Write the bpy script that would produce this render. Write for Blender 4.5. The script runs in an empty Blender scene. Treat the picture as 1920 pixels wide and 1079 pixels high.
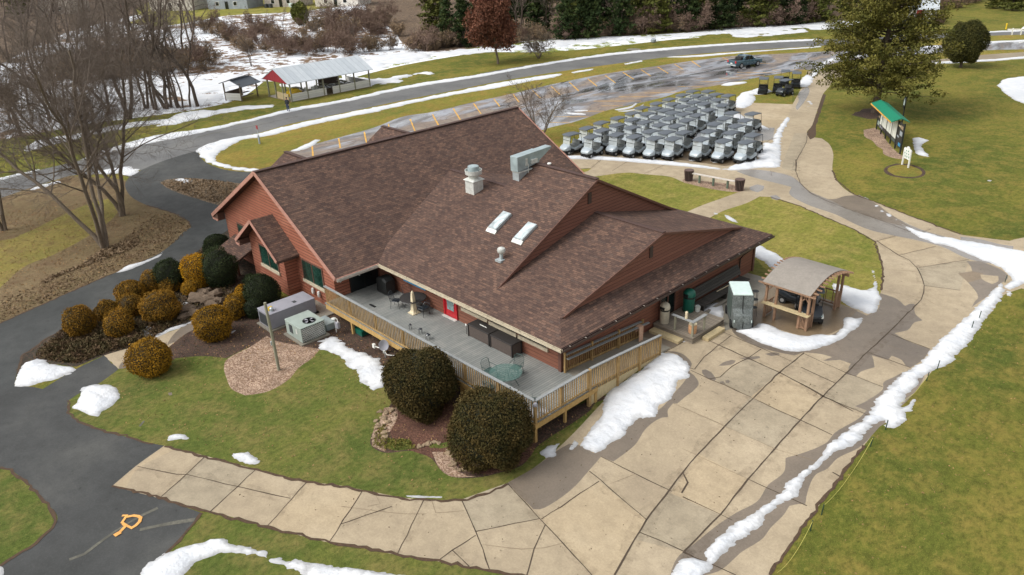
import bpy, bmesh, math, random
import numpy as np
from mathutils import Vector, Matrix
from mathutils.geometry import delaunay_2d_cdt
R_ = math.radians
SC = bpy.context.scene
COL = SC.collection
# ---------------------------------------------------------------- camera
CP = np.array([36.05596, -22.62722, 20.91975])
CF = np.array([-0.66243927, 0.61261954, -0.43112819])
CR = np.array([0.69078271, 0.72220645, -0.0351724])
CU = np.array([-0.28981626, 0.32111547, 0.9016049])
FPX = 1439.73
cam = bpy.data.cameras.new('camera'); co = bpy.data.objects.new('camera', cam); COL.objects.link(co)
m = Matrix(((CR[0], CU[0], -CF[0], CP[0]), (CR[1], CU[1], -CF[1], CP[1]), (CR[2], CU[2], -CF[2], CP[2]), (0, 0, 0, 1)))
co.matrix_world = m
cam.sensor_width = 36; cam.lens = 36 * FPX / 1920; cam.clip_start = .3; cam.clip_end = 2500
SC.camera = co
# ---------------------------------------------------------------- sky, sun, exposure
SUN_EL, SUN_AZ = R_(48), R_(243)          # azimuth: direction the light comes FROM, measured from +X counter-clockwise
w = bpy.data.worlds.new('World'); SC.world = w; w.use_nodes = True
wn = w.node_tree; wn.nodes.clear()
so = wn.nodes.new('ShaderNodeOutputWorld'); bg = wn.nodes.new('ShaderNodeBackground'); sky = wn.nodes.new('ShaderNodeTexSky')
hs = wn.nodes.new('ShaderNodeHueSaturation'); hs.inputs['Saturation'].default_value = .14
sky.sky_type = 'NISHITA'; sky.sun_disc = False; sky.sun_elevation = SUN_EL; sky.sun_rotation = R_(90) - SUN_AZ
sky.air_density = 1.2; sky.dust_density = 4; sky.ozone_density = 1
bg.inputs['Strength'].default_value = .15
wn.links.new(sky.outputs[0], hs.inputs['Color']); wn.links.new(hs.outputs[0], bg.inputs[0]); wn.links.new(bg.outputs[0], so.inputs[0])
sl = bpy.data.lights.new('sun', 'SUN'); sl.energy = .95; sl.angle = R_(24); sl.color = (1, .965, .91)
sun = bpy.data.objects.new('sun', sl); COL.objects.link(sun)
sd = Vector((math.cos(SUN_EL) * math.cos(SUN_AZ), math.cos(SUN_EL) * math.sin(SUN_AZ), math.sin(SUN_EL)))
sun.rotation_euler = sd.to_track_quat('Z', 'Y').to_euler()
SC.view_settings.view_transform = 'Standard'; SC.view_settings.look = 'None'
SC.view_settings.exposure = .5; SC.view_settings.gamma = 1
# ---------------------------------------------------------------- pixel -> world helpers (1920 px wide photo)
def GZ(y):
    t = min(1, max(0, (y + 3) / 9)); return .5 * t * t * (3 - 2 * t)
def ray(u, v):
    d = CF * FPX + CR * (u - 960) - CU * (v - 539.5); return d / np.linalg.norm(d)
def onz(u, v, z=0.):
    d = ray(u, v); return CP + (z - CP[2]) / d[2] * d
def onx(u, v, x):
    d = ray(u, v); return CP + (x - CP[0]) / d[0] * d
def ony(u, v, y):
    d = ray(u, v); return CP + (y - CP[1]) / d[1] * d
def gp(u, v):
    z = 0.
    for _ in range(6):
        p = onz(u, v, z); z = GZ(p[1])
    return Vector((p[0], p[1], z))
def S(r, g, b):
    f = lambda c: ((c / 255 + .055) / 1.055) ** 2.4 if c > 10 else c / 255 / 12.92
    return (f(r), f(g), f(b), 1)
# ---------------------------------------------------------------- materials
class NT:
    def __init__(s, name):
        s.m = bpy.data.materials.new(name); s.m.use_nodes = True; s.t = s.m.node_tree; s.t.nodes.clear()
        s.o = s.n('OutputMaterial'); s.b = s.n('BsdfPrincipled'); s.l(s.b.outputs[0], s.o.inputs[0])
    def n(s, t, **k):
        x = s.t.nodes.new('ShaderNode' + t)
        for a, v in k.items(): setattr(x, a, v)
        return x
    def l(s, a, b): s.t.links.new(a, b)
    def val(s, sock, v):
        if hasattr(v, 'is_linked') or isinstance(v, bpy.types.NodeSocket): s.l(v, sock)
        else: sock.default_value = v
    def math(s, op, a, b=0., c=None, clamp=False):
        x = s.n('Math', operation=op); x.use_clamp = clamp
        s.val(x.inputs[0], a); s.val(x.inputs[1], b)
        if c is not None: s.val(x.inputs[2], c)
        return x.outputs[0]
    def coord(s, kind='pos', scale=(1, 1, 1)):
        if kind == 'pos': c = s.n('NewGeometry').outputs['Position']
        elif kind == 'uv': c = s.n('TexCoord').outputs['UV']
        else: c = s.n('TexCoord').outputs['Object']
        mp = s.n('Mapping'); s.l(c, mp.inputs[0]); mp.inputs['Scale'].default_value = scale
        return mp.outputs[0]
    def noise(s, co, scale, detail=4, rough=.55, dist=0):
        x = s.n('TexNoise'); x.inputs['Scale'].default_value = scale; x.inputs['Detail'].default_value = detail
        x.inputs['Roughness'].default_value = rough; x.inputs['Distortion'].default_value = dist
        s.l(co, x.inputs['Vector']); return x.outputs[0]
    def ramp(s, f, pts, mode='LINEAR'):
        x = s.n('ValToRGB'); x.color_ramp.interpolation = mode; e = x.color_ramp.elements
        while len(e) < len(pts): e.new(.5)
        for i, (p, c) in enumerate(pts): e[i].position = p; e[i].color = c if len(c) == 4 else (*c, 1)
        s.l(f, x.inputs[0]); return x.outputs[0]
    def mix(s, f, a, b, mode='MIX'):
        x = s.n('Mix', data_type='RGBA', blend_type=mode); x.clamp_factor = True
        s.val(x.inputs[0], f); s.val(x.inputs[6], a); s.val(x.inputs[7], b); return x.outputs[2]
    def bump(s, h, d=.02, strength=1.):
        x = s.n('Bump'); x.inputs['Strength'].default_value = strength; x.inputs['Distance'].default_value = d
        s.l(h, x.inputs['Height']); s.l(x.outputs[0], s.b.inputs['Normal'])
    def col(s, c): s.val(s.b.inputs['Base Color'], c)
    def rough(s, c): s.val(s.b.inputs['Roughness'], c)
M = {}
def g3(v): return (v, v, v, 1)
def simple(name, c, rough=.6, metal=0., var=.18, scale=6., bump=0., kind='obj', alpha=None, dirt=.12, coat=0):
    n = NT(name); co_ = n.coord(kind)
    f = n.noise(co_, scale, 5); f2 = n.noise(co_, scale * .23, 3)
    lo = tuple(x * (1 - var) for x in c[:3]) + (1,); hi = tuple(min(1, x * (1 + var)) for x in c[:3]) + (1,)
    k = n.ramp(f, [(.3, lo), (.7, hi)])
    if dirt: k = n.mix(n.ramp(f2, [(.45, g3(0)), (.75, g3(dirt * 2.5))]), k, tuple(x * .55 for x in c[:3]) + (1,))
    n.col(k); n.rough(n.ramp(f, [(.3, g3(max(.02, rough - .08))), (.7, g3(min(1, rough + .08)))]))
    n.b.inputs['Metallic'].default_value = metal
    if coat: n.b.inputs['Coat Weight'].default_value = coat
    if alpha is not None: n.b.inputs['Alpha'].default_value = alpha
    if bump: n.bump(f, bump)
    M[name] = n.m; return n.m
# ground materials
def grass(name, a, b, c, d):
    n = NT(name); p = n.coord('pos'); px = n.coord('pos', (1, .45, 1))
    big = n.noise(px, .16, 4, .6); med = n.noise(p, .7, 6, .7); fine = n.noise(n.coord('pos', (1, .6, 1)), 5, 6, .75); vf = n.noise(n.coord('pos', (1.6, .6, 1)), 26, 3, .7)
    k = n.ramp(big, [(.34, a), (.5, b), (.66, c)])
    k = n.mix(n.ramp(med, [(.44, g3(0)), (.66, g3(.85))]), k, d)
    k = n.mix(n.ramp(fine, [(.34, g3(.62)), (.55, g3(0))]), k, tuple(x * .42 for x in a[:3]) + (1,)); k = n.mix(n.ramp(fine, [(.56, g3(0)), (.74, g3(.5))]), k, tuple(min(1, x * 1.35) for x in d[:3]) + (1,))
    k = n.mix(n.ramp(vf, [(.52, g3(0)), (.72, g3(.5))]), k, tuple(min(1, x * 1.6) for x in c[:3]) + (1,))
    n.col(k); n.rough(.95); n.b.inputs['Specular IOR Level'].default_value = .12
    n.bump(n.math('ADD', n.math('MULTIPLY', med, 1.2), n.math('ADD', fine, n.math('MULTIPLY', vf, .6))), .07, .9); M[name] = n.m
grass('grass_front', S(76, 92, 43), S(95, 106, 49), S(114, 116, 57), S(132, 120, 72))
grass('grass_right', S(82, 94, 40), S(102, 106, 45), S(128, 122, 56), S(140, 124, 64))
grass('grass_mid', S(108, 116, 50), S(128, 128, 58), S(150, 140, 74), S(158, 142, 82))
grass('grass_ochre', S(106, 112, 50), S(126, 122, 54), S(150, 134, 66), S(144, 118, 62))
grass('grass_leaf', S(104, 92, 66), S(124, 108, 80), S(142, 124, 96), S(106, 84, 64))
grass('grass_woods', S(112, 108, 60), S(138, 128, 68), S(152, 138, 80), S(124, 104, 70))
def flecks(name, cols, sc=14., bump=.05):
    n = NT(name); p = n.coord('pos'); v = n.n('TexVoronoi'); v.inputs['Scale'].default_value = sc; v.inputs['Randomness'].default_value = 1
    wv = n.n('Mapping'); n.l(p, wv.inputs[0]); wv.inputs['Scale'].default_value = (1, 1.7, 1); n.l(wv.outputs[0], v.inputs['Vector'])
    sp = n.n('SeparateColor'); n.l(v.outputs['Color'], sp.inputs[0])
    k = n.ramp(sp.outputs[0], [(i / (len(cols) - 1) if len(cols) > 1 else 0, c) for i, c in enumerate(cols)], 'CONSTANT' if len(cols) > 3 else 'LINEAR')
    f = n.noise(p, 1.1, 5, .6)
    k = n.mix(n.ramp(f, [(.35, g3(.6)), (.65, g3(0))]), k, tuple(x * .5 for x in cols[0][:3]) + (1,))
    n.col(k); n.rough(.95); n.bump(sp.outputs[1], bump); M[name] = n.m
flecks('mulch_dark', [S(66, 48, 40), S(88, 64, 52), S(104, 78, 62), S(70, 62, 44), S(80, 58, 46)])
flecks('mulch_red', [S(88, 56, 44), S(112, 76, 60), S(126, 90, 72), S(96, 66, 52), S(150, 120, 100)])
flecks('chips', [S(150, 122, 100), S(176, 150, 126), S(196, 170, 148), S(132, 104, 86), S(186, 158, 134)], 12)
flecks('bed_dark', [S(58, 48, 38), S(78, 62, 48), S(52, 54, 32), S(90, 72, 56), S(64, 52, 42)], 8, .12)
flecks('median_dirt', [S(98, 82, 62), S(126, 106, 82), S(146, 124, 98), S(76, 66, 50), S(112, 92, 70)], 5, .15)
flecks('brush_floor', [S(98, 80, 62), S(120, 98, 74), S(140, 116, 90), S(84, 68, 54), S(108, 92, 60)], 3, .2)
def concrete(name, a, b, c, rough=.85, spec=.35, stain=.25):
    n = NT(name); p = n.coord('pos')
    big = n.noise(p, .22, 4, .55); med = n.noise(p, 1.6, 6, .65); fine = n.noise(p, 40, 3, .7)
    k = n.ramp(big, [(.32, a), (.5, b), (.68, c)])
    k = n.mix(n.ramp(med, [(.42, g3(0)), (.75, g3(stain))]), k, tuple(x * .62 for x in a[:3]) + (1,))
    sp = n.noise(p, 3.2, 2, .5); k = n.mix(n.ramp(sp, [(.70, g3(0)), (.76, g3(.45))]), k, tuple(x * .5 for x in a[:3]) + (1,))
    gr = n.noise(p, 11, 5, .75); k = n.mix(n.ramp(gr, [(.3, g3(.45)), (.5, g3(0))]), k, tuple(x * .6 for x in b[:3]) + (1,)); k = n.mix(n.ramp(gr, [(.52, g3(0)), (.72, g3(.3))]), k, tuple(min(1, x * 1.35) for x in c[:3]) + (1,)); k = n.mix(n.ramp(fine, [(.35, g3(.3)), (.65, g3(0))]), k, tuple(x * .5 for x in b[:3]) + (1,))
    n.col(k); n.rough(n.ramp(med, [(.3, g3(max(rough - .1, .03))), (.7, g3(rough))])); n.b.inputs['Specular IOR Level'].default_value = spec
    n.bump(fine, .01, .5); M[name] = n.m
concrete('concrete', S(160, 145, 122), S(175, 159, 133), S(186, 170, 144), stain=.5)
concrete('concrete_b', S(152, 140, 119), S(166, 153, 130), S(176, 163, 140), stain=.6); concrete('concrete_c', S(168, 151, 124), S(182, 164, 135), S(192, 175, 147), stain=.45)
concrete('concrete_wet', S(108, 98, 87), S(122, 111, 98), S(136, 123, 108), .42, .5)
concrete('concrete_film', S(128, 122, 114), S(144, 138, 130), S(156, 150, 142), .22, .6)
concrete('concrete_gray', S(124, 120, 108), S(140, 134, 122), S(150, 146, 134), .6)
concrete('concrete_brown', S(104, 88, 68), S(126, 108, 84), S(140, 122, 98), .4, .5)
concrete('asphalt', S(60, 61, 60), S(72, 73, 72), S(88, 88, 85), .8, .3, .4)
concrete('asphalt_new', S(55, 57, 56), S(67, 69, 68), S(82, 83, 81), .75, .35, .4)
concrete('road', S(98, 98, 98), S(112, 112, 111), S(122, 121, 118), .8, .3)
concrete('gravelly', S(134, 122, 104), S(150, 138, 118), S(160, 148, 126), .9, .2)
def lotmat():
    n = NT('lot'); p = n.coord('pos', (1, 1, 1))
    q = n.coord('pos', (1.0, .35, 1))
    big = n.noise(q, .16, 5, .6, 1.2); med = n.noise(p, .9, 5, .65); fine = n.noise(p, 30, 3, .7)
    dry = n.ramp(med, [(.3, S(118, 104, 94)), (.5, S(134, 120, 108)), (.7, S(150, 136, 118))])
    wet = n.ramp(med, [(.3, S(92, 88, 88)), (.7, S(112, 108, 107))]); fr = n.noise(n.coord('pos', (1, .3, 1)), .3, 5, .6, 1.5); wet = n.mix(n.ramp(fr, [(.46, g3(0)), (.6, g3(.8))]), wet, S(166, 170, 178))  # pale sky reflection in the puddles is mixed into the wet colour
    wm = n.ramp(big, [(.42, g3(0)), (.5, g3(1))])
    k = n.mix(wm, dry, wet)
    tar = n.noise(q, .5, 2, .4, 2.5); k = n.mix(n.ramp(tar, [(.485, g3(0)), (.5, g3(.7)), (.515, g3(0))]), k, S(70, 68, 68))
    n.col(k)
    pud = n.ramp(big, [(.53, g3(.5)), (.6, g3(.06))]); n.rough(n.mix(wm, g3(.85), pud)); n.b.inputs['Specular IOR Level'].default_value = .6
    x = n.n('Bump'); x.inputs['Distance'].default_value = .02; n.l(n.math('MULTIPLY', fine, n.math('SUBTRACT', 1., wm)), x.inputs['Height']); n.l(x.outputs[0], n.b.inputs['Normal'])
    n.l(n.ramp(big, [(.50, g3(0)), (.58, g3(1))]), n.b.inputs['Coat Weight']); n.b.inputs['Coat Roughness'].default_value = .05
    M['lot'] = n.m
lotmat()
def snowmix(name, under, under2, lo, hi, sc=.6):
    n = NT(name); p = n.coord('pos', (1, 1, 1))
    f = n.noise(p, sc, 8, .72); b = n.noise(p, sc * .12, 3, .5); g = n.noise(p, 3, 4, .6)
    u = n.ramp(g, [(.3, under), (.7, under2)])
    mk = n.math('ADD', n.math('MULTIPLY', f, .7), n.math('MULTIPLY', b, .5))
    k = n.mix(n.ramp(mk, [(lo, g3(0)), (hi, g3(1))]), u, (.8, .83, .87, 1)); n.col(k); n.rough(.9)
    n.bump(n.math('ADD', mk, n.math('MULTIPLY', g, .3)), .5, .8); M[name] = n.m
snowmix('scrub_snow', S(96, 76, 58), S(132, 106, 80), .575, .60)
snowmix('scrub_less', S(84, 68, 50), S(120, 98, 70), .66, .68)
snowmix('snowy_grass', S(112, 128, 50), S(140, 140, 66), .55, .58, .35)
snowmix('snowy_floor', S(104, 90, 70), S(132, 114, 88), .50, .54, .5)
def snowmat():
    n = NT('snow'); p = n.coord('pos'); f = n.noise(p, 5, 6, .6); g = n.noise(p, .8, 4); sp = n.noise(p, 12, 4, .7)
    k = n.ramp(g, [(.3, (.60, .625, .66, 1)), (.7, (.73, .735, .74, 1))])
    k = n.mix(n.ramp(sp, [(.57, g3(0)), (.74, g3(.5))]), k, (.5, .48, .45, 1))
    th = n.n('Attribute'); th.attribute_name = 'depth'; e_ = n.math('ADD', th.outputs['Fac'], n.math('MULTIPLY_ADD', f, .05, -.025))
    k = n.mix(n.ramp(e_, [(.015, g3(.8)), (.085, g3(0))]), k, (.36, .36, .36, 1))
    n.col(k); n.rough(.7); n.bump(n.math('ADD', f, n.math('MULTIPLY', g, 2.)), .06, .9); M['snow'] = n.m
def stainmat():
    n = NT('joint_stain'); p = n.coord('pos'); f = n.noise(p, 2.2, 6, .7); n.col(S(104, 88, 70)); n.rough(.9); n.l(n.ramp(f, [(.45, g3(0)), (.75, g3(.26))]), n.b.inputs['Alpha']); M['joint_stain'] = n.m
stainmat()
snowmat()
def shingle():
    n = NT('shingles'); c = n.coord('uv'); b = n.n('TexBrick'); n.l(c, b.inputs['Vector'])
    b.inputs['Scale'].default_value = 1; b.inputs['Brick Width'].default_value = .29; b.inputs['Row Height'].default_value = .14
    b.inputs['Mortar Size'].default_value = .008; b.inputs['Bias'].default_value = 0; b.offset = .37; b.squash = 1
    b.inputs['Color1'].default_value = g3(0); b.inputs['Color2'].default_value = g3(1); b.inputs['Mortar'].default_value = g3(.2)
    sp = n.n('SeparateColor'); n.l(b.outputs['Color'], sp.inputs[0])
    k = n.ramp(sp.outputs[0], [(0, S(84, 68, 61)), (.3, S(97, 77, 68)), (.6, S(110, 87, 75)), (.85, S(125, 98, 83)), (1, S(93, 78, 71))])
    bl = n.noise(n.coord('uv', (1, 1.5, 1)), 1.5, 3, .6); k = n.mix(n.ramp(bl, [(.4, g3(.32)), (.62, g3(0))]), k, S(72, 59, 56))
    st = n.noise(n.coord('uv', (.6, .06, 1)), 1.1, 3, .5); k = n.mix(n.ramp(st, [(.4, g3(.3)), (.65, g3(0))]), k, S(64, 50, 48))
    k = n.mix(n.math('MULTIPLY', b.outputs['Fac'], .75), k, S(44, 34, 32))
    n.col(k); n.rough(.92); n.b.inputs['Specular IOR Level'].default_value = .2
    # shingle courses step down like real laps
    spv = n.n('SeparateXYZ'); n.l(c, spv.inputs[0]); fr = n.math('FRACT', n.math('DIVIDE', spv.outputs[1], .14))
    n.bump(n.math('ADD', n.math('MULTIPLY', fr, -1.), n.math('MULTIPLY', sp.outputs[0], .4)), .012, .7); M['shingles'] = n.m
shingle()
def boards(name, a, b, pitch, axis=1, dark=None, groove=.12, rough=.7, stretch=(.5, 6, 1), bd=.02, kind='uv', wear=None):
    n = NT(name); c = n.coord(kind); spv = n.n('SeparateXYZ'); n.l(c, spv.inputs[0]); v = n.math('DIVIDE', spv.outputs[axis], pitch)
    fr = n.math('FRACT', v); fl = n.math('FLOOR', v)
    wn_ = n.n('TexWhiteNoise', noise_dimensions='1D'); n.l(fl, wn_.inputs['W'])
    st = stretch if axis == 1 else (stretch[1], stretch[0], 1)
    f = n.noise(n.coord(kind, st), 2.2, 6, .65)
    t = n.math('ADD', n.math('MULTIPLY', f, .8), n.math('MULTIPLY', wn_.outputs['Value'], .22))
    k = n.ramp(t, [(.3, a), (.75, b)])
    if wear: k = n.mix(n.ramp(n.noise(n.coord(kind), .7, 5, .7), [(.5, g3(0)), (.72, g3(.7))]), k, wear)
    dk = dark or tuple(x * .35 for x in a[:3]) + (1,)
    gm = n.ramp(fr, [(0, g3(1)), (groove * .7, g3(.8)), (groove, g3(0))]); k = n.mix(gm, k, dk)
    n.col(k); n.rough(rough); n.bump(n.math('SUBTRACT', 1., gm), bd, .8); M[name] = n.m
boards('siding', S(142, 85, 64), S(166, 103, 80), .2, wear=S(176, 120, 96), groove=.22, dark=S(92, 50, 38), bd=.03)
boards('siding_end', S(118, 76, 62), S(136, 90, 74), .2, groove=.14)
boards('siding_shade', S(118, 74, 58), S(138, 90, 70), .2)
boards('deckboards', S(116, 119, 116), S(142, 143, 138), .145, axis=0, dark=S(72, 74, 74), groove=.16, wear=S(158, 156, 148))
boards('platform', S(118, 108, 96), S(148, 138, 122), .15, axis=1, dark=S(66, 60, 54), groove=.16)
boards('metalroof', S(176, 184, 190), S(200, 206, 210), .8, axis=0, dark=S(150, 158, 164), groove=.07, rough=.4, stretch=(.4, 1, 1))
boards('whiteboard', S(196, 196, 190), S(224, 222, 214), .25, axis=1, dark=S(150, 148, 144), groove=.08)
boards('redboard', S(136, 34, 42), S(162, 44, 52), .3, axis=0, dark=S(90, 22, 28), groove=.08)
boards('darkwood', S(52, 50, 47), S(78, 74, 68), .16, axis=1, groove=.14)
def wood(name, a, b, sc=3.): 
    n = NT(name); f = n.noise(n.coord('obj', (3, 3, .5)), sc, 6, .65); r = n.n('ObjectInfo').outputs['Random']
    t = n.math('ADD', n.math('MULTIPLY', f, .9), n.math('MULTIPLY', n.noise(n.coord('obj'), 9, 1), .25))
    n.col(n.ramp(t, [(.35, a), (.75, b)])); n.rough(.8); n.bump(f, .01); M[name] = n.m
wood('rail_wood', S(118, 92, 54), S(180, 150, 100)); wood('fascia_wood', S(156, 122, 70), S(186, 154, 96))
wood('rail_cap', S(124, 127, 128), S(150, 152, 150)); wood('pergola_wood', S(116, 88, 68), S(158, 126, 100)); wood('post_gray', S(116, 114, 96), S(150, 148, 128))
wood('bark', S(84, 74, 62), S(122, 108, 92)); wood('bark_dark', S(64, 54, 46), S(96, 82, 70)); wood('twig', S(88, 78, 69), S(118, 104, 92)); wood('twig_red', S(100, 80, 68), S(132, 108, 94))
wood('skirt_wood', S(164, 148, 112), S(196, 178, 138))
simple('trim_light', S(190, 178, 154), .6); simple('trim_rose', S(176, 130, 114), .6); simple('trim_brown', S(104, 70, 58), .6); simple('gutter', S(168, 160, 150), .45); simple('gutter_dark', S(70, 54, 48), .5)
simple('ridge', S(78, 58, 52), .9, var=.3, scale=8); simple('soffit', S(92, 66, 54), .8); simple('black', S(26, 28, 28), .5); simple('blackdoor', S(22, 26, 28), .35)
simple('galv', S(178, 186, 188), .38, .35, scale=3, var=.12); simple('galv_white', S(204, 206, 200), .45, .1); simple('duct', S(158, 172, 174), .45, .2, scale=2)
simple('ac_green', S(154, 166, 158), .5, 0, .1, 2, dirt=.2); simple('ac_gray', S(150, 150, 158), .5, 0, .1, 2, dirt=.2); simple('ac_dark', S(60, 64, 66), .6)
simple('red', S(176, 28, 38), .4); simple('barn_red', S(150, 30, 40), .5); simple('white', S(226, 226, 220), .5); simple('cream', S(214, 200, 168), .6); simple('blue_sign', S(48, 140, 186), .4, var=.1)
simple('silver_gray', S(168, 178, 184), .3, .05, .04, 2, dirt=.03, coat=.5); simple('roof_gray', S(86, 92, 99), .55, 0, .12, 3, dirt=.1); simple('seat_gray', S(120, 124, 122), .6); simple('cart_dark', S(36, 42, 48), .35, coat=.3)
simple('rubber', S(28, 28, 28), .85); simple('rim', S(176, 178, 178), .35, .5); simple('dome_beige', S(186, 178, 158), .55); simple('dome_green', S(20, 92, 76), .4)
simple('cooler', S(200, 152, 112), .5); simple('towel', S(206, 168, 142), .9, bump=.01); simple('mint', S(200, 217, 212), .5, var=.05, dirt=.08); simple('tarp_gray', S(98, 104, 102), .6, var=.5, scale=14, bump=.02, dirt=.3)
simple('tarp_green', S(78, 90, 84), .6, var=.2); simple('truck_paint', S(66, 96, 108), .25, .3, .05, 2, dirt=.05, coat=1.); simple('tail_red', S(190, 30, 24), .3)
simple('yellow', S(222, 186, 40), .5); simple('sign_green', S(18, 122, 92), .6, var=.1, scale=8); simple('panel_white', S(222, 224, 214), .5, var=.05); simple('sign_dark', S(44, 44, 42), .6); simple('sign_frame', S(30, 34, 32), .6)
simple('stone', S(150, 130, 104), .9, var=.25, bump=.04); simple('stone_dark', S(104, 88, 72), .9, var=.3, bump=.05); simple('paint_yellow', S(214, 164, 72), .8, kind='pos', var=.12, dirt=.2); simple('paint_orange', S(228, 168, 92), .8, kind='pos', var=.12, dirt=.2); simple('paint_faint', S(98, 96, 86), .85, kind='pos', var=.3, scale=8, dirt=.4)
simple('joint', S(74, 62, 50), .95, kind='pos', var=.35, scale=9); simple('joint_faint', S(134, 118, 96), .95, kind='pos', var=.2, scale=9); simple('soil', S(78, 60, 44), .95, kind='pos', var=.35, scale=9)
simple('leaf_litter', S(150, 118, 78), .9, kind='pos', var=.4, scale=3); simple('stake', S(28, 58, 46), .5); simple('rope', S(190, 182, 96), .7); simple('wicker', S(84, 74, 68), .8, var=.35, scale=40, bump=.01); simple('wicker_dark', S(46, 42, 40), .7, var=.3, scale=40, bump=.01)
simple('patio_metal', S(62, 84, 80), .5); simple('dish', S(196, 198, 196), .4); simple('house_wall', S(206, 200, 190), .8, scale=1); simple('house_wall2', S(180, 172, 160), .8, scale=1); simple('house_gray', S(150, 158, 164), .7, scale=1); simple('house_roof', S(92, 88, 86), .9)
simple('car_red', S(140, 30, 36), .3, coat=1); simple('skin', S(196, 150, 124), .6); simple('jacket', S(40, 42, 48), .8); simple('jeans', S(48, 62, 92), .85); simple('canvas', S(142, 135, 126), .85, var=.12, scale=9); simple('basket', S(98, 80, 74), .85, var=.3, scale=20)
simple('bench_top', S(198, 190, 180), .7); simple('bench_leg', S(92, 108, 92), .7); simple('core_bronze', S(52, 42, 20), 1.); simple('core_green', S(30, 34, 20), 1.)
def glass(name, c, rough=.06, spec=.6):
    n = NT(name); f = n.noise(n.coord('obj'), 1.3, 3, .6, .8)
    n.col(n.ramp(f, [(.35, tuple(x * .4 for x in c[:3]) + (1,)), (.65, c)])); n.rough(rough); n.b.inputs['Specular IOR Level'].default_value = spec; M[name] = n.m
glass('glass', S(40, 70, 60)); glass('glass_dark', S(34, 40, 40)); glass('glass_gray', S(112, 116, 100), .12); glass('glass_lite', S(150, 172, 172), .15); glass('glass_sky', S(206, 218, 220), .15)
def clear(name, c, a): 
    n = NT(name); n.col(c); n.rough(.12); n.b.inputs['Alpha'].default_value = a; M[name] = n.m
clear('windscreen', S(214, 222, 224), .42); clear('table_glass', S(84, 118, 110), .35)
def leafmat(name, cols, sc=1.4, rough=.8, rnd=.25):
    n = NT(name); p = n.coord('obj'); f = n.noise(p, sc, 3, .6); g = n.noise(p, sc * 9, 2, .7)
    t = n.math('ADD', n.math('MULTIPLY', f, .62), n.math('MULTIPLY', g, .42))
    k = n.ramp(t, [(.32 + .40 * i / (len(cols) - 1), c) for i, c in enumerate(cols)])
    r = n.n('ObjectInfo').outputs['Random']; hsn = n.n('HueSaturation'); n.l(k, hsn.inputs['Color']); n.l(n.math('MULTIPLY_ADD', r, rnd, 1 - rnd / 2), hsn.inputs['Value'])
    n.col(hsn.outputs[0]); n.rough(rough); n.b.inputs['Specular IOR Level'].default_value = .15; M[name] = n.m
leafmat('leaf_bronze', [S(68, 54, 20), S(108, 82, 26), S(148, 108, 36), S(120, 92, 32)])
leafmat('leaf_gold', [S(110, 78, 16), S(168, 122, 22), S(206, 158, 40)])
leafmat('leaf_amber', [S(88, 68, 18), S(138, 102, 26), S(178, 132, 36)])
leafmat('leaf_yew', [S(44, 44, 24), S(62, 58, 30), S(82, 68, 36), S(66, 60, 32)])
leafmat('leaf_dark', [S(30, 40, 26), S(46, 56, 32), S(62, 68, 38)])
leafmat('leaf_juniper', [S(40, 44, 24), S(66, 66, 32), S(88, 82, 40)]); leafmat('leaf_pine', [S(58, 66, 32), S(88, 88, 40), S(114, 108, 50), S(84, 78, 40)], .5)
leafmat('leaf_conifer', [S(34, 48, 30), S(52, 66, 36), S(84, 92, 44)], .3, rnd=.5)
leafmat('leaf_conifer2', [S(64, 72, 36), S(88, 92, 42), S(112, 106, 52)], .3, rnd=.4)
leafmat('leaf_oak', [S(92, 60, 46), S(126, 84, 66), S(150, 104, 82)], .6)
leafmat('leaf_brush', [S(104, 88, 70), S(134, 114, 90), S(160, 138, 110)], .6, rnd=.4)
leafmat('leaf_brushred', [S(96, 80, 70), S(118, 98, 86), S(138, 118, 104)], .6, rnd=.4)
leafmat('leaf_ground', [S(52, 50, 34), S(78, 70, 44), S(98, 78, 58), S(70, 54, 42)], 2.)
# ---------------------------------------------------------------- mesh helpers
def tag(o, label=None, cat=None, group=None, kind=None):
    if label: o['label'] = label
    if cat: o['category'] = cat
    if group: o['group'] = group
    if kind: o['kind'] = kind
    return o
def thing(name, label, cat, loc=(0, 0, 0), rotz=0, group=None):
    o = bpy.data.objects.new(name, None); COL.objects.link(o); o.location = loc; o.rotation_euler = (0, 0, rotz); o.empty_display_size = .2
    return tag(o, label, cat, group)
def autouv(me):
    n = len(me.loops)
    if not n: return
    co_ = np.empty(len(me.vertices) * 3); me.vertices.foreach_get('co', co_); co_ = co_.reshape(-1, 3)
    li = np.empty(n, int); me.loops.foreach_get('vertex_index', li)
    no = np.empty(len(me.polygons) * 3); me.polygons.foreach_get('normal', no); no = no.reshape(-1, 3)
    lt = np.empty(len(me.polygons), int); me.polygons.foreach_get('loop_total', lt)
    ln = np.repeat(no, lt, axis=0); h = np.stack([-ln[:, 1], ln[:, 0], np.zeros(n)], 1)
    L = np.linalg.norm(h, axis=1); flat = L < .05; h[flat] = (1, 0, 0); L[flat] = 1; h /= L[:, None]
    v = np.cross(ln, h); v[flat] = (0, 1, 0); P = co_[li]
    uv = np.stack([(P * h).sum(1), (P * v).sum(1)], 1)
    u = me.uv_layers.new(name='uv'); u.data.foreach_set('uv', uv.ravel())
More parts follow.
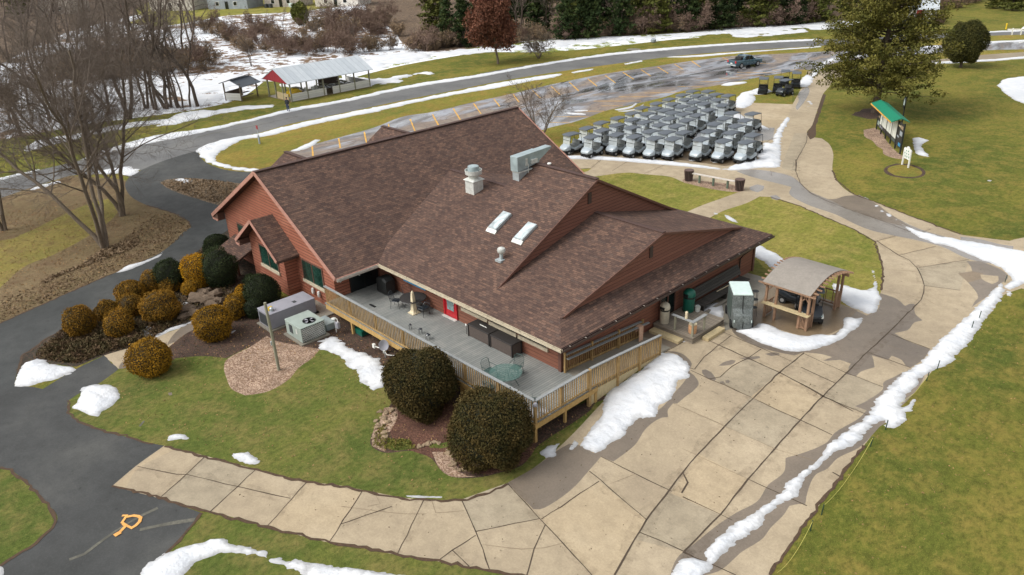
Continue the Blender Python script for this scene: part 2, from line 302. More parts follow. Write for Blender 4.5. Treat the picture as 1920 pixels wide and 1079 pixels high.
class MB:
    def __init__(s): s.v = []; s.f = []; s.mi = []
    def add(s, vs, fs, mi=0):
        b = len(s.v); s.v += [tuple(map(float, q)) for q in vs]; s.f += [tuple(b + i for i in f) for f in fs]; s.mi += [mi] * len(fs); return s
    def hexa(s, b, t, mi=0):   # 4 bottom (ccw from above), 4 top
        return s.add(list(b) + list(t), [(3, 2, 1, 0), (4, 5, 6, 7), (0, 1, 5, 4), (1, 2, 6, 5), (2, 3, 7, 6), (3, 0, 4, 7)], mi)
    def box(s, x0, y0, z0, x1, y1, z1, mi=0):
        return s.hexa([(x0, y0, z0), (x1, y0, z0), (x1, y1, z0), (x0, y1, z0)], [(x0, y0, z1), (x1, y0, z1), (x1, y1, z1), (x0, y1, z1)], mi)
    def slab(s, pts, t, mi=0, d=(0, 0, -1)):
        n = len(pts); d = Vector(d) * t; lo = [tuple(Vector(p) + d) for p in pts]
        return s.add(list(pts) + lo, [tuple(range(n)), tuple(range(2 * n - 1, n - 1, -1))] + [(i, i + n, (i + 1) % n + n, (i + 1) % n) for i in range(n)], mi)
    def beam(s, p, q, w, h, mi=0, up=(0, 0, 1)):
        p, q = Vector(p), Vector(q); d = (q - p).normalized(); u = Vector(up)
        if abs(d.dot(u)) > .98: u = Vector((1, 0, 0))
        x = d.cross(u).normalized() * w / 2; y = x.cross(d).normalized() * h / 2
        return s.hexa([p - x - y, p + x - y, q + x - y, q - x - y], [p - x + y, p + x + y, q + x + y, q - x + y], mi)
    def tube(s, pts, rs, n=8, mi=0, caps=True):
        pts = [Vector(p) for p in pts]; rs = [rs] * len(pts) if not hasattr(rs, '__len__') else rs; vs = []; fs = []
        for i, p in enumerate(pts):
            d = (pts[min(i + 1, len(pts) - 1)] - pts[max(i - 1, 0)]).normalized(); u = Vector((0, 0, 1)) if abs(d.z) < .9 else Vector((1, 0, 0))
            x = d.cross(u).normalized(); y = x.cross(d)
            vs += [p + (x * math.cos(2 * math.pi * k / n) + y * math.sin(2 * math.pi * k / n)) * rs[i] for k in range(n)]
        for i in range(len(pts) - 1):
            for k in range(n): a = i * n + k; b = i * n + (k + 1) % n; fs.append((a, b, b + n, a + n))
        if caps: fs += [tuple(range(n)), tuple(range(len(vs) - 1, len(vs) - n - 1, -1))]
        return s.add(vs, fs, mi)
    def lathe(s, prof, n=20, c=(0, 0, 0), mi=0, sx=1, sy=1):
        vs = []; fs = []
        for r, z in prof: vs += [(c[0] + r * sx * math.cos(2 * math.pi * k / n), c[1] + r * sy * math.sin(2 * math.pi * k / n), c[2] + z) for k in range(n)]
        for i in range(len(prof) - 1):
            for k in range(n): a = i * n + k; b = i * n + (k + 1) % n; fs.append((a, b, b + n, a + n))
        fs += [tuple(range(n - 1, -1, -1)), tuple(range(len(vs) - n, len(vs)))]
        return s.add(vs, fs, mi)
    def loft(s, secs, mi=0, k=3):   # secs: (y, halfwidth, z0, z1, corner radius); runs along y
        vs = []; fs = []; n = 4 * k
        for y, hw, z0, z1, r in secs:
            r = min(r, hw * .98, (z1 - z0) * .49)
            for cx, cz, a0 in ((hw - r, z1 - r, 0), (-hw + r, z1 - r, 90), (-hw + r, z0 + r, 180), (hw - r, z0 + r, 270)):
                for j in range(k): a = R_(a0 + 90 * j / (k - 1)); vs.append((cx + r * math.cos(a), y, cz + r * math.sin(a)))
        for i in range(len(secs) - 1):
            for j in range(n): a = i * n + j; b = i * n + (j + 1) % n; fs.append((a, a + n, b + n, b))
        fs += [tuple(range(n)), tuple(range(len(vs) - 1, len(vs) - n - 1, -1))]
        return s.add(vs, fs, mi)
    def build(s, name, mats, parent=None, smooth=False, bevel=0., loc=None, uv=True):
        me = bpy.data.meshes.new(name); me.from_pydata(s.v, [], s.f); mats = mats if isinstance(mats, (list, tuple)) else [mats]
        for mm in mats: me.materials.append(M[mm])
        me.polygons.foreach_set('material_index', s.mi)
        bm = bmesh.new(); bm.from_mesh(me); bmesh.ops.recalc_face_normals(bm, faces=bm.faces)
        if bevel:
            bmesh.ops.remove_doubles(bm, verts=bm.verts, dist=1e-5)
            bmesh.ops.bevel(bm, geom=[e for e in bm.edges if len(e.link_faces) == 2 and e.calc_face_angle(0) > .5], offset=bevel, segments=1, affect='EDGES', clamp_overlap=True)
        bm.to_mesh(me); bm.free()
        if smooth: me.polygons.foreach_set('use_smooth', [True] * len(me.polygons)); me.set_sharp_from_angle(angle=R_(38))
        if uv: autouv(me)
        o = bpy.data.objects.new(name, me); COL.objects.link(o)
        if parent: o.parent = parent
        if loc is not None: o.location = loc
        return o
def fastmesh(name, V, F, mats, mi=None, smooth=False):
    V = np.asarray(V, np.float32).reshape(-1, 3); F = np.asarray(F, np.int32); k = F.shape[1]; me = bpy.data.meshes.new(name)
    me.vertices.add(len(V)); me.vertices.foreach_set('co', V.ravel()); me.loops.add(F.size); me.loops.foreach_set('vertex_index', F.ravel())
    me.polygons.add(len(F)); me.polygons.foreach_set('loop_start', np.arange(0, F.size, k, dtype=np.int32)); me.polygons.foreach_set('loop_total', np.full(len(F), k, np.int32))
    for mm in mats: me.materials.append(M[mm])
    if mi is not None: me.polygons.foreach_set('material_index', np.asarray(mi, np.int32))
    if smooth: me.polygons.foreach_set('use_smooth', np.ones(len(F), bool))
    me.update(calc_edges=True); me.validate(); return me
def mobj(name, me, parent=None):
    o = bpy.data.objects.new(name, me); COL.objects.link(o)
    if parent: o.parent = parent
    return o
def dup(root, loc, rotz=0, label=None, scale=1, group=None):
    r = root.copy(); COL.objects.link(r); r.location = loc; r.rotation_euler = (0, 0, rotz); r.scale = (scale,) * 3 if not hasattr(scale, '__len__') else scale
    if label: r['label'] = label
    if group: r['group'] = group
    for ch in list(root.children):
        c = ch.copy(); COL.objects.link(c); c.parent = r
        for g in list(ch.children):
            d = g.copy(); COL.objects.link(d); d.parent = c
    return r
# ================================================================ THE GROUND (outlines traced on the photo, laid on the terrain)
rng = random.Random(7); nr = np.random.default_rng(7)
def smooth_poly(pts, closed=True, seg=6):
    n = len(pts); P = [np.array(p, float) for p in pts]; T = []
    for i in range(n):
        if not closed and i in (0, n - 1): T.append(np.zeros(2)); continue
        a = P[i] - P[i - 1]; b = P[(i + 1) % n] - P[i]; c = np.dot(a, b) / (np.linalg.norm(a) * np.linalg.norm(b) + 1e-9)
        d = (a / (np.linalg.norm(a) + 1e-9) + b / (np.linalg.norm(b) + 1e-9)) / 2; T.append(d if c > .72 else np.zeros(2))
    out = []
    for i in range(n if closed else n - 1):
        a, b = P[i], P[(i + 1) % n]; L = np.linalg.norm(b - a); ta, tb = T[i], T[(i + 1) % n]
        k = seg if (ta.any() or tb.any()) else 1
        if not ta.any(): ta = (b - a) / (L + 1e-9)
        if not tb.any(): tb = (b - a) / (L + 1e-9)
        for j in range(k):
            t = j / k; h = 2 * t ** 3 - 3 * t ** 2 + 1, t ** 3 - 2 * t ** 2 + t, -2 * t ** 3 + 3 * t ** 2, t ** 3 - t ** 2
            out.append(h[0] * a + h[1] * ta * L + h[2] * b + h[3] * tb * L)
    if not closed: out.append(P[-1])
    return out
def pix(s):
    a = [float(x) for x in s.replace(',', ' ').split()]; return [(a[i], a[i + 1]) for i in range(0, len(a), 2)]
def world2(s, closed=True, smooth=True):
    p = pix(s) if isinstance(s, str) else s
    w2 = [gp(u, v).xy for u, v in p]
    return smooth_poly(w2, closed) if smooth else [np.array(q) for q in w2]
def densify(P, jit):
    out = []; n = len(P)
    for i in range(n):
        a, b = np.array(P[i]), np.array(P[(i + 1) % n]); L = np.linalg.norm(b - a); dist = np.linalg.norm((a + b) / 2 - CP[:2])
        st = max(.3, dist * .008) if dist < 110 else dist * .025; k = max(1, min(400, int(L / st)))
        for j in range(k):
            q = a + (b - a) * j / k
            if jit and j: q = q + nr.normal(0, jit, 2)
            out.append(q)
    return out
REG = [  # (material, pixel outline, edge jitter)   later entries lie over earlier ones
 ('grass_ochre', '-60 372 0 340 130 306 270 270 400 262 640 205 940 143 1207 107 1540 80 1930 62 1930 130 1750 125 1560 150 1500 200 1280 215 1100 262 1050 300 700 330 430 330 380 290 240 330 -60 420', .1),
 ('snowmix_a', '-700 260 0 262 100 245 250 222 370 205 430 192 500 150 640 135 760 112 900 88 1060 72 1280 60 1560 43 1640 30 1700 20 1760 -12 600 -60 -500 -30', .3),
 ('snowfield', '640 112 700 104 840 96 1040 75 1280 62 1440 50 1560 42 1640 36 1640 46 1540 55 1390 66 1280 73 1140 88 1040 97 900 98 760 122 700 136 640 152', .2),
 ('brush_floor', '820 96 1040 73 1280 60 1440 48 1560 40 1700 22 1740 -20 900 -60 700 -30 690 20 740 60 780 92', .3),
 ('brush_floor', '-300 130 0 120 130 60 250 30 330 8 330 -20 -300 -40', .3),
 ('grass_mid', '300 40 420 30 560 22 640 12 660 -10 380 -25 250 20', .3), ('grass_mid', '235 44 330 15 400 20 420 30 340 45 300 50', .3),
 ('grass_right', '1700 62 1800 48 1930 30 2100 10 2100 200 3200 700 2600 1300 1300 1250 1443 1079 1660 790 1930 520 1930 440 1560 330 1500 240 1500 150 1550 130 1640 122 1750 121 1833 115 1940 110 1940 60', .0),
 ('grass_right', '1330 60 1540 48 1640 40 1760 22 1840 10 1930 -25 2500 -60 2300 60 1930 56 1736 64 1540 73 1280 88', .2),
 ('grass_front', '120 765 135 735 200 690 250 660 450 640 600 600 640 640 1140 700 1140 800 951 906 865 937 770 935 576 903 308 836 200 809 120 780', .0),
 ('grass_leaf', '-60 372 62 351 130 330 240 340 242 365 275 385 325 400 350 413 358 424 350 445 320 465 290 480 213 513 133 547 0 607 -300 720 -700 700 -500 430', .06),
 ('grass_woods', '-200 560 0 540 50 498 100 478 150 452 200 420 225 385 205 372 160 385 100 412 40 440 -200 500', .3),
 ('road', '-260 410 0 336 75 319 130 306 200 288 270 270 370 250 467 229 547 209 640 192 773 164 860 147 940 131 1060 113 1170 101 1280 90 1400 82 1540 75 1640 70 1736 66 1839 61 2100 50 2100 60 1930 65 1839 68 1736 74 1640 79 1540 86 1400 95 1280 104 1207 113 1053 134 940 152 860 168 773 185 700 200 640 213 547 232 483 250 400 268 370 285 265 319 130 330 62 351 0 372 -260 450', .03),
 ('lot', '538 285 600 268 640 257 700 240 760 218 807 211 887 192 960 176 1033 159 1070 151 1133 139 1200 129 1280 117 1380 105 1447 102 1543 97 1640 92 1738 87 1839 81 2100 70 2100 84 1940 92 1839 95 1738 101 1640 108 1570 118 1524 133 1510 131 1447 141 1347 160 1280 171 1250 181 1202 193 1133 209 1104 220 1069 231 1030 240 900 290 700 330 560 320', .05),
 ('asphalt', '265 319 370 283 380 300 400 312 430 320 480 324 600 335 640 420 470 350 430 415 432 470 390 455 350 490 300 503 250 540 223 560 188 577 131 609 79 641 43 667 32 695 27 722 80 730 143 692 195 667 222 693 184 720 150 737 127 752 128 774 147 791 200 809 287 832 308 836 255 874 210 912 300 935 378 962 320 1032 263 1079 200 1150 -200 1250 0 1062 67 1019 100 989 108 972 90 946 67 922 43 899 20 882 0 877 -500 760 -300 720 0 607 133 547 213 513 290 480 320 465 350 445 358 424 350 413 325 400 275 385 242 365 240 335', .03),
 ('asphalt_new', '295 478 350 430 440 400 440 470 390 455 300 503 223 560 131 609 60 652 30 700 27 722 -60 760 -60 640 0 607 133 547 213 513', .0),
 ('median_dirt', '300 342 312 337 345 334 390 337 440 343 500 348 470 400 410 385 375 375 340 364 312 352', .08),
 ('concrete', '308 836 385 855 480 880 576 903 640 911 700 923 770 935 865 937 920 922 951 906 1000 878 1040 846 1078 810 1120 765 1150 735 1195 700 1237 668 1235 600 1300 560 1384 518 1347 400 1400 381 1427 369 1384 361 1361 359 1320 351 1282 342 1257 332 1210 327 1177 324 1118 331 1060 335 1060 290 1052 283 1095 262 1160 240 1230 215 1310 195 1385 190 1406 193 1486 196 1498 174 1510 150 1513 134 1524 133 1545 139 1560 152 1543 177 1534 203 1521 238 1513 250 1526 258 1541 260 1554 270 1562 287 1561 320 1568 338 1600 365 1638 378 1698 402 1752 422 1801 440 1844 446 1893 452 2100 400 2300 520 1930 545 1915 541 1880 555 1860 585 1822 617 1752 692 1705 745 1657 790 1620 836 1577 896 1530 956 1480 1024 1443 1079 1380 1180 990 1083 920 1070 820 1053 745 1041 640 1021 618 1018 500 988 395 962 300 935 210 912 255 874', .02),
 ('concrete', '195 667 215 658 262 648 290 632 340 615 375 597 400 588 440 560 450 575 400 610 360 620 330 640 300 665 280 680 258 688 222 692', .02),
 ('concrete', '1430 366 1384 361 1354 372 1320 384 1260 410 1300 430 1347 400 1400 381', .02),
 ('gravelly', '1524 136 1545 132 1640 122 1750 113 1833 104 2100 88 2100 98 1940 110 1833 115 1750 121 1640 130 1556 150', .05),
 ('grass_mid', '1347 400 1400 381 1427 369 1445 370 1500 387 1545 407 1600 430 1640 453 1650 485 1656 510 1652 545 1640 590 1612 582 1575 570 1437 522 1399 511 1384 515 1300 450', .02),
 ('grass_mid', '1118 331 1177 324 1210 327 1257 332 1282 342 1320 351 1361 359 1384 361 1354 372 1320 384 1260 410 1118 380', .02),
 ('grass_mid', '1070 318 1109 316 1100 322 1080 325', .02), ('grass_front', '1384 515 1399 511 1437 522 1446 515 1400 470 1375 480', .02),
 ('soil', '1513 250 1521 238 1534 203 1543 177 1549 178 1541 203 1530 238 1527 258 1519 262', .05),
 ('concrete_gray', '1399 511 1437 522 1462 530 1430 560 1400 610 1360 620 1345 560 1330 545', .01),
 ('concrete_brown', '1437 522 1575 570 1608 583 1560 625 1512 632 1440 612 1400 625 1375 612 1400 580 1430 560', .02),
 ('concrete_brown', '1062 292 1120 290 1260 299 1360 312 1425 300 1425 262 1380 225 1330 200 1230 222 1160 245 1095 266 1056 284', .04),
 ('concrete_b', '385 856 480 881 393 961 300 934', 0), ('concrete_c', '576 904 680 922 618 1016 502 986', 0), ('concrete_b', '865 937 951 906 1012 973 892 997', 0), ('concrete_c', '1015 974 1123 903 1212 975 1190 1012 1152 1079 1110 1079', 0), ('concrete_b', '1402 672 1462 699 1407 745 1340 713', 0), ('concrete_c', '1462 699 1545 743 1500 788 1407 745', 0), ('concrete_b', '1453 842 1500 789 1407 745 1357 799', 0), ('concrete_c', '1350 965 1403 899 1310 851 1258 925', 0), ('concrete_b', '1545 743 1587 700 1655 726 1627 779', 0), ('concrete_b', '1283 1034 1350 965 1255 925 1212 975 1190 1012', 0), ('concrete_c', '1644 452 1685 479 1755 462 1679 443', 0), ('concrete_b', '1720 503 1817 487 1800 545 1733 536', 0), ('concrete_c', '1406 193 1486 196 1470 240 1400 232', 0), ('concrete_b', '1492 322 1494 300 1512 268 1514 250 1490 250 1470 300 1466 316', 0), ('concrete_c', '210 912 308 836 330 842 258 880 235 918', 0),
 ('concrete_wet', '951 906 1000 878 1050 842 1068 832 1088 836 1113 850 1190 786 1233 770 1262 740 1290 700 1270 664 1237 661 1260 659 1278 663 1288 670 1297 682 1293 697 1302 705 1310 720 1298 735 1288 742 1270 757 1262 757 1252 770 1253 782 1240 784 1213 802 1190 835 1150 866 1127 857 1105 882 1075 915 1045 938 1013 955 1000 955 975 930', .05),
 ('concrete_wet', '1237 655 1260 652 1282 640 1296 636 1300 600 1240 590 1180 640 1190 690 1237 672', .03),  # wet patch at the ramp end; ramp shade is painted in with its darker colour
 ('concrete_wet', '1373 610 1373 621 1387 634 1423 651 1460 661 1490 667 1507 661 1543 665 1560 670 1543 677 1575 675 1595 682 1587 702 1605 706 1615 697 1640 689 1635 667 1665 675 1672 667 1690 675 1700 687 1707 690 1730 675 1744 655 1715 645 1697 637 1677 625 1702 619 1715 605 1730 601 1717 590 1715 570 1707 570 1697 574 1680 560 1650 550 1646 580 1625 592 1607 584 1590 600 1560 628 1512 634 1440 620 1400 628', .03),
 ('concrete_wet', '1270 1046 1303 1019 1345 985 1380 962 1420 940 1440 910 1470 885 1473 859 1510 848 1550 830 1565 812 1610 785 1625 770 1603 762 1633 749 1602 760 1627 750 1655 730 1657 717 1677 707 1690 700 1705 695 1740 690 1720 730 1650 800 1610 840 1570 860 1550 880 1530 890 1515 920 1510 945 1480 949 1470 965 1445 990 1430 1010 1390 1036 1380 1045 1350 1070 1323 1079 1250 1100', .03),
 ('concrete_film', '1380 321 1400 318 1427 319 1481 330 1500 343 1514 357 1552 374 1568 373 1584 368 1611 366 1638 379 1671 403 1725 430 1801 452 1801 444 1834 448 1874 458 1900 462 1890 500 1823 488 1806 482 1766 463 1725 452 1671 441 1636 433 1609 423 1568 403 1514 384 1481 365 1484 351 1465 346 1432 338 1400 329', .03),
 ('concrete_wet', '1552 374 1568 373 1584 368 1611 366 1638 379 1671 403 1712 428 1690 424 1644 411 1600 396', .03),
 ('concrete_wet', '1812 490 1839 490 1877 506 1890 520 1871 536 1850 557 1823 576 1800 605 1770 640 1744 656 1760 638 1782 617 1790 604 1815 587 1827 567 1834 557 1815 530 1796 513 1823 509 1820 500', .03),
 ('concrete_brown', '1796 513 1823 509 1843 513 1846 523 1815 530', .02), ('concrete', '1838 515 1872 518 1871 528 1860 533 1843 525', .02),
 ('concrete_film', '1405 351 1420 346 1433 349 1430 357 1420 361 1408 357', .02), ('concrete_film', '1444 368 1455 366 1464 372 1458 376 1447 373', .02),
 ('concrete_wet', '1316 694 1324 693 1334 699 1343 711 1340 714 1330 711 1318 702', .01), ('concrete_wet', '1350 716 1356 715 1361 721 1356 722 1350 719', .01), ('concrete_wet', '1360 714 1365 712 1369 715 1366 719 1361 718', .01),
 ('concrete_wet', '1347 686 1358 679 1372 675 1380 677 1374 683 1358 686', .01), ('concrete_wet', '1388 673 1398 670 1408 669 1424 668 1425 672 1405 675', .01), ('concrete_wet', '1434 664 1450 661 1460 662 1462 666 1446 668', .01),
 ('concrete_wet', '315 737 322 736 323 741 317 742', .01), ('concrete_wet', '222 692 228 680 240 674 260 674 262 688', .02), ('concrete_wet', '312 648 325 628 340 615 375 597 400 588 440 560 450 575 400 610 360 620 330 640', .02),
 ('concrete_film', '1498 174 1513 163 1517 166 1512 185 1502 199 1495 207 1492 203 1497 190', .03), ('concrete_film', '1382 245 1425 240 1452 240 1450 262 1425 265 1400 262', .03),
 ('bed_dark', '430 430 390 455 350 490 300 503 250 540 223 560 188 577 131 609 79 641 43 667 32 695 28 720 80 680 143 688 195 667 262 646 290 631 340 614 375 596 400 586 440 560 480 600 520 560 470 470', .05),
 ('mulch_dark', '258 688 280 680 300 665 330 640 360 620 400 610 450 575 470 560 560 560 640 580 640 660 600 655 560 690 500 640 470 650 425 672 380 668 330 672 300 690 270 705 250 700', .06),
 ('chips', '420 690 425 675 470 650 500 630 520 640 560 648 600 655 585 672 560 690 540 713 500 735 460 742 435 730 425 710', .06),
 ('mulch_dark', '500 630 560 600 632 590 1003 800 1125 740 1150 745 1117 756 1107 769 1070 796 1033 819 1003 842 980 872 940 886 893 896 847 894 827 882 807 859 773 846 720 849 696 836 695 822 702 805 712 790 718 780 735 750 724 727 700 700 660 670 600 655', .05),
 ('mulch_red', '735 760 860 760 1010 800 1003 842 980 870 940 884 900 890 850 870 800 855 740 835 730 800', .06),
 ('chips', '720 765 745 765 745 785 720 830 722 848 697 836 700 808 712 790', .05), ('chips', '810 848 850 850 860 885 893 894 847 894 827 882', .05),
 ('grass_front', '728 822 770 826 775 842 740 845 722 838', .1), ('grass_front', '800 828 850 826 840 838 806 840', .1),
 ('chips', '1619 244 1640 240 1651 246 1662 264 1688 290 1698 295 1695 299 1677 297 1658 290 1654 280 1644 274 1635 264 1623 258', .06),
 ('chips', '1281 336 1283 343 1320 352 1361 359 1384 361 1400 357 1370 346 1320 340', .05),
 ('mulch_dark', '1657 320 1664 312 1680 307 1705 308 1725 314 1735 322 1730 331 1710 335 1685 333 1665 328', .05), ('grass_ochre', '1664 320 1670 313 1688 309 1708 311 1724 318 1729 325 1720 331 1700 332 1678 329', .05),
 ('mulch_dark', '1595 216 1620 204 1660 203 1680 210 1665 220 1630 224', .1),
 ('grass_front', '-600 850 -60 1100 0 1062 67 1019 100 989 108 972 90 946 67 922 43 899 20 882 0 877', .03),
 ('grass_front', '300 1130 263 1079 320 1032 378 962 395 962 500 988 618 1018 745 1041 920 1070 1200 1130 1100 1300', .02),
]
RM = {'snowmix_a': 'scrub_snow', 'snowfield': 'snowy_grass'}
KIND = lambda m: {'road': 'road', 'lot': 'parking_lot', 'asphalt': 'driveway', 'asphalt_new': 'driveway', 'gravelly': 'footpath'}.get(m, 'pavement' if m.startswith('concrete') else 'ground')
verts = []; faces = []; mats_of = []
def addpoly(P, mname):
    Q = np.array(P); x, y = Q[:, 0], Q[:, 1]
    if (x * np.roll(y, -1) - y * np.roll(x, -1)).sum() < 0: P = list(P)[::-1]
    b = len(verts); verts.extend([Vector((float(q[0]), float(q[1]))) for q in P]); faces.append(list(range(b, b + len(P)))); mats_of.append(mname)
addpoly([(-900, -300), (260, -300), (260, 800), (-900, 800)], 'grass_right')
for mname, s, jit in REG:
    P = densify(world2(s), jit); addpoly(P, RM.get(mname, mname))
for yy in np.arange(-4, 7.2, .8):
    for xx in np.arange(-60, 60, 1.6 if True else 1): verts.append(Vector((xx + rng.uniform(-.2, .2), yy)))
for yy in range(-60, 260, 10):
    for xx in range(-200, 100, 10): verts.append(Vector((xx + .3, yy + .4)))
vo, eo, fo, ov, oe, of = delaunay_2d_cdt(verts, [], faces, 0, 1e-5)
V3 = np.array([(v.x, v.y, GZ(v.y)) for v in vo]); groups = {}
for f, src in zip(fo, of):
    mm = mats_of[max(src)] if src else 'brush_floor'; groups.setdefault(KIND(mm), []).append((f, mm))
for kname, L in groups.items():
    used = {}; fl = []; ms = []; mi = []
    for f, mm in L:
        if mm not in ms: ms.append(mm)
        fl.append([used.setdefault(i, len(used)) for i in f]); mi.append(ms.index(mm))
    vv = [None] * len(used)
    for i, j in used.items(): vv[j] = V3[i]
    me = fastmesh(kname, vv, fl, ms, mi); o = mobj(kname, me); o['kind'] = 'structure'
# ---------------------------------------------------------------- joints, cracks, edges, paint: thin strips 9 mm above the slab
def strip(name, lines, mat_, kind='structure', lift=.009, jit=.012, step=.5):
    V = []; F = []
    for wd, s in lines:
        P = world2(s, closed=False, smooth=False); Q = []
        for a, b in zip(P[:-1], P[1:]):
            L = np.linalg.norm(b - a); k = max(1, min(200, int(L / step)))
            for j in range(k): Q.append(a + (b - a) * j / k)
        Q.append(P[-1]); Q = [np.array(q) + (nr.normal(0, jit, 2) if 0 < i < len(Q) - 1 else 0) for i, q in enumerate(Q)]
        b0 = len(V)
        for i, q in enumerate(Q):
            d = Q[min(i + 1, len(Q) - 1)] - Q[max(i - 1, 0)]; d = d / (np.linalg.norm(d) + 1e-9); nn = np.array([-d[1], d[0]]); ww = wd / 2 * (rng.uniform(.6, 1.35) if jit else 1)
            for sgn in (1, -1): r = q + nn * ww * sgn; V.append((r[0], r[1], GZ(r[1]) + lift))
            if i: a = b0 + 2 * i; F.append((a - 2, a - 1, a + 1, a))
    o = mobj(name, fastmesh(name, V, F, [mat_])); o['kind'] = kind; return o
J = ['385 856 300 934', '480 881 393 961', '576 904 502 986', '680 920 618 1016', '795 937 745 1040', '865 937 892 997 918 1069', '258 875 330 890 350 890 440 912 520 930 545 935', '892 997 1012 973', '951 906 1000 960 1060 1025 1110 1079', '1015 974 1123 903', '1105 884 1160 931 1212 975', '1127 857 1190 889 1260 922', '1200 999 1240 1015 1279 1032 1300 1044',
 '1295 695 1330 711 1360 723 1407 745 1455 768 1500 788 1527 800 1560 816', '1370 630 1345 650 1320 670 1302 693', '1427 655 1402 672 1373 687 1350 707 1330 711', '1353 622 1390 638 1427 653 1485 678', '1280 932 1350 964 1373 976', '1280 1036 1330 1057 1380 1079', '1403 899 1447 919 1513 949', '1500 719 1543 744 1627 779', '1560 886 1577 896', '1502 689 1566 719', '1510 665 1585 699 1655 726', '1627 661 1707 690', '1670 627 1744 655', '1641 453 1679 443', '1685 479 1755 462', '1720 503 1817 487', '1745 430 1727 436', '640 983 735 950', '820 1053 848 1032 892 1004', '848 1032 880 1063', '988 1079 1001 1030 1022 985', '1078 317 1108 316 1128 299', '1148 321 1177 303', '1208 326 1248 309', '1432 270 1455 256', '1445 320 1447 330', '1733 536 1800 545', '1240 665 1282 641', '1302 693 1292 690']
JW = ['1508 662 1462 698 1410 750 1358 800 1310 851 1280 886 1212 975 1190 1012 1152 1079', '1665 625 1627 660 1587 700 1544 742 1500 789 1465 828 1453 842 1403 899 1350 965 1283 1034', '1665 625 1715 575 1727 562 1732 548 1733 536 1727 517 1720 503 1705 488 1685 479 1644 452', '1327 638 1402 672 1462 699 1545 743 1600 772', '1492 300 1492 322 1500 343 1519 362 1552 378 1600 396 1644 411 1706 435', '1280 886 1290 905 1278 925', '1561 886 1577 895', '1492 322 1494 300 1512 268 1514 250']
JF = ['1263 757 1310 778 1357 798', '1357 799 1453 842 1537 868', '1280 764 1357 799', '1280 842 1403 899', '1353 719 1413 747 1500 789', '1720 510 1650 505 1622 500', '1731 560 1690 552 1656 545', '1760 575 1733 560', '1700 660 1665 648', '640 950 760 965 800 964', '905 1022 980 1030 1020 1028 1060 1018', '1143 908 1192 889', '700 920 712 945 690 950', '810 940 817 962 870 958']
strip('pavement_joints', [(.038, s) for s in J] + [(.06, s) for s in JW], 'joint')
strip('pavement_stains', [(.55, s) for s in J[::2]] + [(.7, s) for s in JW], 'joint_stain', lift=.005, jit=.05)
strip('pavement_hairlines', [(.022, s) for s in JF], 'joint_faint')
ED = ['308 838 385 857 480 882 576 905 640 913 700 925 770 937 865 939 920 924 951 908', '210 912 300 935 395 962 500 988 618 1018 640 1021 745 1041 820 1053 920 1070 990 1083', '287 833 200 810 147 792 128 775 127 752', '0 877 20 882 43 899 67 922 90 946 108 972 100 989 67 1019 0 1062', '1561 320 1568 338 1600 365 1638 378 1698 402 1752 422 1801 440', '1445 370 1500 387 1545 407 1600 430 1640 453 1650 485 1656 510 1652 545', '213 513 133 547 0 607', '378 962 320 1032 263 1079', '1443 1079 1480 1024 1530 956 1577 896 1620 836', '32 695 43 667 79 641 131 609 188 577', '275 385 325 400 350 413 358 424']
strip('turf_edge', [(.13, s) for s in ED], 'soil', lift=.012, jit=.04, step=.25)
Y1 = '683 248 687 268;769 224 778 246;811 215 822 235;850 204 863 225;888 194 902 214;926 186 937 200;962 177 973 192;998 170 1013 184;1033 162 1050 178;1067 154 1085 171;1102 148 1119 162;1135 142 1154 156;1168 136 1188 149;1202 131 1220 143;1233 126 1253 138;1265 121 1281 131;1297 115 1313 126;1354 108 1367 113;585 272 587 293;635 260 638 278;728 233 734 256'
Y2 = '1039 219.5 1104 219.5;1078 209 1133 209;1030 230 1069 230;1128 199 1168 199;1113 190 1202 190;1160 182 1237 182;1209 175 1280 173.5;1313 153 1350 154;1382 136 1465 137;1380 141 1434 142;1348 147 1405 147;1448 132 1508 131;1270 163 1318 162;1400 120 1450 119'
strip('stall_lines', [(.16, s) for s in (Y1 + ';' + Y2).split(';')], 'paint_yellow', jit=.006)
strip('faded_lines', [(.12, '296 953 235 983 210 1000 157 1040 130 1050'), (.2, '365 975 330 980 300 986 262 994'), (.08, '270 790 262 800'), (.2, '370 258 400 250 440 244 480 236 560 218')], 'paint_faint', jit=.03)
def hcp():   # wheelchair symbol, in local metres, traced from the photo
    hz = [.016]; b = MB(); L = lambda s, w_: [b.add([(*(p + n_ * w_ / 2), p_z) for p, n_, p_z in q], [(0, 1, 2, 3)]) for q in segs(world2(s, False, False), w_)]
    def segs(P, w_):
        for a, c in zip(P[:-1], P[1:]):
            d = (c - a) / np.linalg.norm(c - a); n_ = np.array([-d[1], d[0]]); a = a - d * w_ * .35; c = c + d * w_ * .35
            hz[0] += .0012; yield [(a, n_, GZ(a[1]) + hz[0]), (c, n_, GZ(c[1]) + hz[0]), (c, -n_, GZ(c[1]) + hz[0]), (a, -n_, GZ(a[1]) + hz[0])]
    L('221 1002 228 995 237 986', .13); L('237 987 231 984', .1); L('237 986 247 991', .1); L('247 991 255 986 262 979 264 972 259 969 250 968 240 970', .13); L('237 986 229 981 234 974 238 968 231 968', .1); L('218 1004 223 1001', .2)
    return b
o = hcp().build('wheelchair_marking', 'paint_orange', uv=False); o['kind'] = 'structure'
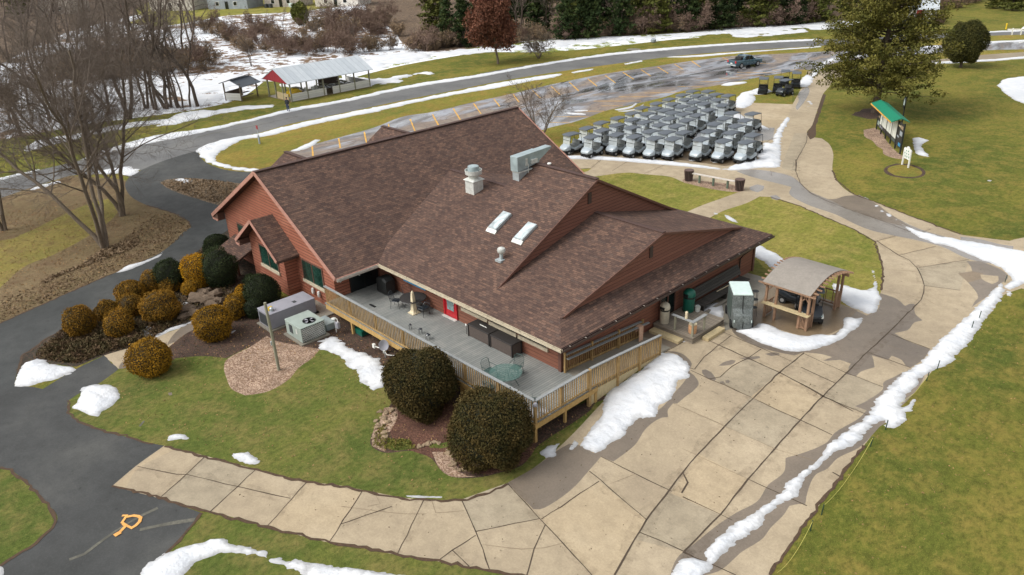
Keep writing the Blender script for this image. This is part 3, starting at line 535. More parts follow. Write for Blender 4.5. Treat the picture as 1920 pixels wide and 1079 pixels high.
# ---------------------------------------------------------------- snow that still lies on the ground: real drifts with thin ragged edges
def snoise(X, Y, sc, seed, oct=4):
    q = np.random.default_rng(seed); o = np.zeros_like(X)
    for k in range(oct):
        for _ in range(5):
            a = q.uniform(0, 6.28); f = q.uniform(.7, 1.4) * 2 ** k / sc; o += np.sin((X * math.cos(a) + Y * math.sin(a)) * f * 6.28 + q.uniform(0, 6.28)) / 1.7 ** k
    return o / 5
SV, SF, soff = [], [], 0
def drift(s, T=.12, res=None, ns=.25, slope=.45, hole=0., seed=1):
    global soff
    P = np.array(world2(s)); d0 = np.linalg.norm(P.mean(0) - CP[:2])
    if res is None: res = max(.09, d0 * .0032)
    lo = P.min(0) - .4 - ns; hi = P.max(0) + .4 + ns; nx = int((hi[0] - lo[0]) / res) + 2; ny = int((hi[1] - lo[1]) / res) + 2
    X, Y = np.meshgrid(lo[0] + np.arange(nx) * res, lo[1] + np.arange(ny) * res, indexing='ij')
    D = np.full(X.shape, 1e9); ins = np.zeros(X.shape, bool)
    A = P; B = np.roll(P, -1, 0)
    for a, b in zip(A, B):
        e = b - a; L2 = e @ e
        if L2 < 1e-9: continue
        t = np.clip(((X - a[0]) * e[0] + (Y - a[1]) * e[1]) / L2, 0, 1); D = np.minimum(D, (X - a[0] - t * e[0]) ** 2 + (Y - a[1] - t * e[1]) ** 2)
        c = (a[1] > Y) != (b[1] > Y)
        if abs(e[1]) > 1e-12: ins ^= c & (X < e[0] * (Y - a[1]) / e[1] + a[0])
    D = np.sqrt(D) * np.where(ins, 1, -1); k = max(res * 4, .5)
    D = D + snoise(X, Y, k * 2, seed) * ns * .5 + snoise(X, Y, k * .45, seed + 9, 3) * ns * .2
    if hole: D = np.minimum(D, (snoise(X, Y, k * 5, seed + 5) + hole) * k * 3)
    H = np.where(D > 0, T * (1 - np.exp(-np.maximum(D, 0) * slope / T)), D * .5) + np.where(D > .1, snoise(X, Y, 1.3, seed + 3) * T * .22 + snoise(X, Y, .35, seed + 4, 2) * T * .06, 0)
    ty = np.clip((Y + 3) / 9, 0, 1); Z = .5 * ty * ty * (3 - 2 * ty) + H - .004
    ok = D > -res * 1.2; cell = (D > 0); q = cell[:-1, :-1] | cell[1:, :-1] | cell[:-1, 1:] | cell[1:, 1:]
    idx = np.arange(nx * ny).reshape(nx, ny); F = np.stack([idx[:-1, :-1], idx[1:, :-1], idx[1:, 1:], idx[:-1, 1:]], -1)[q]
    u, inv = np.unique(F, return_inverse=True); Vv = np.stack([X.ravel(), Y.ravel(), Z.ravel()], 1)[u]
    return Vv, inv.reshape(F.shape), np.clip(H.ravel()[u], 0, 1)
def snow_obj(name, label, items, group=None):
    V = []; F = []; A_ = []; off = 0
    for it in items:
        a, b, h_ = drift(**it) if isinstance(it, dict) else drift(it); V.append(a); F.append(b + off); off += len(a); A_.append(h_)
    me = fastmesh(name, np.concatenate(V), np.concatenate(F), ['snow'], smooth=True); at = me.attributes.new('depth', 'FLOAT', 'POINT'); at.data.foreach_set('value', np.concatenate(A_).astype(np.float32)); o = mobj(name, me); o['kind'] = 'stuff'
    if label: tag(o, label, 'snow', group)
    return o
D_ = lambda s, **k: dict(s=s, **k)
snow_obj('snow', 'thick white snow bank along the concrete below the wooden ramp railing', [D_('1237 661 1268 664 1290 681 1290 708 1270 718 1262 745 1240 760 1230 782 1193 786 1175 810 1150 830 1128 845 1113 852 1088 836 1110 800 1130 775 1132 745 1158 722 1197 697', T=.2, ns=.22, seed=2), '1016 851 1023 836 1048 832 1040 859 1023 861', '1067 841 1076 828 1084 832 1070 845'])
snow_obj('snow', 'ragged snow patch on the lawn beside the left round bush and the deck', [D_('598 640 620 629 640 638 660 655 690 665 712 678 722 693 724 727 703 731 688 724 672 710 670 695 655 690 645 676 632 668 615 660 600 655', T=.1, ns=.4, seed=4)])
snow_obj('snow', 'triangular snow pile at the tip of the shrub bed on the driveway', [D_('27 720 33 700 45 682 71 672 84 675 94 682 116 686 139 690 143 694 131 702 105 710 75 718 52 726 28 725', T=.25, ns=.2, seed=5)])
snow_obj('snow', 'rounded snow pile on the corner of the front lawn beside the driveway', [D_('135 766 147 746 153 726 183 721 213 724 225 739 217 756 193 771 182 782 172 781 153 772', T=.28, ns=.18, seed=6)])
snow_obj('snow', 'small snow remnants on the front lawn by the concrete strip', ['310 819 325 814 350 815 353 822 335 825 315 824', '435 851 450 848 470 850 488 867 480 872 460 868 440 860', D_('758 929 790 930 832 931 828 934 790 934 760 932', ns=.06)])
snow_obj('snow', 'curved snow bank along the bottom lawn edge', [D_('263 1078 277 1053 330 1030 400 1012 415 1010 440 1022 500 1033 505 1046 545 1053 557 1046 582 1058 576 1070 590 1058 640 1063 760 1078 760 1110 590 1095 560 1074 530 1064 490 1046 460 1039 405 1041 370 1056 345 1082 330 1110 240 1110', T=.16, ns=.2, seed=8), D_('-30 1060 0 1058 8 1070 0 1090 -30 1090', ns=.1)])
snow_obj('snow', 'long narrow snow ridge along the right edge of the concrete', [D_('1253 1085 1280 1043 1305 1046 1322 1052 1327 1030 1345 1008 1400 970 1455 930 1475 907 1510 880 1535 862 1545 845 1590 805 1628 778 1632 767 1660 732 1680 712 1705 692 1730 675 1745 655 1785 617 1820 587 1845 562 1878 530 1884 545 1874 565 1850 595 1835 617 1815 645 1797 662 1790 672 1775 685 1752 695 1727 710 1720 722 1702 740 1690 765 1700 760 1715 748 1708 770 1702 772 1697 790 1680 800 1662 801 1657 790 1637 797 1605 832 1587 841 1557 856 1537 874 1507 899 1502 919 1498 932 1480 936 1447 956 1423 989 1380 1019 1360 1036 1340 1061 1323 1079 1310 1100 1240 1110', T=.2, ns=.2, seed=9)])
snow_obj('snow', 'broad tapering snow band on the upper right path', [D_('1684 416 1712 430 1752 441 1801 450 1860 460 1930 474 2000 490 2000 520 1920 533 1907 538 1893 544 1880 538 1896 522 1885 508 1860 495 1839 487 1806 473 1779 462 1752 456 1725 446 1706 434', T=.2, ns=.2, seed=10)] + ['1640 386 1645 385 1650 390 1644 391', '1652 393 1658 395 1657 399 1651 397', '1662 399 1670 404 1674 410 1666 406', '1676 409 1684 410 1682 414 1675 412', '1884 546 1896 546 1902 552 1892 556', '1606 362 1625 371 1634 376 1622 372'])
snow_obj('snow', 'curved snow mound in front of the pergola', [D_('1379 621 1389 615 1414 612 1420 606 1435 608 1453 613 1468 621 1488 627 1512 630 1540 627 1554 628 1567 628 1580 613 1583 597 1592 594 1604 597 1617 596 1617 606 1600 620 1570 640 1533 654 1493 660 1467 657 1427 643', T=.2, ns=.14, seed=11)])
snow_obj('snow', 'snow drift on the lawn at the right end of the pergola', [D_('1563 532 1590 536 1617 544 1628 545 1638 534 1636 515 1633 500 1640 514 1646 538 1651 560 1648 574 1638 587 1628 591 1611 582 1590 574 1576 565 1560 540', T=.14, ns=.2, seed=12)])
snow_obj('snow', 'snow drift on the lawn between the roof corner and the pergola', [D_('1400 466 1420 458 1440 468 1470 485 1486 494 1470 512 1448 505 1430 490 1410 480', T=.14, ns=.25, seed=13), D_('1357 403 1366 404 1376 411 1388 418 1378 418 1362 410', ns=.12), D_('1338 398 1346 401 1344 404 1337 401', ns=.1)])
snow_obj('snow', 'small snow heap beside the wooden platform', [D_('1313 583 1322 573 1340 567 1353 568 1358 590 1356 597 1338 592', T=.2, ns=.1, seed=14), D_('1272 636 1284 640 1286 644 1274 640', ns=.05)])
snow_obj('snow', 'plowed snow corner beside the golf cart fleet', [D_('1354 318 1380 309 1404 303 1423 300 1420 292 1430 280 1428 268 1448 271 1451 257 1461 238 1474 220 1482 221 1473 238 1466 257 1463 279 1466 313 1450 315 1426 315 1380 320', T=.35, ns=.3, seed=15), D_('1060 292 1120 293 1180 297 1240 301 1300 308 1352 316 1352 319 1300 314 1240 309 1180 304 1120 300 1062 298', ns=.12), D_('1423 232 1440 240 1443 245 1428 242', ns=.1), '1292 297 1302 296 1306 302 1294 303', '1332 300 1344 299 1346 306 1336 306', D_('1296 245 1310 232 1322 236 1318 252 1310 262 1298 262', T=.2), D_('1368 214 1390 214 1396 222 1384 226 1370 222', T=.2)])
snow_obj('snow', 'snow strip behind the golf cart fleet by the black carts', [D_('1380 188 1391 175 1408 170 1421 166 1440 168 1450 172 1430 178 1412 178 1417 185 1402 201 1395 204 1378 202', T=.25, ns=.25, seed=16), D_('1455 165 1462 160 1470 168 1458 172', ns=.1), '1350 160 1362 156 1400 153 1398 156 1366 162', D_('1498 153 1513 139 1523 144 1522 157 1514 164 1500 164', T=.15), '1509 202 1519 198 1512 190 1520 190 1524 196', '1468 176 1480 174 1479 178', D_('1484 178 1490 178 1488 182', ns=.05)])
snow_obj('snow', 'snow bank ringing the grass island at the driveway mouth', [D_('370 280 400 267 425 261 480 252 547 235 640 215 773 188 860 171 940 155 1053 138 1050 142 990 154 940 164 860 177 773 194 700 211 640 223 560 241 500 256 455 262 430 276 408 290 405 300 420 308 450 314 480 316 500 318 500 324 440 319 410 312 385 302 375 292', T=.2, ns=.45, seed=17), D_('540 284 560 277 575 270 590 262 600 263 585 275 560 284', ns=.3), D_('1070 136 1115 128 1112 131 1075 138', ns=.2), D_('1170 120 1205 113 1206 116 1172 122', ns=.2), D_('1240 108 1290 105 1400 97 1540 87 1540 89 1400 99 1290 108', ns=.3)])
snow_obj('snow', 'long snow line along the far side of the road', [D_('-60 350 0 334 75 317 74 320 0 339 -60 354', ns=.2), D_('145 303 190 284 233 270 330 248 370 244 467 224 547 204 640 188 773 159 893 141 1007 121 1140 101 1280 88 1400 80 1540 73 1540 76 1400 83 1280 92 1140 105 1007 125 893 146 773 165 640 193 547 210 467 229 370 251 270 272 225 281 190 291 160 299', ns=.5, T=.15, seed=18), D_('1640 68 1740 65 1839 60 2000 54 2000 57 1839 62 1740 67', ns=.3), D_('1729 87 1764 86 1764 90 1740 91', ns=.2), D_('1839 79 1930 75 2000 73 2000 76 1930 78 1839 82', ns=.2), D_('1738 117 1833 113 1940 105 2100 97 2100 101 1940 109 1833 117 1740 121', ns=.3), D_('1520 142 1540 120 1560 110 1640 102 1640 105 1565 114 1545 126 1526 146', ns=.3)])
snow_obj('snow', 'snow sheet on the verge below the bare woods', [D_('45 281 65 265 110 257 150 250 250 230 375 218 378 221 275 236 212 246 150 260 100 272 50 285', ns=1.1, seed=19), D_('290 238 333 213 377 207 400 208 450 200 510 197 512 202 467 206 400 217 333 233', ns=.8, seed=20), D_('165 325 215 315 240 312 262 318 250 330 240 334 225 326 190 328', ns=.6), D_('60 352 110 338 112 343 64 357', ns=.6)])
snow_obj('snow', 'wide snow sheet under the woods behind the road', [D_('-300 240 -60 200 0 178 130 160 250 155 393 146 500 130 640 112 700 104 840 96 1040 77 1280 63 1440 51 1560 43 1565 52 1500 52 1420 60 1300 68 1150 80 1035 91 900 100 790 112 730 126 650 132 640 145 700 150 760 141 800 135 812 142 770 150 700 160 640 165 560 170 500 150 430 165 425 182 370 203 250 220 100 243 0 256 -300 300', T=.2, ns=2.2, hole=.4, seed=21, res=.55)])
snow_obj('snow', 'flat snow patches on the fairway behind the parking lot', [D_('1370 62 1400 57 1500 46 1518 60 1460 66 1400 71 1375 70', ns=.9, hole=.6, seed=22), D_('1500 46 1560 40 1600 40 1600 52 1540 56 1515 56', ns=.8)])
snow_obj('snow', 'bright snow field patch at the right edge on the fairway', [D_('1872 157 1890 147 1930 143 1990 150 1990 215 1915 193 1885 177', T=.12, ns=.4, seed=23)])
snow_obj('snow', 'crescent of snow on the lawn behind the scoreboard', [D_('1711 259 1723 258 1744 264 1730 271 1731 280 1747 296 1735 295 1723 291 1714 283 1712 269', T=.1, ns=.2, seed=24), '1852 338 1857 338 1857 341 1852 341'])
snow_obj('snow', 'thin snow strip at the woods edge of the driveway', [D_('213 514 240 498 270 490 295 479 307 469 300 481 270 495 240 507', T=.12, ns=.15, seed=25)])
snow_obj('snow', 'broken snow line along the shrub bed walkway', [D_('266 626 272 610 285 612 287 628 272 632', ns=.2), D_('288 632 302 624 310 618 345 608 380 594 384 597 345 613 315 624 300 630 292 634', ns=.2), D_('338 568 352 566 358 572 350 576', ns=.1), D_('430 624 442 618 443 621 433 627', ns=.05), '80 639 86 638 84 643'])
snow_obj('snow', 'small snow patches in the parking lot', [D_('1074 208 1104 206 1103 209 1078 210', ns=.1), D_('1050 211 1100 213 1098 216 1070 215', ns=.1), D_('1150 206 1180 200 1192 193 1196 194 1185 203 1160 208', ns=.1, T=.05), D_('1155 209 1190 205 1205 195 1208 190 1209 194 1198 205 1175 210', ns=.1, T=.05), D_('1380 0 1400 0 1400 3 1380 3', ns=.1), D_('330 337 345 334 362 341 350 345', ns=.4)])
# ================================================================ THE CLUBHOUSE (building axes = world axes, metres)
E = 2.887; XR = -8.1; RZ = 4.69; X1 = 14.82; Y2 = 19.06; YM = 9.53; SK = 1.45; SZ = .57; LZ = 2.62; TZ = 4.64
YA, YB = -2.95, 19.5; YW = -2.42     # near rake, far rake, near gable wall
H = thing('clubhouse', 'large reddish brown sided clubhouse with brown shingle roofs', 'building', (0, 0, 0))
sl_ = RZ / -XR
b = MB()
b.slab([(0, YA, E), (0, YB, E), (XR, YB, E + RZ), (XR, YA, E + RZ)], .16)
b.slab([(2 * XR, YB, E), (2 * XR, YA, E), (XR, YA, E + RZ), (XR, YB, E + RZ)], .16)
MR = b.build('roof', ['shingles'], H)
b = MB(); b.beam((XR, YA - .02, E + RZ + .01), (XR, YB + .02, E + RZ + .01), .34, .05)
b.build('ridge_cap', ['ridge'], MR)
# rake boards of the main gable
b = MB()
for s_ in (0, 2 * XR):
    for yy in (YA - .035, YB + .035): b.beam((s_, yy, E - .07), (XR, yy, E + RZ - .07), .06, .24)
b.beam((0.03, YA, E - .1), (0.03, 0, E - .1), .08, .16); b.beam((2 * XR - .03, YA, E - .1), (2 * XR - .03, YB, E - .1), .08, .16)
b.build('rake_board', ['trim_rose'], MR)
# cross gables on the far slope
def far_gable(y, zr, xf, zb, nm='cross_gable'):
    b = MB(); hw = (zr - zb) / .62
    b.slab([(xf, y - hw, zb), (XR - .3, y - hw, zb), (XR - .3, y, zr), (xf, y, zr)], .14)
    b.slab([(XR - .3, y + hw, zb), (xf, y + hw, zb), (xf, y, zr), (XR - .3, y, zr)], .14)
    b.add([(xf + .3, y - hw + .3, zb), (xf + .3, y + hw - .3, zb), (xf + .3, y, zr - .2)], [(0, 1, 2)], 1)
    b.beam((xf, y, zr + .02), (XR - 1, y, zr + .02), .3, .05, 2)
    b.build(nm, ['shingles', 'siding', 'ridge'], MR)
far_gable(10.85, E + 3.9, -14.35, E + 1.0); far_gable(2.05, E + 3.9, -13.6, E + 1.9)
# wing roof: a broad low gable with a skirt all round, a tall gable rising out of it
b = MB(); c0 = -SK * SZ / SK / sl_; z = lambda v: E + v
skx = X1 - SK
vx = -SZ / sl_; vx2 = -LZ / sl_
b.slab([(0, 0, z(0)), (X1, 0, z(0)), (skx, SK, z(SZ)), (vx, SK, z(SZ))], .14)
b.slab([(X1, 0, z(0)), (X1, Y2, z(0)), (skx, Y2 - SK, z(SZ)), (skx, SK, z(SZ))], .14)
b.slab([(X1, Y2, z(0)), (0, Y2, z(0)), (vx, Y2 - SK, z(SZ)), (skx, Y2 - SK, z(SZ))], .14)
b.slab([(vx, SK, z(SZ)), (skx + .14, SK, z(SZ)), (skx + .14, YM, z(LZ)), (vx2, YM, z(LZ))], .12)
b.slab([(skx + .14, Y2 - SK, z(SZ)), (vx, Y2 - SK, z(SZ)), (vx2, YM, z(LZ)), (skx + .14, YM, z(LZ))], .12)
WR = b.build('roof', ['shingles'], H)
b = MB(); XT0, XT1 = 3.3, 8.65
b.slab([(XT0, SK, z(SZ) + .003), (XT1 + .14, SK, z(SZ) + .003), (XT1 + .14, YM, z(TZ)), (XT0, YM, z(TZ))], .12)
b.slab([(XT1 + .14, Y2 - SK, z(SZ) + .003), (XT0, Y2 - SK, z(SZ) + .003), (XT0, YM, z(TZ)), (XT1 + .14, YM, z(TZ))], .12)
TR = b.build('roof', ['shingles'], H)

for x_a, x_b in ((vx2, XT0), (XT1, skx + .14)): b = MB(); b.beam((x_a, YM, z(LZ) + .01), (x_b, YM, z(LZ) + .01), .3, .05); b.build('ridge_cap', ['ridge'], WR)

b = MB(); b.beam((XT0, YM, z(TZ) + .01), (XT1 + .14, YM, z(TZ) + .01), .3, .05); b.build('ridge_cap', ['ridge'], TR)
for xg, top, nm in ((skx, LZ, WR), (XT1, TZ, TR)):
    b = MB(); b.slab([(xg, SK, z(SZ) - .02), (xg, Y2 - SK, z(SZ) - .02), (xg, YM, z(top) - .12)], .2, 0, (-1, 0, 0))
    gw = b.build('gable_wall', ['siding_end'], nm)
    b = MB(); zz = z(top) - .55
    b.box(xg + .003, YM - .18 + (-.9 if top == LZ else -.5), zz - 1.0 + (.35 if top == LZ else .2), xg + .05, YM + .1 + (-.9 if top == LZ else -.5), zz - .35 + (.35 if top == LZ else .2)); b.build('gable_vent', ['gutter_dark'], nm)
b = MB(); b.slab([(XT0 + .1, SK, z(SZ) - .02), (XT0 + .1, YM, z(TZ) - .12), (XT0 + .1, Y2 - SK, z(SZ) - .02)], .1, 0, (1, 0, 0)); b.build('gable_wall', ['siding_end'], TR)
# rake trim in matching brown and eave trim
b = MB(); b.beam((skx + .165, SK + .1, z(SZ) - .03), (skx + .165, YM, z(LZ) - .07), .04, .13); b.beam((skx + .165, Y2 - SK - .1, z(SZ) - .03), (skx + .165, YM, z(LZ) - .07), .04, .13); b.build('rake_board', ['trim_brown'], WR)
b = MB(); b.beam((XT1 + .165, SK + .1, z(SZ) - .03), (XT1 + .165, YM, z(TZ) - .07), .04, .13); b.beam((XT1 + .165, Y2 - SK - .1, z(SZ) - .03), (XT1 + .165, YM, z(TZ) - .07), .04, .13); b.build('rake_board', ['trim_brown'], TR)
def gutter(p, q, out, mats, nm='gutter'):
    b = MB(); p, q, o = Vector(p), Vector(q), Vector(out)
    b.beam(p + o * .02 + Vector((0, 0, -.11)), q + o * .02 + Vector((0, 0, -.11)), .03, .17, 0)
    b.beam(p + o * .08 + Vector((0, 0, -.15)), q + o * .08 + Vector((0, 0, -.15)), .12, .02, 0); b.beam(p + o * .14 + Vector((0, 0, -.09)), q + o * .14 + Vector((0, 0, -.09)), .02, .13, 0)
    L = (q - p).length; k = int(L / 1.1)
    for i in range(k): c = p.lerp(q, (i + .5) / k); b.beam(c + Vector((0, 0, -.03)), c + o * .14 + Vector((0, 0, -.03)), .03, .01, 1)
    return b.build(nm, mats, H)
gutter((-.02, -.02, E), (X1 + .1, -.02, E), (0, -1, 0), ['trim_light', 'trim_light']); g_ = gutter((X1 + .02, -.1, E), (X1 + .02, Y2, E), (1, 0, 0), ['gutter_dark', 'gutter'])
gutter((.12, YA, E), (.12, -.2, E), (1, 0, 0), ['gutter', 'gutter'])
b = MB(); b.tube([(X1 + .1, 16.9, E - .15), (14.4, 16.6, 2.2), (14.22, 16.55, 1.9), (14.22, 16.55, .9), (14.5, 16.3, .55)], .05, 8); b.build('downspout', ['gutter_dark'], H, True)
# soffits
b = MB(); b.box(.0, .02, E - .19, X1 - .02, .72, E - .165); b.build('soffit', ['soffit'], H); b = MB(); b.box(X1 - .75, .72, E - .19, X1 - .02, Y2 - .02, E - .165); b.build('soffit', ['soffit'], H); b = MB(); b.box(-1.25, YA + .3, E - .25, -.05, .72, E - .225); b.build('soffit', ['soffit'], H)
# walls
b = MB(); T = .2; wx0, wx1 = -15.3, -1.2
zt = lambda x: E + RZ - abs(x - XR) * sl_ - .17
b.slab([(wx0, YW, -.3), (wx1, YW, -.3), (wx1, YW, zt(wx1)), (XR, YW, zt(XR)), (wx0, YW, zt(wx0))], T, 0, (0, 1, 0))
b.slab([(wx1, YB - .5, -.3), (wx0, YB - .5, -.3), (wx0, YB - .5, zt(wx0)), (XR, YB - .5, zt(XR)), (wx1, YB - .5, zt(wx1))], T, 0, (0, -1, 0))
b.box(wx0, YW + T, -.3, wx0 + T, YB - .7, zt(wx0)); b.box(wx1 - T, YW + T, -.3, wx1, YB - .7, E - .2)
b.build('wall', ['siding'], H)
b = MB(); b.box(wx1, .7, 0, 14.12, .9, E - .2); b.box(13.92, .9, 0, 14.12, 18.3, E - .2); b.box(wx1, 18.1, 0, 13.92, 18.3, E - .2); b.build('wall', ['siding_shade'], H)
for q_ in ((14.02, .6, .5, 14.2, .78, E - .2), (-1.28, .62, 1, -1.1, .78, E - .25), (14.06, 18.2, .4, 14.2, 18.36, E - .2)): b = MB(); b.box(*q_); b.build('corner_board', ['trim_brown'], H)
# bay on the near gable
BX, BZ, BY0 = -7.75, 4.78, -3.95; bh = 2.75; bzl = 2.8; bw = 2.2; byw = -3.25
b = MB(); b.slab([(BX + bh, BY0, bzl), (BX + bh, YW, bzl), (BX, YW, BZ), (BX, BY0, BZ)], .13); b.slab([(BX - bh, YW, bzl), (BX - bh, BY0, bzl), (BX, BY0, BZ), (BX, YW, BZ)], .13)
BR = b.build('bay_roof', ['shingles'], H)
b = MB(); b.beam((BX + bh, BY0 - .03, bzl - .06), (BX, BY0 - .03, BZ - .06), .05, .2); b.beam((BX - bh, BY0 - .03, bzl - .06), (BX, BY0 - .03, BZ - .06), .05, .2); b.build('rake_board', ['trim_rose'], BR)
b = MB(); k = (BZ - bzl) / bh; zt2 = lambda x: BZ - abs(x - BX) * k - .14
b.slab([(BX - bw, byw, -.3), (BX + bw, byw, -.3), (BX + bw, byw, zt2(BX + bw)), (BX, byw, zt2(BX)), (BX - bw, byw, zt2(BX - bw))], .16, 0, (0, 1, 0))
b.box(BX + bw - .16, byw + .16, -.3, BX + bw, YW, zt2(BX + bw)); b.box(BX - bw, byw + .16, -.3, BX - bw + .16, YW, zt2(BX - bw)); b.build('bay_wall', ['siding'], H)
b = MB(); b.box(BX - bh + .08, BY0 + .05, bzl - .22, BX - bw, YW, bzl - .19); b.build('soffit', ['soffit'], BR); b = MB(); b.box(BX + bw, BY0 + .05, bzl - .22, BX + bh - .08, YW, bzl - .19); b.build('soffit', ['soffit'], BR)
def window(x0, z0, x1, z1, y, gl='glass', shade=None, fw=.09):   # opening in a wall that faces -y
    b = MB(); b.box(x0 - fw, y - .05, z0 - fw, x0, y + .02, z1 + fw); b.box(x1, y - .05, z0 - fw, x1 + fw, y + .02, z1 + fw); b.box(x0, y - .05, z1, x1, y + .02, z1 + fw)
    f = b.build('window', ['trim_brown'], H)
    b = MB(); b.box(x0 - fw - .03, y - .1, z0 - .2, x1 + fw + .03, y - .003, z0 - .003); b.build('sill', ['trim_light'], f)
    b = MB(); b.box(x0, y - .03, z0, x1, y - .01, z1); b.build('pane', [gl], f)
    if shade: b = MB(); b.box((x0 + x1) / 2 - .03, y - .05, z0, (x0 + x1) / 2 + .03, y - .031, z1); b.build('mullion', ['trim_brown'], f)
    return f
window(BX - .85, 1.45, BX + 1.35, 2.75, byw, shade=True); window(-4.75, 1.25, -2.45, 2.55, YW, shade=True); window(-13.4, 1.35, -11.6, 2.75, YW, shade=True)
# small entry roof left of the bay
b = MB(); a, c = ony(457, 489, YW), ony(484, 506, YW)
e1, e2 = ony(431, 517, YW - 1.9), ony(456, 534, YW - 1.9)
zt_, zb_ = (a[2] + c[2]) / 2, 0
b.slab([(-14.2, YW - 1.7, 1.0), (-11.0, YW - 1.7, 1.0), (-11.0, YW, 1.75), (-14.2, YW, 1.75)], .14); er = b.build('entry_roof', ['shingles'], H)
for x_ in (-14.1, -11.2): b = MB(); b.box(x_, YW - 1.6, -.2, x_ + .15, YW - 1.45, .9); b.build('post', ['trim_brown'], er)
b = MB(); b.box(-10.85, YW - .12, 1.75, -10.7, YW, 2.0, 0); b.tube([(-10.78, YW - .14, 1.62), (-10.78, YW - .14, 1.78)], .07, 10, 1); b.build('wall_lamp', ['black', 'cream'], H)
# under the eave: dark double door, blue banner, red door, strip windows
b = MB(); b.box(-1.2, -1.4, 1.05, -1.14, .6, E - .26); dd = b.build('double_door', ['blackdoor'], H)
for y_ in (-.42, -1.4, .52): b = MB(); b.box(-1.14, y_, 1.05, -1.1, y_ + .07, E - .26); b.build('jamb', ['black'], dd)
b = MB(); b.lathe([(.02, 0), (.05, .01), (.05, .05), (.02, .07)], 10, (-1.05, -.75, 2.0)); b.build('knob', ['galv_white'], dd)
b = MB(); b.box(5.2, .62, 1.05, 5.33, .7, 3.05); b.box(6.24, .62, 1.05, 6.37, .7, 3.05); b.box(5.33, .62, 2.95, 6.24, .7, 3.05); rd = b.build('red_door', ['red'], H)
b = MB(); b.box(5.33, .66, 1.07, 6.24, .69, 2.95); dl = b.build('door_leaf', ['red'], rd)
b = MB(); b.box(5.5, .645, 1.5, 6.08, .656, 2.75); b.build('pane', ['glass_lite'], dl)
b = MB(); b.lathe([(.01, 0), (.035, .01), (.035, .06), (.01, .07)], 10, (6.15, .62, 2.0)); b.build('handle', ['galv_white'], dl)
b = MB(); b.box(5.2, .45, 1.052, 6.37, .62, 1.09); b.build('threshold', ['galv_white'], rd)
window(6.85, 2.05, 8.8, 2.6, .7, 'glass_gray', fw=.06); window(9.1, 2.0, 11.0, 2.6, .7, 'glass_dark', fw=.06); window(11.3, 2.0, 13.2, 2.6, .7, 'glass_dark', fw=.06)
# end wall door
b = MB(); b.box(14.12, 8.6, .85, 14.16, 9.9, E - .3); ed = b.build('glass_door', ['glass_dark'], H)
for y_ in (9.2, 8.52, 9.9): b = MB(); b.box(14.12 if y_ != 9.2 else 14.165, y_, .85, 14.2, y_ + .08, E - .3); b.build('jamb', ['trim_brown'], ed)
# two white pipe vents, small lamps
for xx in (-3.75, -3.05):
    b = MB(); b.lathe([(.07, 0), (.09, .04), (.09, .32), (.06, .38)], 12, (xx, YW - .12, .55)); b.tube([(xx, YW - .02, .72), (xx, YW - .12, .72)], .05, 8); b.build('wall_vent', ['white'], H, True)
b = MB(); b.tube([(.62 - 1.75, -2.05, 2.1), (-1.05, -2.05, 2.05)], .08, 10); b.build('wall_lamp', ['galv_white'], H)
for (x_, y0_, y1_, z_, pr) in ((2 * XR, YA, YW, E, MR), (BX - bh, BY0, YW, bzl, BR)):
    w_ = .85 if z_ == E else .5; b = MB(); b.hexa([(x_ + .02, y0_ + .02, z_ - .3), (x_ + w_, y0_ + .02, z_ - .3), (x_ + w_, y1_ - .003, z_ - .3), (x_ + .02, y1_ - .003, z_ - .3)], [(x_ + .02, y0_ + .02, z_ - .17), (x_ + w_, y0_ + .02, z_ + (w_ - .35) * .5), (x_ + w_, y1_ - .003, z_ + (w_ - .35) * .5), (x_ + .02, y1_ - .003, z_ - .17)]); b.build('eave_return', ['soffit'], pr)
    b = MB(); b.box(x_, y0_ - .035, z_ - .32, x_ + w_, y0_ + .015, z_ - .2); b.build('eave_trim', ['trim_rose'], pr)
# roof equipment
def skylight(x, y0, y1):
    sl2 = (TZ - SZ) / (YM - SK); zz = lambda y: z(SZ) + (y - SK) * sl2
    b = MB(); w_ = .33; lift = .17
    P = lambda x_, y_, l: (x_, y_ - l * .45, zz(y_) + l * .9)
    b.hexa([P(x - w_, y0, 0), P(x + w_, y0, 0), P(x + w_, y1, 0), P(x - w_, y1, 0)], [P(x - w_, y0, lift), P(x + w_, y0, lift), P(x + w_, y1, lift), P(x - w_, y1, lift)])
    f = b.build('skylight', ['galv'], H)
    b = MB(); i = .05; b.hexa([P(x - w_ + i, y0 + i, lift), P(x + w_ - i, y0 + i, lift), P(x + w_ - i, y1 - i, lift), P(x - w_ + i, y1 - i, lift)], [P(x - w_ + i, y0 + i, lift + .02), P(x + w_ - i, y0 + i, lift + .02), P(x + w_ - i, y1 - i, lift + .02), P(x - w_ + i, y1 - i, lift + .02)]); b.build('pane', ['glass_sky'], f)
    b = MB(); b.hexa([P(x - w_ - .06, y0 - .2, 0.01), P(x + w_ + .06, y0 - .2, .01), P(x + w_ + .06, y0, .01), P(x - w_ - .06, y0, .01)], [P(x - w_ - .06, y0 - .2, .03), P(x + w_ + .06, y0 - .2, .03), P(x + w_ + .06, y0, .12), P(x - w_ - .06, y0, .12)]); b.build('flashing', ['galv_white'], f)
skylight(5.3, 4.5, 5.75); skylight(7.5, 4.42, 5.6)
FX, FY = -.5, 8.2; fz = z(SZ) + (FY - SK) * .2537
b = MB(); b.box(FX - .42, FY - .42, fz - .35, FX + .42, FY + .42, fz + .78); fan = b.build('exhaust_fan', ['galv_white'], H, bevel=.02)
b = MB(); b.hexa([(FX - .5, FY - .5, fz + .76), (FX + .5, FY - .5, fz + .76), (FX + .5, FY + .5, fz + .76), (FX - .5, FY + .5, fz + .76)], [(FX - .32, FY - .32, fz + .9), (FX + .32, FY - .32, fz + .9), (FX + .32, FY + .32, fz + .9), (FX - .32, FY + .32, fz + .9)])
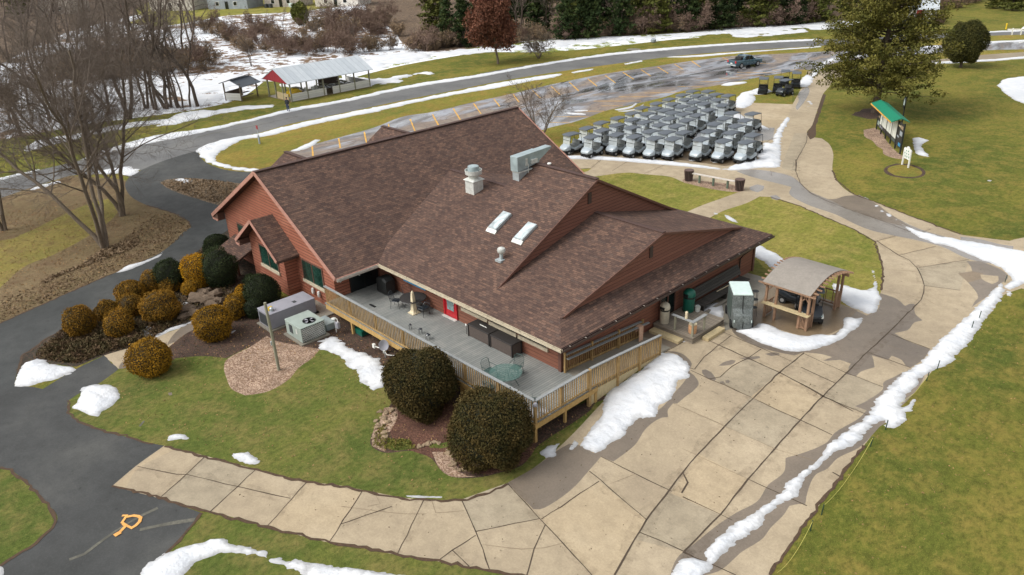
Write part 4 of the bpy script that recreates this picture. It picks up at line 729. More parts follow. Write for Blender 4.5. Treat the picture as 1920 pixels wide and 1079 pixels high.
b.lathe([(.32, .88), (.36, 1.02), (.44, 1.1), (.54, 1.15), (.56, 1.42), (.52, 1.42), (.49, 1.2), (.36, 1.18)], 28, (FX, FY, fz)); b.build('fan_bowl', ['galv_white'], fan, True)
b = MB(); b.lathe([(.36, 1.15), (.37, 1.58), (.35, 1.66), (.1, 1.71), (.02, 1.72)], 28, (FX, FY, fz)); b.build('fan_cap', ['duct'], fan, True)
hx0, hx1 = 3.33, 3.95
b = MB(); b.box(hx0 + .05, 8.0, z(3.0), hx1 - .03, 9.3, z(4.45)); hd = b.build('make_up_air_unit', ['galv'], H)
b = MB(); b.hexa([(hx0, 7.9, z(4.45)), (hx1, 7.9, z(4.45)), (hx1, 9.75, z(4.68)), (hx0, 9.75, z(4.68))], [(hx0, 7.9, z(5.36)), (hx1, 7.9, z(5.36)), (hx1, 9.75, z(5.42)), (hx0, 9.75, z(5.42))]); b.build('cabinet', ['duct'], hd, bevel=.012); b = MB(); b.box(hx0 + .02, 7.97, z(4.38), hx1 + .03, 9.4, z(4.445)); b.build('base_flange', ['galv_white'], hd)
b = MB(); b.hexa([(hx0 + .06, 9.75, z(4.76)), (hx1 - .03, 9.75, z(4.76)), (hx1 - .03, 10.85, z(5.34)), (hx0 + .06, 10.85, z(5.34))], [(hx0 + .06, 9.75, z(5.4)), (hx1 - .03, 9.75, z(5.4)), (hx1 - .03, 10.85, z(5.44)), (hx0 + .06, 10.85, z(5.44))]); b.build('intake_hood', ['duct'], hd, bevel=.01)
b = MB(); b.box(hx1, 9.0, z(4.75), hx1 + .12, 9.5, z(5.0)); b.build('control_box', ['galv_white'], hd)
b = MB(); b.box(hx1, 8.55, z(4.7), hx1 + .05, 8.7, z(5.15)); b.tube([(hx1 + .05, 8.75, z(4.8)), (hx1 + .06, 8.75, z(4.0))], .02, 6); b.build('conduit', ['galv_white'], hd)
def turbine(x, y, zz):
    b = MB(); b.box(x - .22, y - .3, zz - .14, x + .22, y + .2, zz - .02); b.tube([(x, y - .05, zz - .05), (x, y, zz + .3)], .11, 12); t = b.build('roof_vent', ['galv'], H, True)
    b = MB(); b.lathe([(.1, .28), (.2, .36), (.24, .48), (.2, .6), (.08, .66), (.01, .67)], 18, (x, y, zz)); b.build('vent_cap', ['galv_white'], t, True)
turbine(7.5, 3.1, z(SZ) + (3.1 - SK) * .5037 + .05)
b = MB(); b.lathe([(.05, 0), (.14, .03), (.16, .12), (.1, .16), (.02, .17)], 12, (-2.6, 17.4, E + 2.6 * sl_ - 1.08 + 1.08)); b.build('pipe_cap', ['white'], H, True)
# ================================================================ DECK, RAMP, RAILINGS
DZ = 1.05; DY, DX = -3.18, 16.2
D = thing('deck', 'raised gray plank deck with brown wooden railing along the building', 'deck', (0, 0, 0))
b = MB(); b.box(-1.18, DY - .05, DZ - .04, DX + .05, .69, DZ); b.box(14.13, .69, DZ - .04, DX + .05, .8, DZ); b.build('deck_floor', ['deckboards'], D)
b = MB(); b.box(-1.0, DY - .09, DZ - .30, DX + .09, DY - .05, DZ - .045); b.box(DX + .05, DY - .05, DZ - .30, DX + .09, .9, DZ - .045); b.build('rim_board', ['fascia_wood'], D)
b = MB()
for xx in np.arange(-.6, 16, .6): b.box(xx, DY, DZ - .26, xx + .04, .6, DZ - .04)
b.build('joist', ['bark_dark'], D)
for xx in (1.6, 4.7, 8.0, 11.2, 14.1, DX - .04):
    b = MB(); b.box(xx - .07, DY - .07, -.15, xx + .07, DY + .07, DZ - .26); b.build('support_post', ['fascia_wood'], D)
for q_ in ((DX - .05, .72, -.1, DX + .09, .86, DZ - .26), (DX - .1, -1.3, -.1, DX + .02, -1.18, DZ - .26)): b = MB(); b.box(*q_); b.build('support_post', ['fascia_wood'], D)
def railing(p, q, hgt=1.13, drop=.12, posts=True, parent=D, name='railing_panel', cap=True, pitch=.145):
    p, q = Vector(p), Vector(q); L = (q - p).length; n = max(1, int(L / pitch)); b = MB(); d = (q - p)
    hor = Vector((d.x, d.y, 0)).normalized(); side = Vector((-hor.y, hor.x, 0))
    for i in range(n):
        c = p.lerp(q, (i + .5) / n); b.hexa(*[[c + hor * sx * .019 + side * sy * .019 + Vector((0, 0, h)) for sx, sy in ((-1, -1), (1, -1), (1, 1), (-1, 1))] for h in (-drop, hgt - .04)])
    b.beam(p + Vector((0, 0, .09)), q + Vector((0, 0, .09)), .04, .09)
    o = b.build(name, ['rail_wood'], parent)
    b = MB(); b.beam(p + Vector((0, 0, hgt)), q + Vector((0, 0, hgt)), .15, .04); b.build('top_rail', ['rail_cap'], o)
    return o
def post(x, y, z0, z1, w_=.1, parent=D): b = MB(); b.box(x - w_ / 2, y - w_ / 2, z0, x + w_ / 2, y + w_ / 2, z1); b.build('railing_post', ['rail_wood'], parent)
xs = [-1.0, 1.5, 4.0, 6.5, 9.0, 11.4, 13.8, DX]
for a, c in zip(xs[:-1], xs[1:]): railing((a, DY, DZ), (c, DY, DZ))
for xx in xs[1:-1]: post(xx, DY + .075, DZ - .2, DZ + 1.1)
post(DX - .005, DY + .005, DZ - .25, DZ + 1.1, .12)
for a, c in ((DY, -1.45), (-1.45, .3)): railing((DX, a, DZ), (DX, c, DZ))
for yy in (-1.45,): post(DX - .075, yy, DZ - .2, DZ + 1.1)
post(DX, .38, DZ - .9, DZ + 1.1, .16)
# ramp down to the pavement
RP = thing('access_ramp', 'sloping concrete ramp with wooden railings from the deck to the pavement', 'ramp', (0, 0, 0))
ye = 6.9; ze = .5
b = MB(); b.hexa([(14.13, .8, .1), (DX - .06, .8, .1), (DX - .06, ye, .1), (14.13, ye, .1)], [(14.13, .8, DZ - .005), (DX - .06, .8, DZ - .005), (DX - .06, ye, ze + .02), (14.13, ye, ze + .02)]); b.build('ramp_floor', ['concrete_gray'], RP)
rz = lambda y: DZ + (ze - DZ) * (y - .8) / (ye - .8) if y > .8 else DZ
for a, c in ((.46, 2.4), (2.4, 4.1), (4.1, 5.85)): railing((DX, a, rz(a)), (DX, c, rz(c)), parent=RP)
for yy in (2.4, 4.1): post(DX + .075, yy, GZ(yy) - .1, rz(yy) + 1.1, parent=RP)
post(DX, 5.87, .4, rz(5.87) + 1.12, .08, RP)
b = MB(); b.slab([(DX + .03, .48, .1), (DX + .03, 5.8, .45), (DX + .03, 5.8, rz(5.8) - .05), (DX + .03, .8, DZ - .15), (DX + .03, .48, DZ - .15)], .04, 0, (-1, 0, 0)); b.build('side_skirt', ['skirt_wood'], RP)
for a, c in ((.75, 2.7), (2.7, 4.8), (4.8, 6.75)): railing((14.3, a, rz(a)), (14.3, c, rz(c)), .95, parent=RP)
for yy in (.72, 2.7, 4.8, 6.78): post(14.36, yy, rz(yy) - .1, rz(yy) + 1.1, .09, RP)
b = MB(); b.beam((14.5, .75, DZ + .8), (14.5, 7.15, rz(6.9) + .82), .14, .045); b.build('handrail', ['rail_cap'], RP)
t = MB(); p0 = Vector((14.5, 6.35, rz(6.4) + .87)); t.box(p0.x - .13, p0.y - .17, p0.z - .01, p0.x + .12, p0.y + .17, p0.z + .02); t.box(p0.x + .1, p0.y - .17, p0.z - .85, p0.x + .13, p0.y + .17, p0.z + .02); t.box(p0.x - .14, p0.y - .15, p0.z - .35, p0.x - .11, p0.y + .17, p0.z + .02)
tag(t.build('towel', ['towel'], None, bevel=.008), 'pinkish towel draped over the ramp handrail', 'towel')
# ================================================================ THINGS ROUND THE HOUSE
def px_m(p): return FPX / float(np.dot(np.array(p) - CP, CF))
def blob_dirs(n, r_):
    k = np.arange(n) + .5; ph = np.arccos(1 - 2 * k / n); th = np.pi * (1 + 5 ** .5) * k
    d = np.stack([np.cos(th) * np.sin(ph), np.sin(th) * np.sin(ph), np.cos(ph)], 1); return d + r_.normal(0, .03, d.shape)
def leaf_quads(C, N, size, r_, flat=.5, asp=1.6):
    n = len(C); A = r_.normal(0, 1, (n, 3)); Nn = N * flat + r_.normal(0, 1, (n, 3)) * (1 - flat); Nn /= np.linalg.norm(Nn, axis=1)[:, None] + 1e-9
    U = np.cross(Nn, A); U /= np.linalg.norm(U, axis=1)[:, None] + 1e-9; W = np.cross(Nn, U); s = size * r_.uniform(.6, 1.4, (n, 1)); U = U * s * asp; W = W * s
    V = np.stack([C - U * .5, C + W * .5, C + U * .5, C - W * .5], 1).reshape(-1, 3); return V, np.arange(4 * n).reshape(-1, 4)
def bush_mesh(seed, rx, rz, n, leaf, mat_, core, lump=.12, cut=.82):
    r_ = np.random.default_rng(seed); d = blob_dirs(n, r_)
    ph = r_.uniform(0, 6.28, (6, 3)); f = r_.uniform(1.2, 6.5, (6, 3)); bump = sum(np.sin(d @ f[i] + ph[i, 0]) for i in range(6)) / 6
    rad = 1 + lump * bump * 1.6 + r_.normal(0, .024, n); depth = 1 - np.abs(r_.normal(0, .05, n)); P = d * (rad * depth)[:, None]
    zc = rz * cut; P = P * [rx, rx, rz]; P[:, 2] += zc; ok = P[:, 2] > .02; V, F = leaf_quads(P[ok], d[ok] * [1, 1, 1], leaf, r_, .45)
    b = MB(); q = [(max(.01, rx * .88 * math.cos(R_(a))), rz * .88 * math.sin(R_(a)) + zc) for a in range(-80, 91, 10)]; q = [(r, max(0, zz)) for r, zz in q]
    b.lathe(q, 24); nb = len(b.v); me1 = fastmesh('foliage', V, F, [mat_]); 
    return me1, b
def bush(u, vb, wpx, hpx, mat_, label, seed, group=None, core='core_bronze', leaf=.06, dens=1.):
    g = gp(u, vb - hpx * .14); s = px_m(g); r_ = wpx / s / 2; hh = hpx / s / 1.02; rz = hh / 1.85 
    t = thing('round_bush', label, 'bush', g, 0, group)
    n = int(min(42000, 5200 * dens * (r_ / .75) ** 1.75)); me, b = bush_mesh(seed, r_, rz, n, leaf, mat_, core)
    q_ = random.Random(seed * 7); t.scale = (q_.uniform(.93, 1.07), q_.uniform(.93, 1.07), q_.uniform(.95, 1.06)) if seed > 2 else (1, 1, 1); t.rotation_euler = (R_(q_.uniform(-5, 5)), R_(q_.uniform(-5, 5)), q_.uniform(0, 6)) if seed > 2 else (0, 0, 0)
    mobj('foliage', me, t); b.build('inner_branches', [core], t, True)
    return t
GB = 'rounded shrubs in the bed beside the driveway'
bush(791, 782, 131, 124, 'leaf_yew', 'left one of the two big round clipped bushes against the deck railing', 1, 'big round bushes at the deck', 'core_green', .055, 1.5)
bush(921, 875, 149, 140, 'leaf_yew', 'right one of the two big round clipped bushes, at the near corner of the deck', 2, 'big round bushes at the deck', 'core_green', .055, 1.5)
for i, (u, v, w_, h, mm, lb) in enumerate([
    (285, 709, 77, 72, 'leaf_amber', 'amber egg-shaped bush alone on the front lawn by the walkway'),
    (154, 632, 58, 55, 'leaf_bronze', 'bronze round bush nearest the tip of the shrub bed'),
    (207, 604, 40, 40, 'leaf_bronze', 'small bronze bush in the back row, leftmost next to the driveway'),
    (226, 635, 52, 54, 'leaf_bronze', 'bronze round bush in the front row, second from the bed tip'),
    (247, 595, 46, 42, 'leaf_bronze', 'bronze bush in the middle of the shrub cluster'),
    (249, 567, 54, 38, 'leaf_bronze', 'wide bronze bush in the back row by the driveway edge'),
    (286, 554, 38, 42, 'leaf_bronze', 'narrow bronze bush in the back row beside the dark green bush'),
    (320, 551, 38, 35, 'leaf_bronze', 'small brownish bush just left of the tall dark green one'),
    (304, 606, 68, 58, 'leaf_bronze', 'largest bronze bush in the front row with a flat wide crown'),
    (325, 548, 56, 59, 'leaf_dark', 'dark green round bush behind the bronze bushes'),
    (377, 544, 60, 63, 'leaf_gold', 'bright golden yellow bush between the dark green bushes'),
    (411, 482, 48, 40, 'leaf_dark', 'dark green bush at the back corner of the clubhouse gable'),
    (417, 543, 68, 78, 'leaf_dark', 'tall dark green bush beside the golden one at the gable wall'),
    (363, 554, 34, 28, 'leaf_amber', 'low brown bush at the foot of the golden bush'),
    (456, 568, 30, 32, 'leaf_gold', 'small bright yellow bush below the little entry roof'),
    (497, 582, 68, 64, 'leaf_dark', 'dark green bush against the gable wall above the gray air unit'),
    (472, 538, 30, 22, 'leaf_dark', 'small dark green bush under the entry roof'),
    (443, 601, 42, 48, 'leaf_amber', 'dark amber bush between the walkway and the green bush'),
    (406, 641, 68, 66, 'leaf_amber', 'large amber bush beside the walkway near the wood chips'),
    (478, 598, 36, 38, 'leaf_dark', 'dark green bush beside the left end of the gray air unit')]):
    bush(u, v, w_, h, mm, lb, 20 + i, GB, 'core_green' if mm == 'leaf_dark' else 'core_bronze', .05, .9)
# ground cover, stones
def tufts(name, poly, n, h, size, mat_, seed, kind='stuff'):
    r_ = np.random.default_rng(seed); P = np.array(world2(poly)); lo, hi = P.min(0), P.max(0); C = []
    while len(C) < n:
        q = r_.uniform(lo, hi); ins = False
        for a, b_ in zip(P, np.roll(P, -1, 0)):
            if (a[1] > q[1]) != (b_[1] > q[1]) and q[0] < (b_[0] - a[0]) * (q[1] - a[1]) / (b_[1] - a[1] + 1e-12) + a[0]: ins = not ins
        if ins: C.append((q[0], q[1], GZ(q[1]) + r_.uniform(0, h) * (1 + .6 * math.sin(q[0] * 2.1) * math.cos(q[1] * 1.7))))
    V, F = leaf_quads(np.array(C), np.tile([0, 0, 1.], (n, 1)), size, r_, .35, 2.2); o = mobj(name, fastmesh(name, V, F, [mat_])); o['kind'] = kind; return o
tufts('ground_cover', '70 668 100 640 140 612 185 590 230 600 290 610 330 606 300 628 262 646 195 664 150 682 110 680', 9000, .28, .07, 'leaf_ground', 3)
tufts('ground_cover', '60 672 130 612 200 575 300 520 380 470 425 470 440 560 380 592 300 625 262 643 195 662 140 682', 9000, .1, .07, 'leaf_ground', 33)
tufts('ground_cover', '728 822 770 826 780 842 740 845 700 838 703 815 720 795', 900, .08, .045, 'leaf_pine', 34)
tufts('dead_leaves', '300 345 345 336 440 345 450 372 400 380 345 364', 1600, .1, .1, 'leaf_brush', 35)
tufts('dead_grass', '75 528 160 492 190 470 262 448 255 462 215 480 120 515 80 535', 1300, .16, .1, 'leaf_brush', 36)
tufts('dead_grass', '0 605 133 545 213 511 290 478 355 428 350 413 300 400 250 430 210 470 100 525 0 560', 2600, .05, .08, 'leaf_brush', 37)
tufts('fallen_leaves', '0 605 213 511 355 428 300 395 250 400 150 380 0 400', 2600, .02, .06, 'leaf_litter', 41)
tufts('fallen_leaves', '150 760 300 820 580 890 860 925 1000 860 1100 770 700 690 420 660 260 690', 900, .02, .045, 'leaf_litter', 42)
tufts('fallen_leaves', '1660 800 1900 560 2000 800 1600 1079 1460 1079', 500, .02, .04, 'leaf_litter', 43)
tufts('fallen_leaves', '300 850 700 930 1000 900 1200 700 1600 700 1400 1000 1100 1079 620 1010', 260, .015, .035, 'leaf_ground', 44)
tufts('fallen_leaves', '258 688 300 650 440 590 620 590 1000 800 1120 760 1000 870 720 840 640 670', 1400, .03, .05, 'leaf_litter', 45)
def stone_mesh(seed, mm='stone'):
    r_ = random.Random(seed); bm = bmesh.new(); bmesh.ops.create_icosphere(bm, subdivisions=2, radius=1)
    for v in bm.verts:
        k = .75 + .25 * math.sin(v.co.x * 3 + seed) * math.cos(v.co.y * 4 + seed * 2) + r_.uniform(-.07, .07); v.co *= k; v.co.z = max(-.5, v.co.z) * .7
    me = bpy.data.meshes.new('stone'); bm.to_mesh(me); bm.free(); me.materials.append(M[mm]); return me
sm = [stone_mesh(i) for i in range(4)]; sd_ = [stone_mesh(i + 10, 'stone_dark') for i in range(3)]
ST = '712 773,724 775,735 770,741 779,719 785,727 792,705 790,709 797,721 797,722 804,721 812,722 820,707 803,703 812,700 822,802 833,808 832,815 830,795 836,786 838,841 850,847 857,848 866,845 874,853 880,862 883,870 880,878 877,891 873,868 866,852 872,839 845,822 832,700 830'.split(',')
rr = random.Random(5)
for i, s in enumerate(ST):
    u, v = map(float, s.split()); g = gp(u, v); o = bpy.data.objects.new('edging_stone', sm[i % 4]); COL.objects.link(o); o.location = g + Vector((0, 0, .03)); q = rr.uniform(.09, .19)
    if s == '891 873': q = .3
    o.scale = (q * 1.3, q, q * .7); o.rotation_euler = (0, 0, rr.uniform(0, 6)); tag(o, 'tan edging stone in the curved border of the mulch bed below the big round bushes', 'stone', 'stones edging the mulch bed')
for i, (u, v, q) in enumerate([(372, 562, .75), (392, 566, .7), (405, 556, .6), (382, 552, .6), (399, 574, .55), (350, 585, .6), (366, 590, .5), (410, 568, .5), (346, 598, .4)]):
    o = bpy.data.objects.new('boulder', sd_[i % 3]); COL.objects.link(o); o.location = gp(u, v) + Vector((0, 0, .15)); o.scale = (q * 1.2, q, q * .8); o.rotation_euler = (0, 0, i); tag(o, 'dark boulder in the rock pile between the shrubs and the entry walkway', 'boulder', 'boulders in the shrub bed')
# air units
def acbox(name, x0, y0, x1, y1, hgt, body, label):
    t = thing(name, label, 'air conditioner', ((x0 + x1) / 2, (y0 + y1) / 2, 0)); w_, d_ = (x1 - x0) / 2, (y1 - y0) / 2
    b = MB(); b.box(-w_ - .15, -d_ - .15, -.03, w_ + .15, d_ + .15, .08); b.build('concrete_pad', ['concrete_gray'], t)
    b = MB(); b.box(-w_, -d_, .1, w_, d_, hgt); b.box(-w_ - .02, -d_ - .02, hgt, w_ + .02, d_ + .02, hgt + .03); b.build('casing', [body], t, bevel=.012)
    return t, w_, d_
t, w_, d_ = acbox('air_unit', -1.15, -5.85, .6, -4.35, .98, 'ac_green', 'greenish gray square air unit with a round fan on top beside the deck')
b = MB(); b.lathe([(.36, 1.015), (.38, 1.03), (.34, 1.03), (.33, 1.015), (.05, 1.015)], 24, (.35, .1, 0)); b.build('fan_ring', ['ac_dark'], t)
for k in range(4):
    b = MB(); a = k * math.pi / 2 + .4; b.slab([(.35 + .05 * math.cos(a), .1 + .05 * math.sin(a), 1.035), (.35 + .3 * math.cos(a - .3), .1 + .3 * math.sin(a - .3), 1.05), (.35 + .3 * math.cos(a + .3), .1 + .3 * math.sin(a + .3), 1.03)], .01); b.build('fan_blade', ['ac_gray'], t)
b = MB()     # diamond louvre panel on the +x side and the near side
for i in range(-6, 15):
    for sgn in (1, -1):
        y0 = -d_ + .1 + i * .14; p, q = Vector((w_ + .012, y0, .16)), Vector((w_ + .012, y0 + sgn * .78, .94))
        def clip(p, q, a, c):
            if abs(q.y - p.y) < 1e-6: return None
            t0, t1 = sorted(((a - p.y) / (q.y - p.y), (c - p.y) / (q.y - p.y))); t0 = max(0, t0); t1 = min(1, t1)
            return (p.lerp(q, t0), p.lerp(q, t1)) if t1 - t0 > .03 else None
        k = clip(p, q, -d_ + .06, d_ - .06)
        if k: b.beam(k[0], k[1], .035, .02, up=(1, 0, 0))
b.build('louvre_panel', ['galv_white'], t); b = MB(); b.box(w_ + .001, -d_ + .05, .14, w_ + .006, d_ - .05, .95); b.build('coil', ['ac_dark'], t)
b = MB(); b.box(-.45, -d_ - .02, .35, -.1, -d_ + .001, .85); b.build('vent_panel', ['ac_dark'], t)
b = MB(); b.box(.3, -d_ - .015, .5, .42, -d_ + .001, .8); b.build('label_plate', ['galv_white'], t)
t, w_, d_ = acbox('air_unit', -3.55, -6.3, -2.2, -3.3, 1.02, 'ac_gray', 'long light gray rooftop style air unit left of the greenish one')
b = MB(); b.box(-w_ + .12, -d_ - .012, .2, w_ - .3, -d_ + .001, .9); b.build('grille', ['ac_dark'], t)
b = MB(); b.box(.1, .3, 1.05, .35, .5, 1.07); b.build('hatch', ['ac_dark'], t)
b = MB(); b.box(w_ - .001, -1.2, .25, w_ + .015, .1, .9); b.build('access_panel', ['ac_gray'], t)
t = thing('electric_meter', 'gray round meter and disconnect box in front of the gray air unit', 'meter', (-2.55, -5.9, 1.05))
b = MB(); b.lathe([(.1, 0), (.11, .02), (.11, .18), (.04, .25), (.01, .26)], 14); b.build('meter_can', ['galv'], t, True); b = MB(); b.box(-.2, -.12, 0, -.1, .12, .22); b.build('yellow_tag', ['yellow'], t)
t = thing('duct_box', 'low gray metal duct box on the ground against the gable wall', 'duct', (.1, -3.6, 0))
b = MB(); b.box(-1.0, -.5, 0, .15, .15, .42); b.build('box', ['duct'], t, bevel=.02); b = MB(); b.box(-.9, -.62, 0, -.2, -.5, .3); b.build('elbow', ['galv'], t)
for i, (x, y, a, c) in enumerate([(-3.0, -2.75, 1.5, .9), (-1.9, -3.0, 1.1, .9), (-1.6, -3.8, .9, .7)]):
    tag(MB().box(x - a / 2, y - c / 2, .0, x + a / 2, y + c / 2, .07 + .01 * i).build('paving_slab', ['concrete_gray'], None, bevel=.01), 'gray concrete slab lying at the foot of the gable wall', 'slab', 'slabs at the gable wall')
t = thing('gas_meter', 'gray gas meter with white pipes at the left end of the deck', 'gas meter', (.95, -3.75, 0))
b = MB(); b.box(-.12, -.1, .35, .14, .1, .75); b.build('meter_body', ['ac_gray'], t, bevel=.03); b = MB(); b.tube([(-.25, 0, 0), (-.25, 0, .9), (0, 0, .95), (.1, 0, .75)], .03, 8); b.build('pipe', ['white'], t, True); b = MB(); b.lathe([(.12, 0), (.14, .03), (.14, .06), (.05, .1)], 14, (-.25, -.06, .85)); b.build('regulator', ['galv_white'], t, True)
t = thing('utility_cover', 'dark green utility box half hidden under the deck', 'utility box', (1.9, -2.75, 0)); b = MB(); b.loft([(-.35, .45, 0, .35, .08), (.35, .42, 0, .38, .08)]); b.build('shell', ['dome_green'], t); b = MB(); b.box(-.44, -.36, 0, .44, .36, .06); b.build('base', ['ac_dark'], t)
# pole
g = gp(523, 694); tp = onz(501, 560, 4.0)
h = 3.95; t = thing('wooden_pole', 'weathered thin wooden pole standing in the wood chips', 'pole', g)
b = MB(); b.tube([(0, 0, -.1), (-.03, 0, 2), (-.08, -.02, h)], [.085, .08, .075], 10); b.build('shaft', ['post_gray'], t, True)
b = MB(); b.box(-.13, -.12, 1.5, -.05, .02, 1.72); b.build('bracket', ['galv'], t)
# satellite dishes
def dish(u, v, r, rot, label, uz):
    g = onz(u, v, .75); t = thing('satellite_dish', label, 'satellite dish', (g[0], g[1], 0), rot, 'satellite dishes below the deck')
    b = MB(); b.tube([(0, 0, 0), (0, 0, .6), (.0, -.12, .78)], .025, 8); b.build('mast', ['galv'], t, True)
    me = MB(); me.lathe([(.01, 0), (r * .5, .02), (r, .08), (r + .01, .075), (r * .5, .005), (.01, -.012)], 24); o = me.build('reflector', [uz], t, True); o.rotation_euler = (R_(70), 0, 0); o.location = (0, -.15, .85); o.scale = (.85, 1, 1)
    b = MB(); b.beam((0, -.2, .6), (0, -.65, .72), .03, .03); b.box(-.05, -.72, .68, .05, -.62, .8); b.build('feed_arm', ['galv_white'], t)
dish(720, 648, .3, .95, 'gray satellite dish on its edge below the deck railing, left of the white one', 'ac_gray'); dish(766, 656, .26, 1.1, 'white satellite dish just left of the big round bush', 'dish')
t = thing('cable_box', 'white splitter box and cables on the mulch below the deck', 'box', onz(702, 652, .3)); b = MB(); b.box(-.1, -.06, 0, .08, .06, .22); b.build('box', ['white'], t); b = MB(); b.tube([(.1, 0, .1), (.6, .2, .05), (1.0, .1, -.1), (1.4, .35, -.1)], .025, 6); b.build('cable', ['white'], t, True)
# ---------------------------------------------------------------- on the deck
b = MB(); tl, br = ony(759, 513, .64), ony(799, 541, .64); tag(b.box(1.55, .6, 2.0, 3.62, .64, 2.55).build('banner', ['blue_sign'], None, bevel=.01), 'blue rectangular banner on the wall under the eave', 'sign')
b = MB()
for k in range(9): b.box(1.75 + k * .19, .592, 2.2 + .02 * (k % 3), 1.85 + k * .19, .598, 2.34 - .02 * (k % 2))
b.box(2.3, .592, 2.42, 2.9, .598, 2.46)
o = b.build('lettering', ['seat_gray'], None); o.parent = bpy.data.objects['banner']
t = thing('obelisk_planter', 'tall cream obelisk shaped lantern standing on the deck', 'obelisk', (3.8, -.42, DZ))
b = MB(); b.box(-.26, -.26, 0, .26, .26, .05); b.hexa([(-.22, -.22, .05), (.22, -.22, .05), (.22, .22, .05), (-.22, .22, .05)], [(-.14, -.14, .16), (.14, -.14, .16), (.14, .14, .16), (-.14, .14, .16)]); b.build('base', ['cream'], t)
b = MB(); b.hexa([(-.13, -.13, .16), (.13, -.13, .16), (.13, .13, .16), (-.13, .13, .16)], [(-.07, -.07, 1.22), (.07, -.07, 1.22), (.07, .07, 1.22), (-.07, .07, 1.22)]); b.build('shaft', ['cream'], t)
b = MB(); b.lathe([(.07, 1.22), (.09, 1.25), (.06, 1.33), (.02, 1.38)], 8); b.build('finial', ['cream'], t)
def deckbox(x0, x1, label):
    t = thing('storage_box', label, 'storage box', ((x0 + x1) / 2, .28, DZ), 0, 'wicker storage boxes on the deck'); w_ = (x1 - x0) / 2
    b = MB(); b.box(-w_ + .04, -.34, .03, w_ - .04, .33, .68); b.build('body', ['wicker'], t)
    b = MB(); b.box(-w_, -.38, .68, w_, .36, .75); b.build('lid', ['wicker_dark'], t, bevel=.015)
    for sx in (-1, 1):
        for sy in (-.35, .31): b = MB(); b.box(sx * w_ - .03 * sx - .03, sy - .03, 0, sx * w_ - .03 * sx + .03, sy + .03, .68); b.build('leg', ['wicker_dark'], t)
    return t
t = deckbox(8.1, 9.78, 'dark wicker storage box nearer the red door with a white handle'); b = MB(); b.box(-.25, -.02, .752, .28, .02, .775); b.build('handle', ['white'], t)
deckbox(9.84, 11.5, 'dark wicker storage box farther from the red door beside the strip windows')
t = thing('walkway_light', 'small white topped stake light beside the first storage box', 'lamp', (7.9, -.02, DZ)); b = MB(); b.tube([(0, 0, 0), (0, 0, .5)], .015, 6); b.build('stake', ['wicker_dark'], t); b = MB(); b.lathe([(.02, .5), (.05, .52), (.05, .6), (.01, .64)], 10); b.build('lamp_head', ['white'], t)
def patio_chair(mat_):
    t = thing('patio_chair', 'x', 'chair')
    b = MB(); b.box(-.24, -.24, .42, .24, .24, .445); b.build('seat', [mat_], t, bevel=.01)
    b = MB()
    for k in range(9): b.tube([(-.2 + .05 * k, .24, .43), (-.22 + .055 * k, .33, .9)], .008, 4)
    b.tube([(-.26, .24, .42), (-.27, .34, .86), (-.15, .37, .96), (.15, .37, .96), (.27, .34, .86), (.26, .24, .42)], .015, 6); b.build('backrest', [mat_], t)
    for sx in (-1, 1):
        for sy in (-1, 1): b = MB(); b.tube([(sx * .23, sy * .22, .43), (sx * .27, sy * .27, 0)], .014, 6); b.build('leg', [mat_], t)
        b = MB(); b.tube([(sx * .25, -.2, .43), (sx * .28, -.2, .65), (sx * .28, .28, .66)], .014, 6); b.build('armrest', [mat_], t)
    return t
def patio_table(x, y, r, mat_, top, label):
    t = thing('patio_table', label, 'table', (x, y, DZ))
    b = MB(); b.lathe([(r, .7), (r + .01, .71), (r, .72)], 32); b.build('table_top', [top], t)
    b = MB()
    for k in range(5):
        rr_ = r * (k + 1) / 5; b.tube([(rr_ * math.cos(a), rr_ * math.sin(a), .69) for a in np.linspace(0, 6.2832, 29)], .01, 4, caps=False)
    for k in range(8): a = k * math.pi / 4; b.tube([(0, 0, .69), (r * math.cos(a), r * math.sin(a), .69)], .01, 4)
    b.build('table_frame', [mat_], t)
    for k in range(4): a = k * math.pi / 2 + .6; b = MB(); b.tube([(.35 * math.cos(a) * r, .35 * math.sin(a) * r, .69), (.8 * r * math.cos(a), .8 * r * math.sin(a), 0)], .016, 6); b.build('leg', [mat_], t)
    return t
tc = onz(948, 698, DZ + .72); tx, ty = float(tc[0]), float(tc[1])
patio_table(tx, ty, .78, 'patio_metal', 'table_glass', 'round green glass patio table near the corner of the deck')
c0_ = patio_chair('patio_metal'); c0_.location = (tx - 1.0, ty - .1, DZ); c0_.rotation_euler = (0, 0, R_(95)); c0_['label'] = 'green metal chair at the left side of the glass table'; c0_['group'] = 'chairs round the glass table'
dup(c0_, (tx - .3, ty + .95, DZ), R_(15), 'green metal chair behind the glass table by the storage boxes'); dup(c0_, (tx + .75, ty - .75, DZ), R_(225), 'green metal chair on the camera side of the glass table'); dup(c0_, (tx + .2, ty - 1.05, DZ), R_(190), 'green metal chair between the glass table and the near railing')
c = dup(c0_, (15.0, -1.9, DZ + .3), R_(40), 'small dark folded chair lying on the deck near the corner snow'); c.rotation_euler = (R_(88), 0, R_(40)); c.scale = (.7, .7, .7); c.location.z = DZ + .15
tc = onz(786, 553, DZ + .72); tx, ty = float(tc[0]), min(float(tc[1]), -.1)
patio_table(tx, ty, .75, 'cart_dark', 'wicker_dark', 'dark round patio table in the shade under the eave')
c1_ = patio_chair('cart_dark'); c1_.location = (tx - .9, ty - .55, DZ); c1_.rotation_euler = (0, 0, R_(120)); c1_['label'] = 'black metal chair left of the dark table'; c1_['group'] = 'chairs round the dark table'
dup(c1_, (tx + 1.0, ty - .1, DZ), R_(-80), 'black metal chair right of the dark table near the cream obelisk'); dup(c1_, (tx - .95, ty + .35, DZ), R_(70), 'black metal chair in the corner behind the dark table')
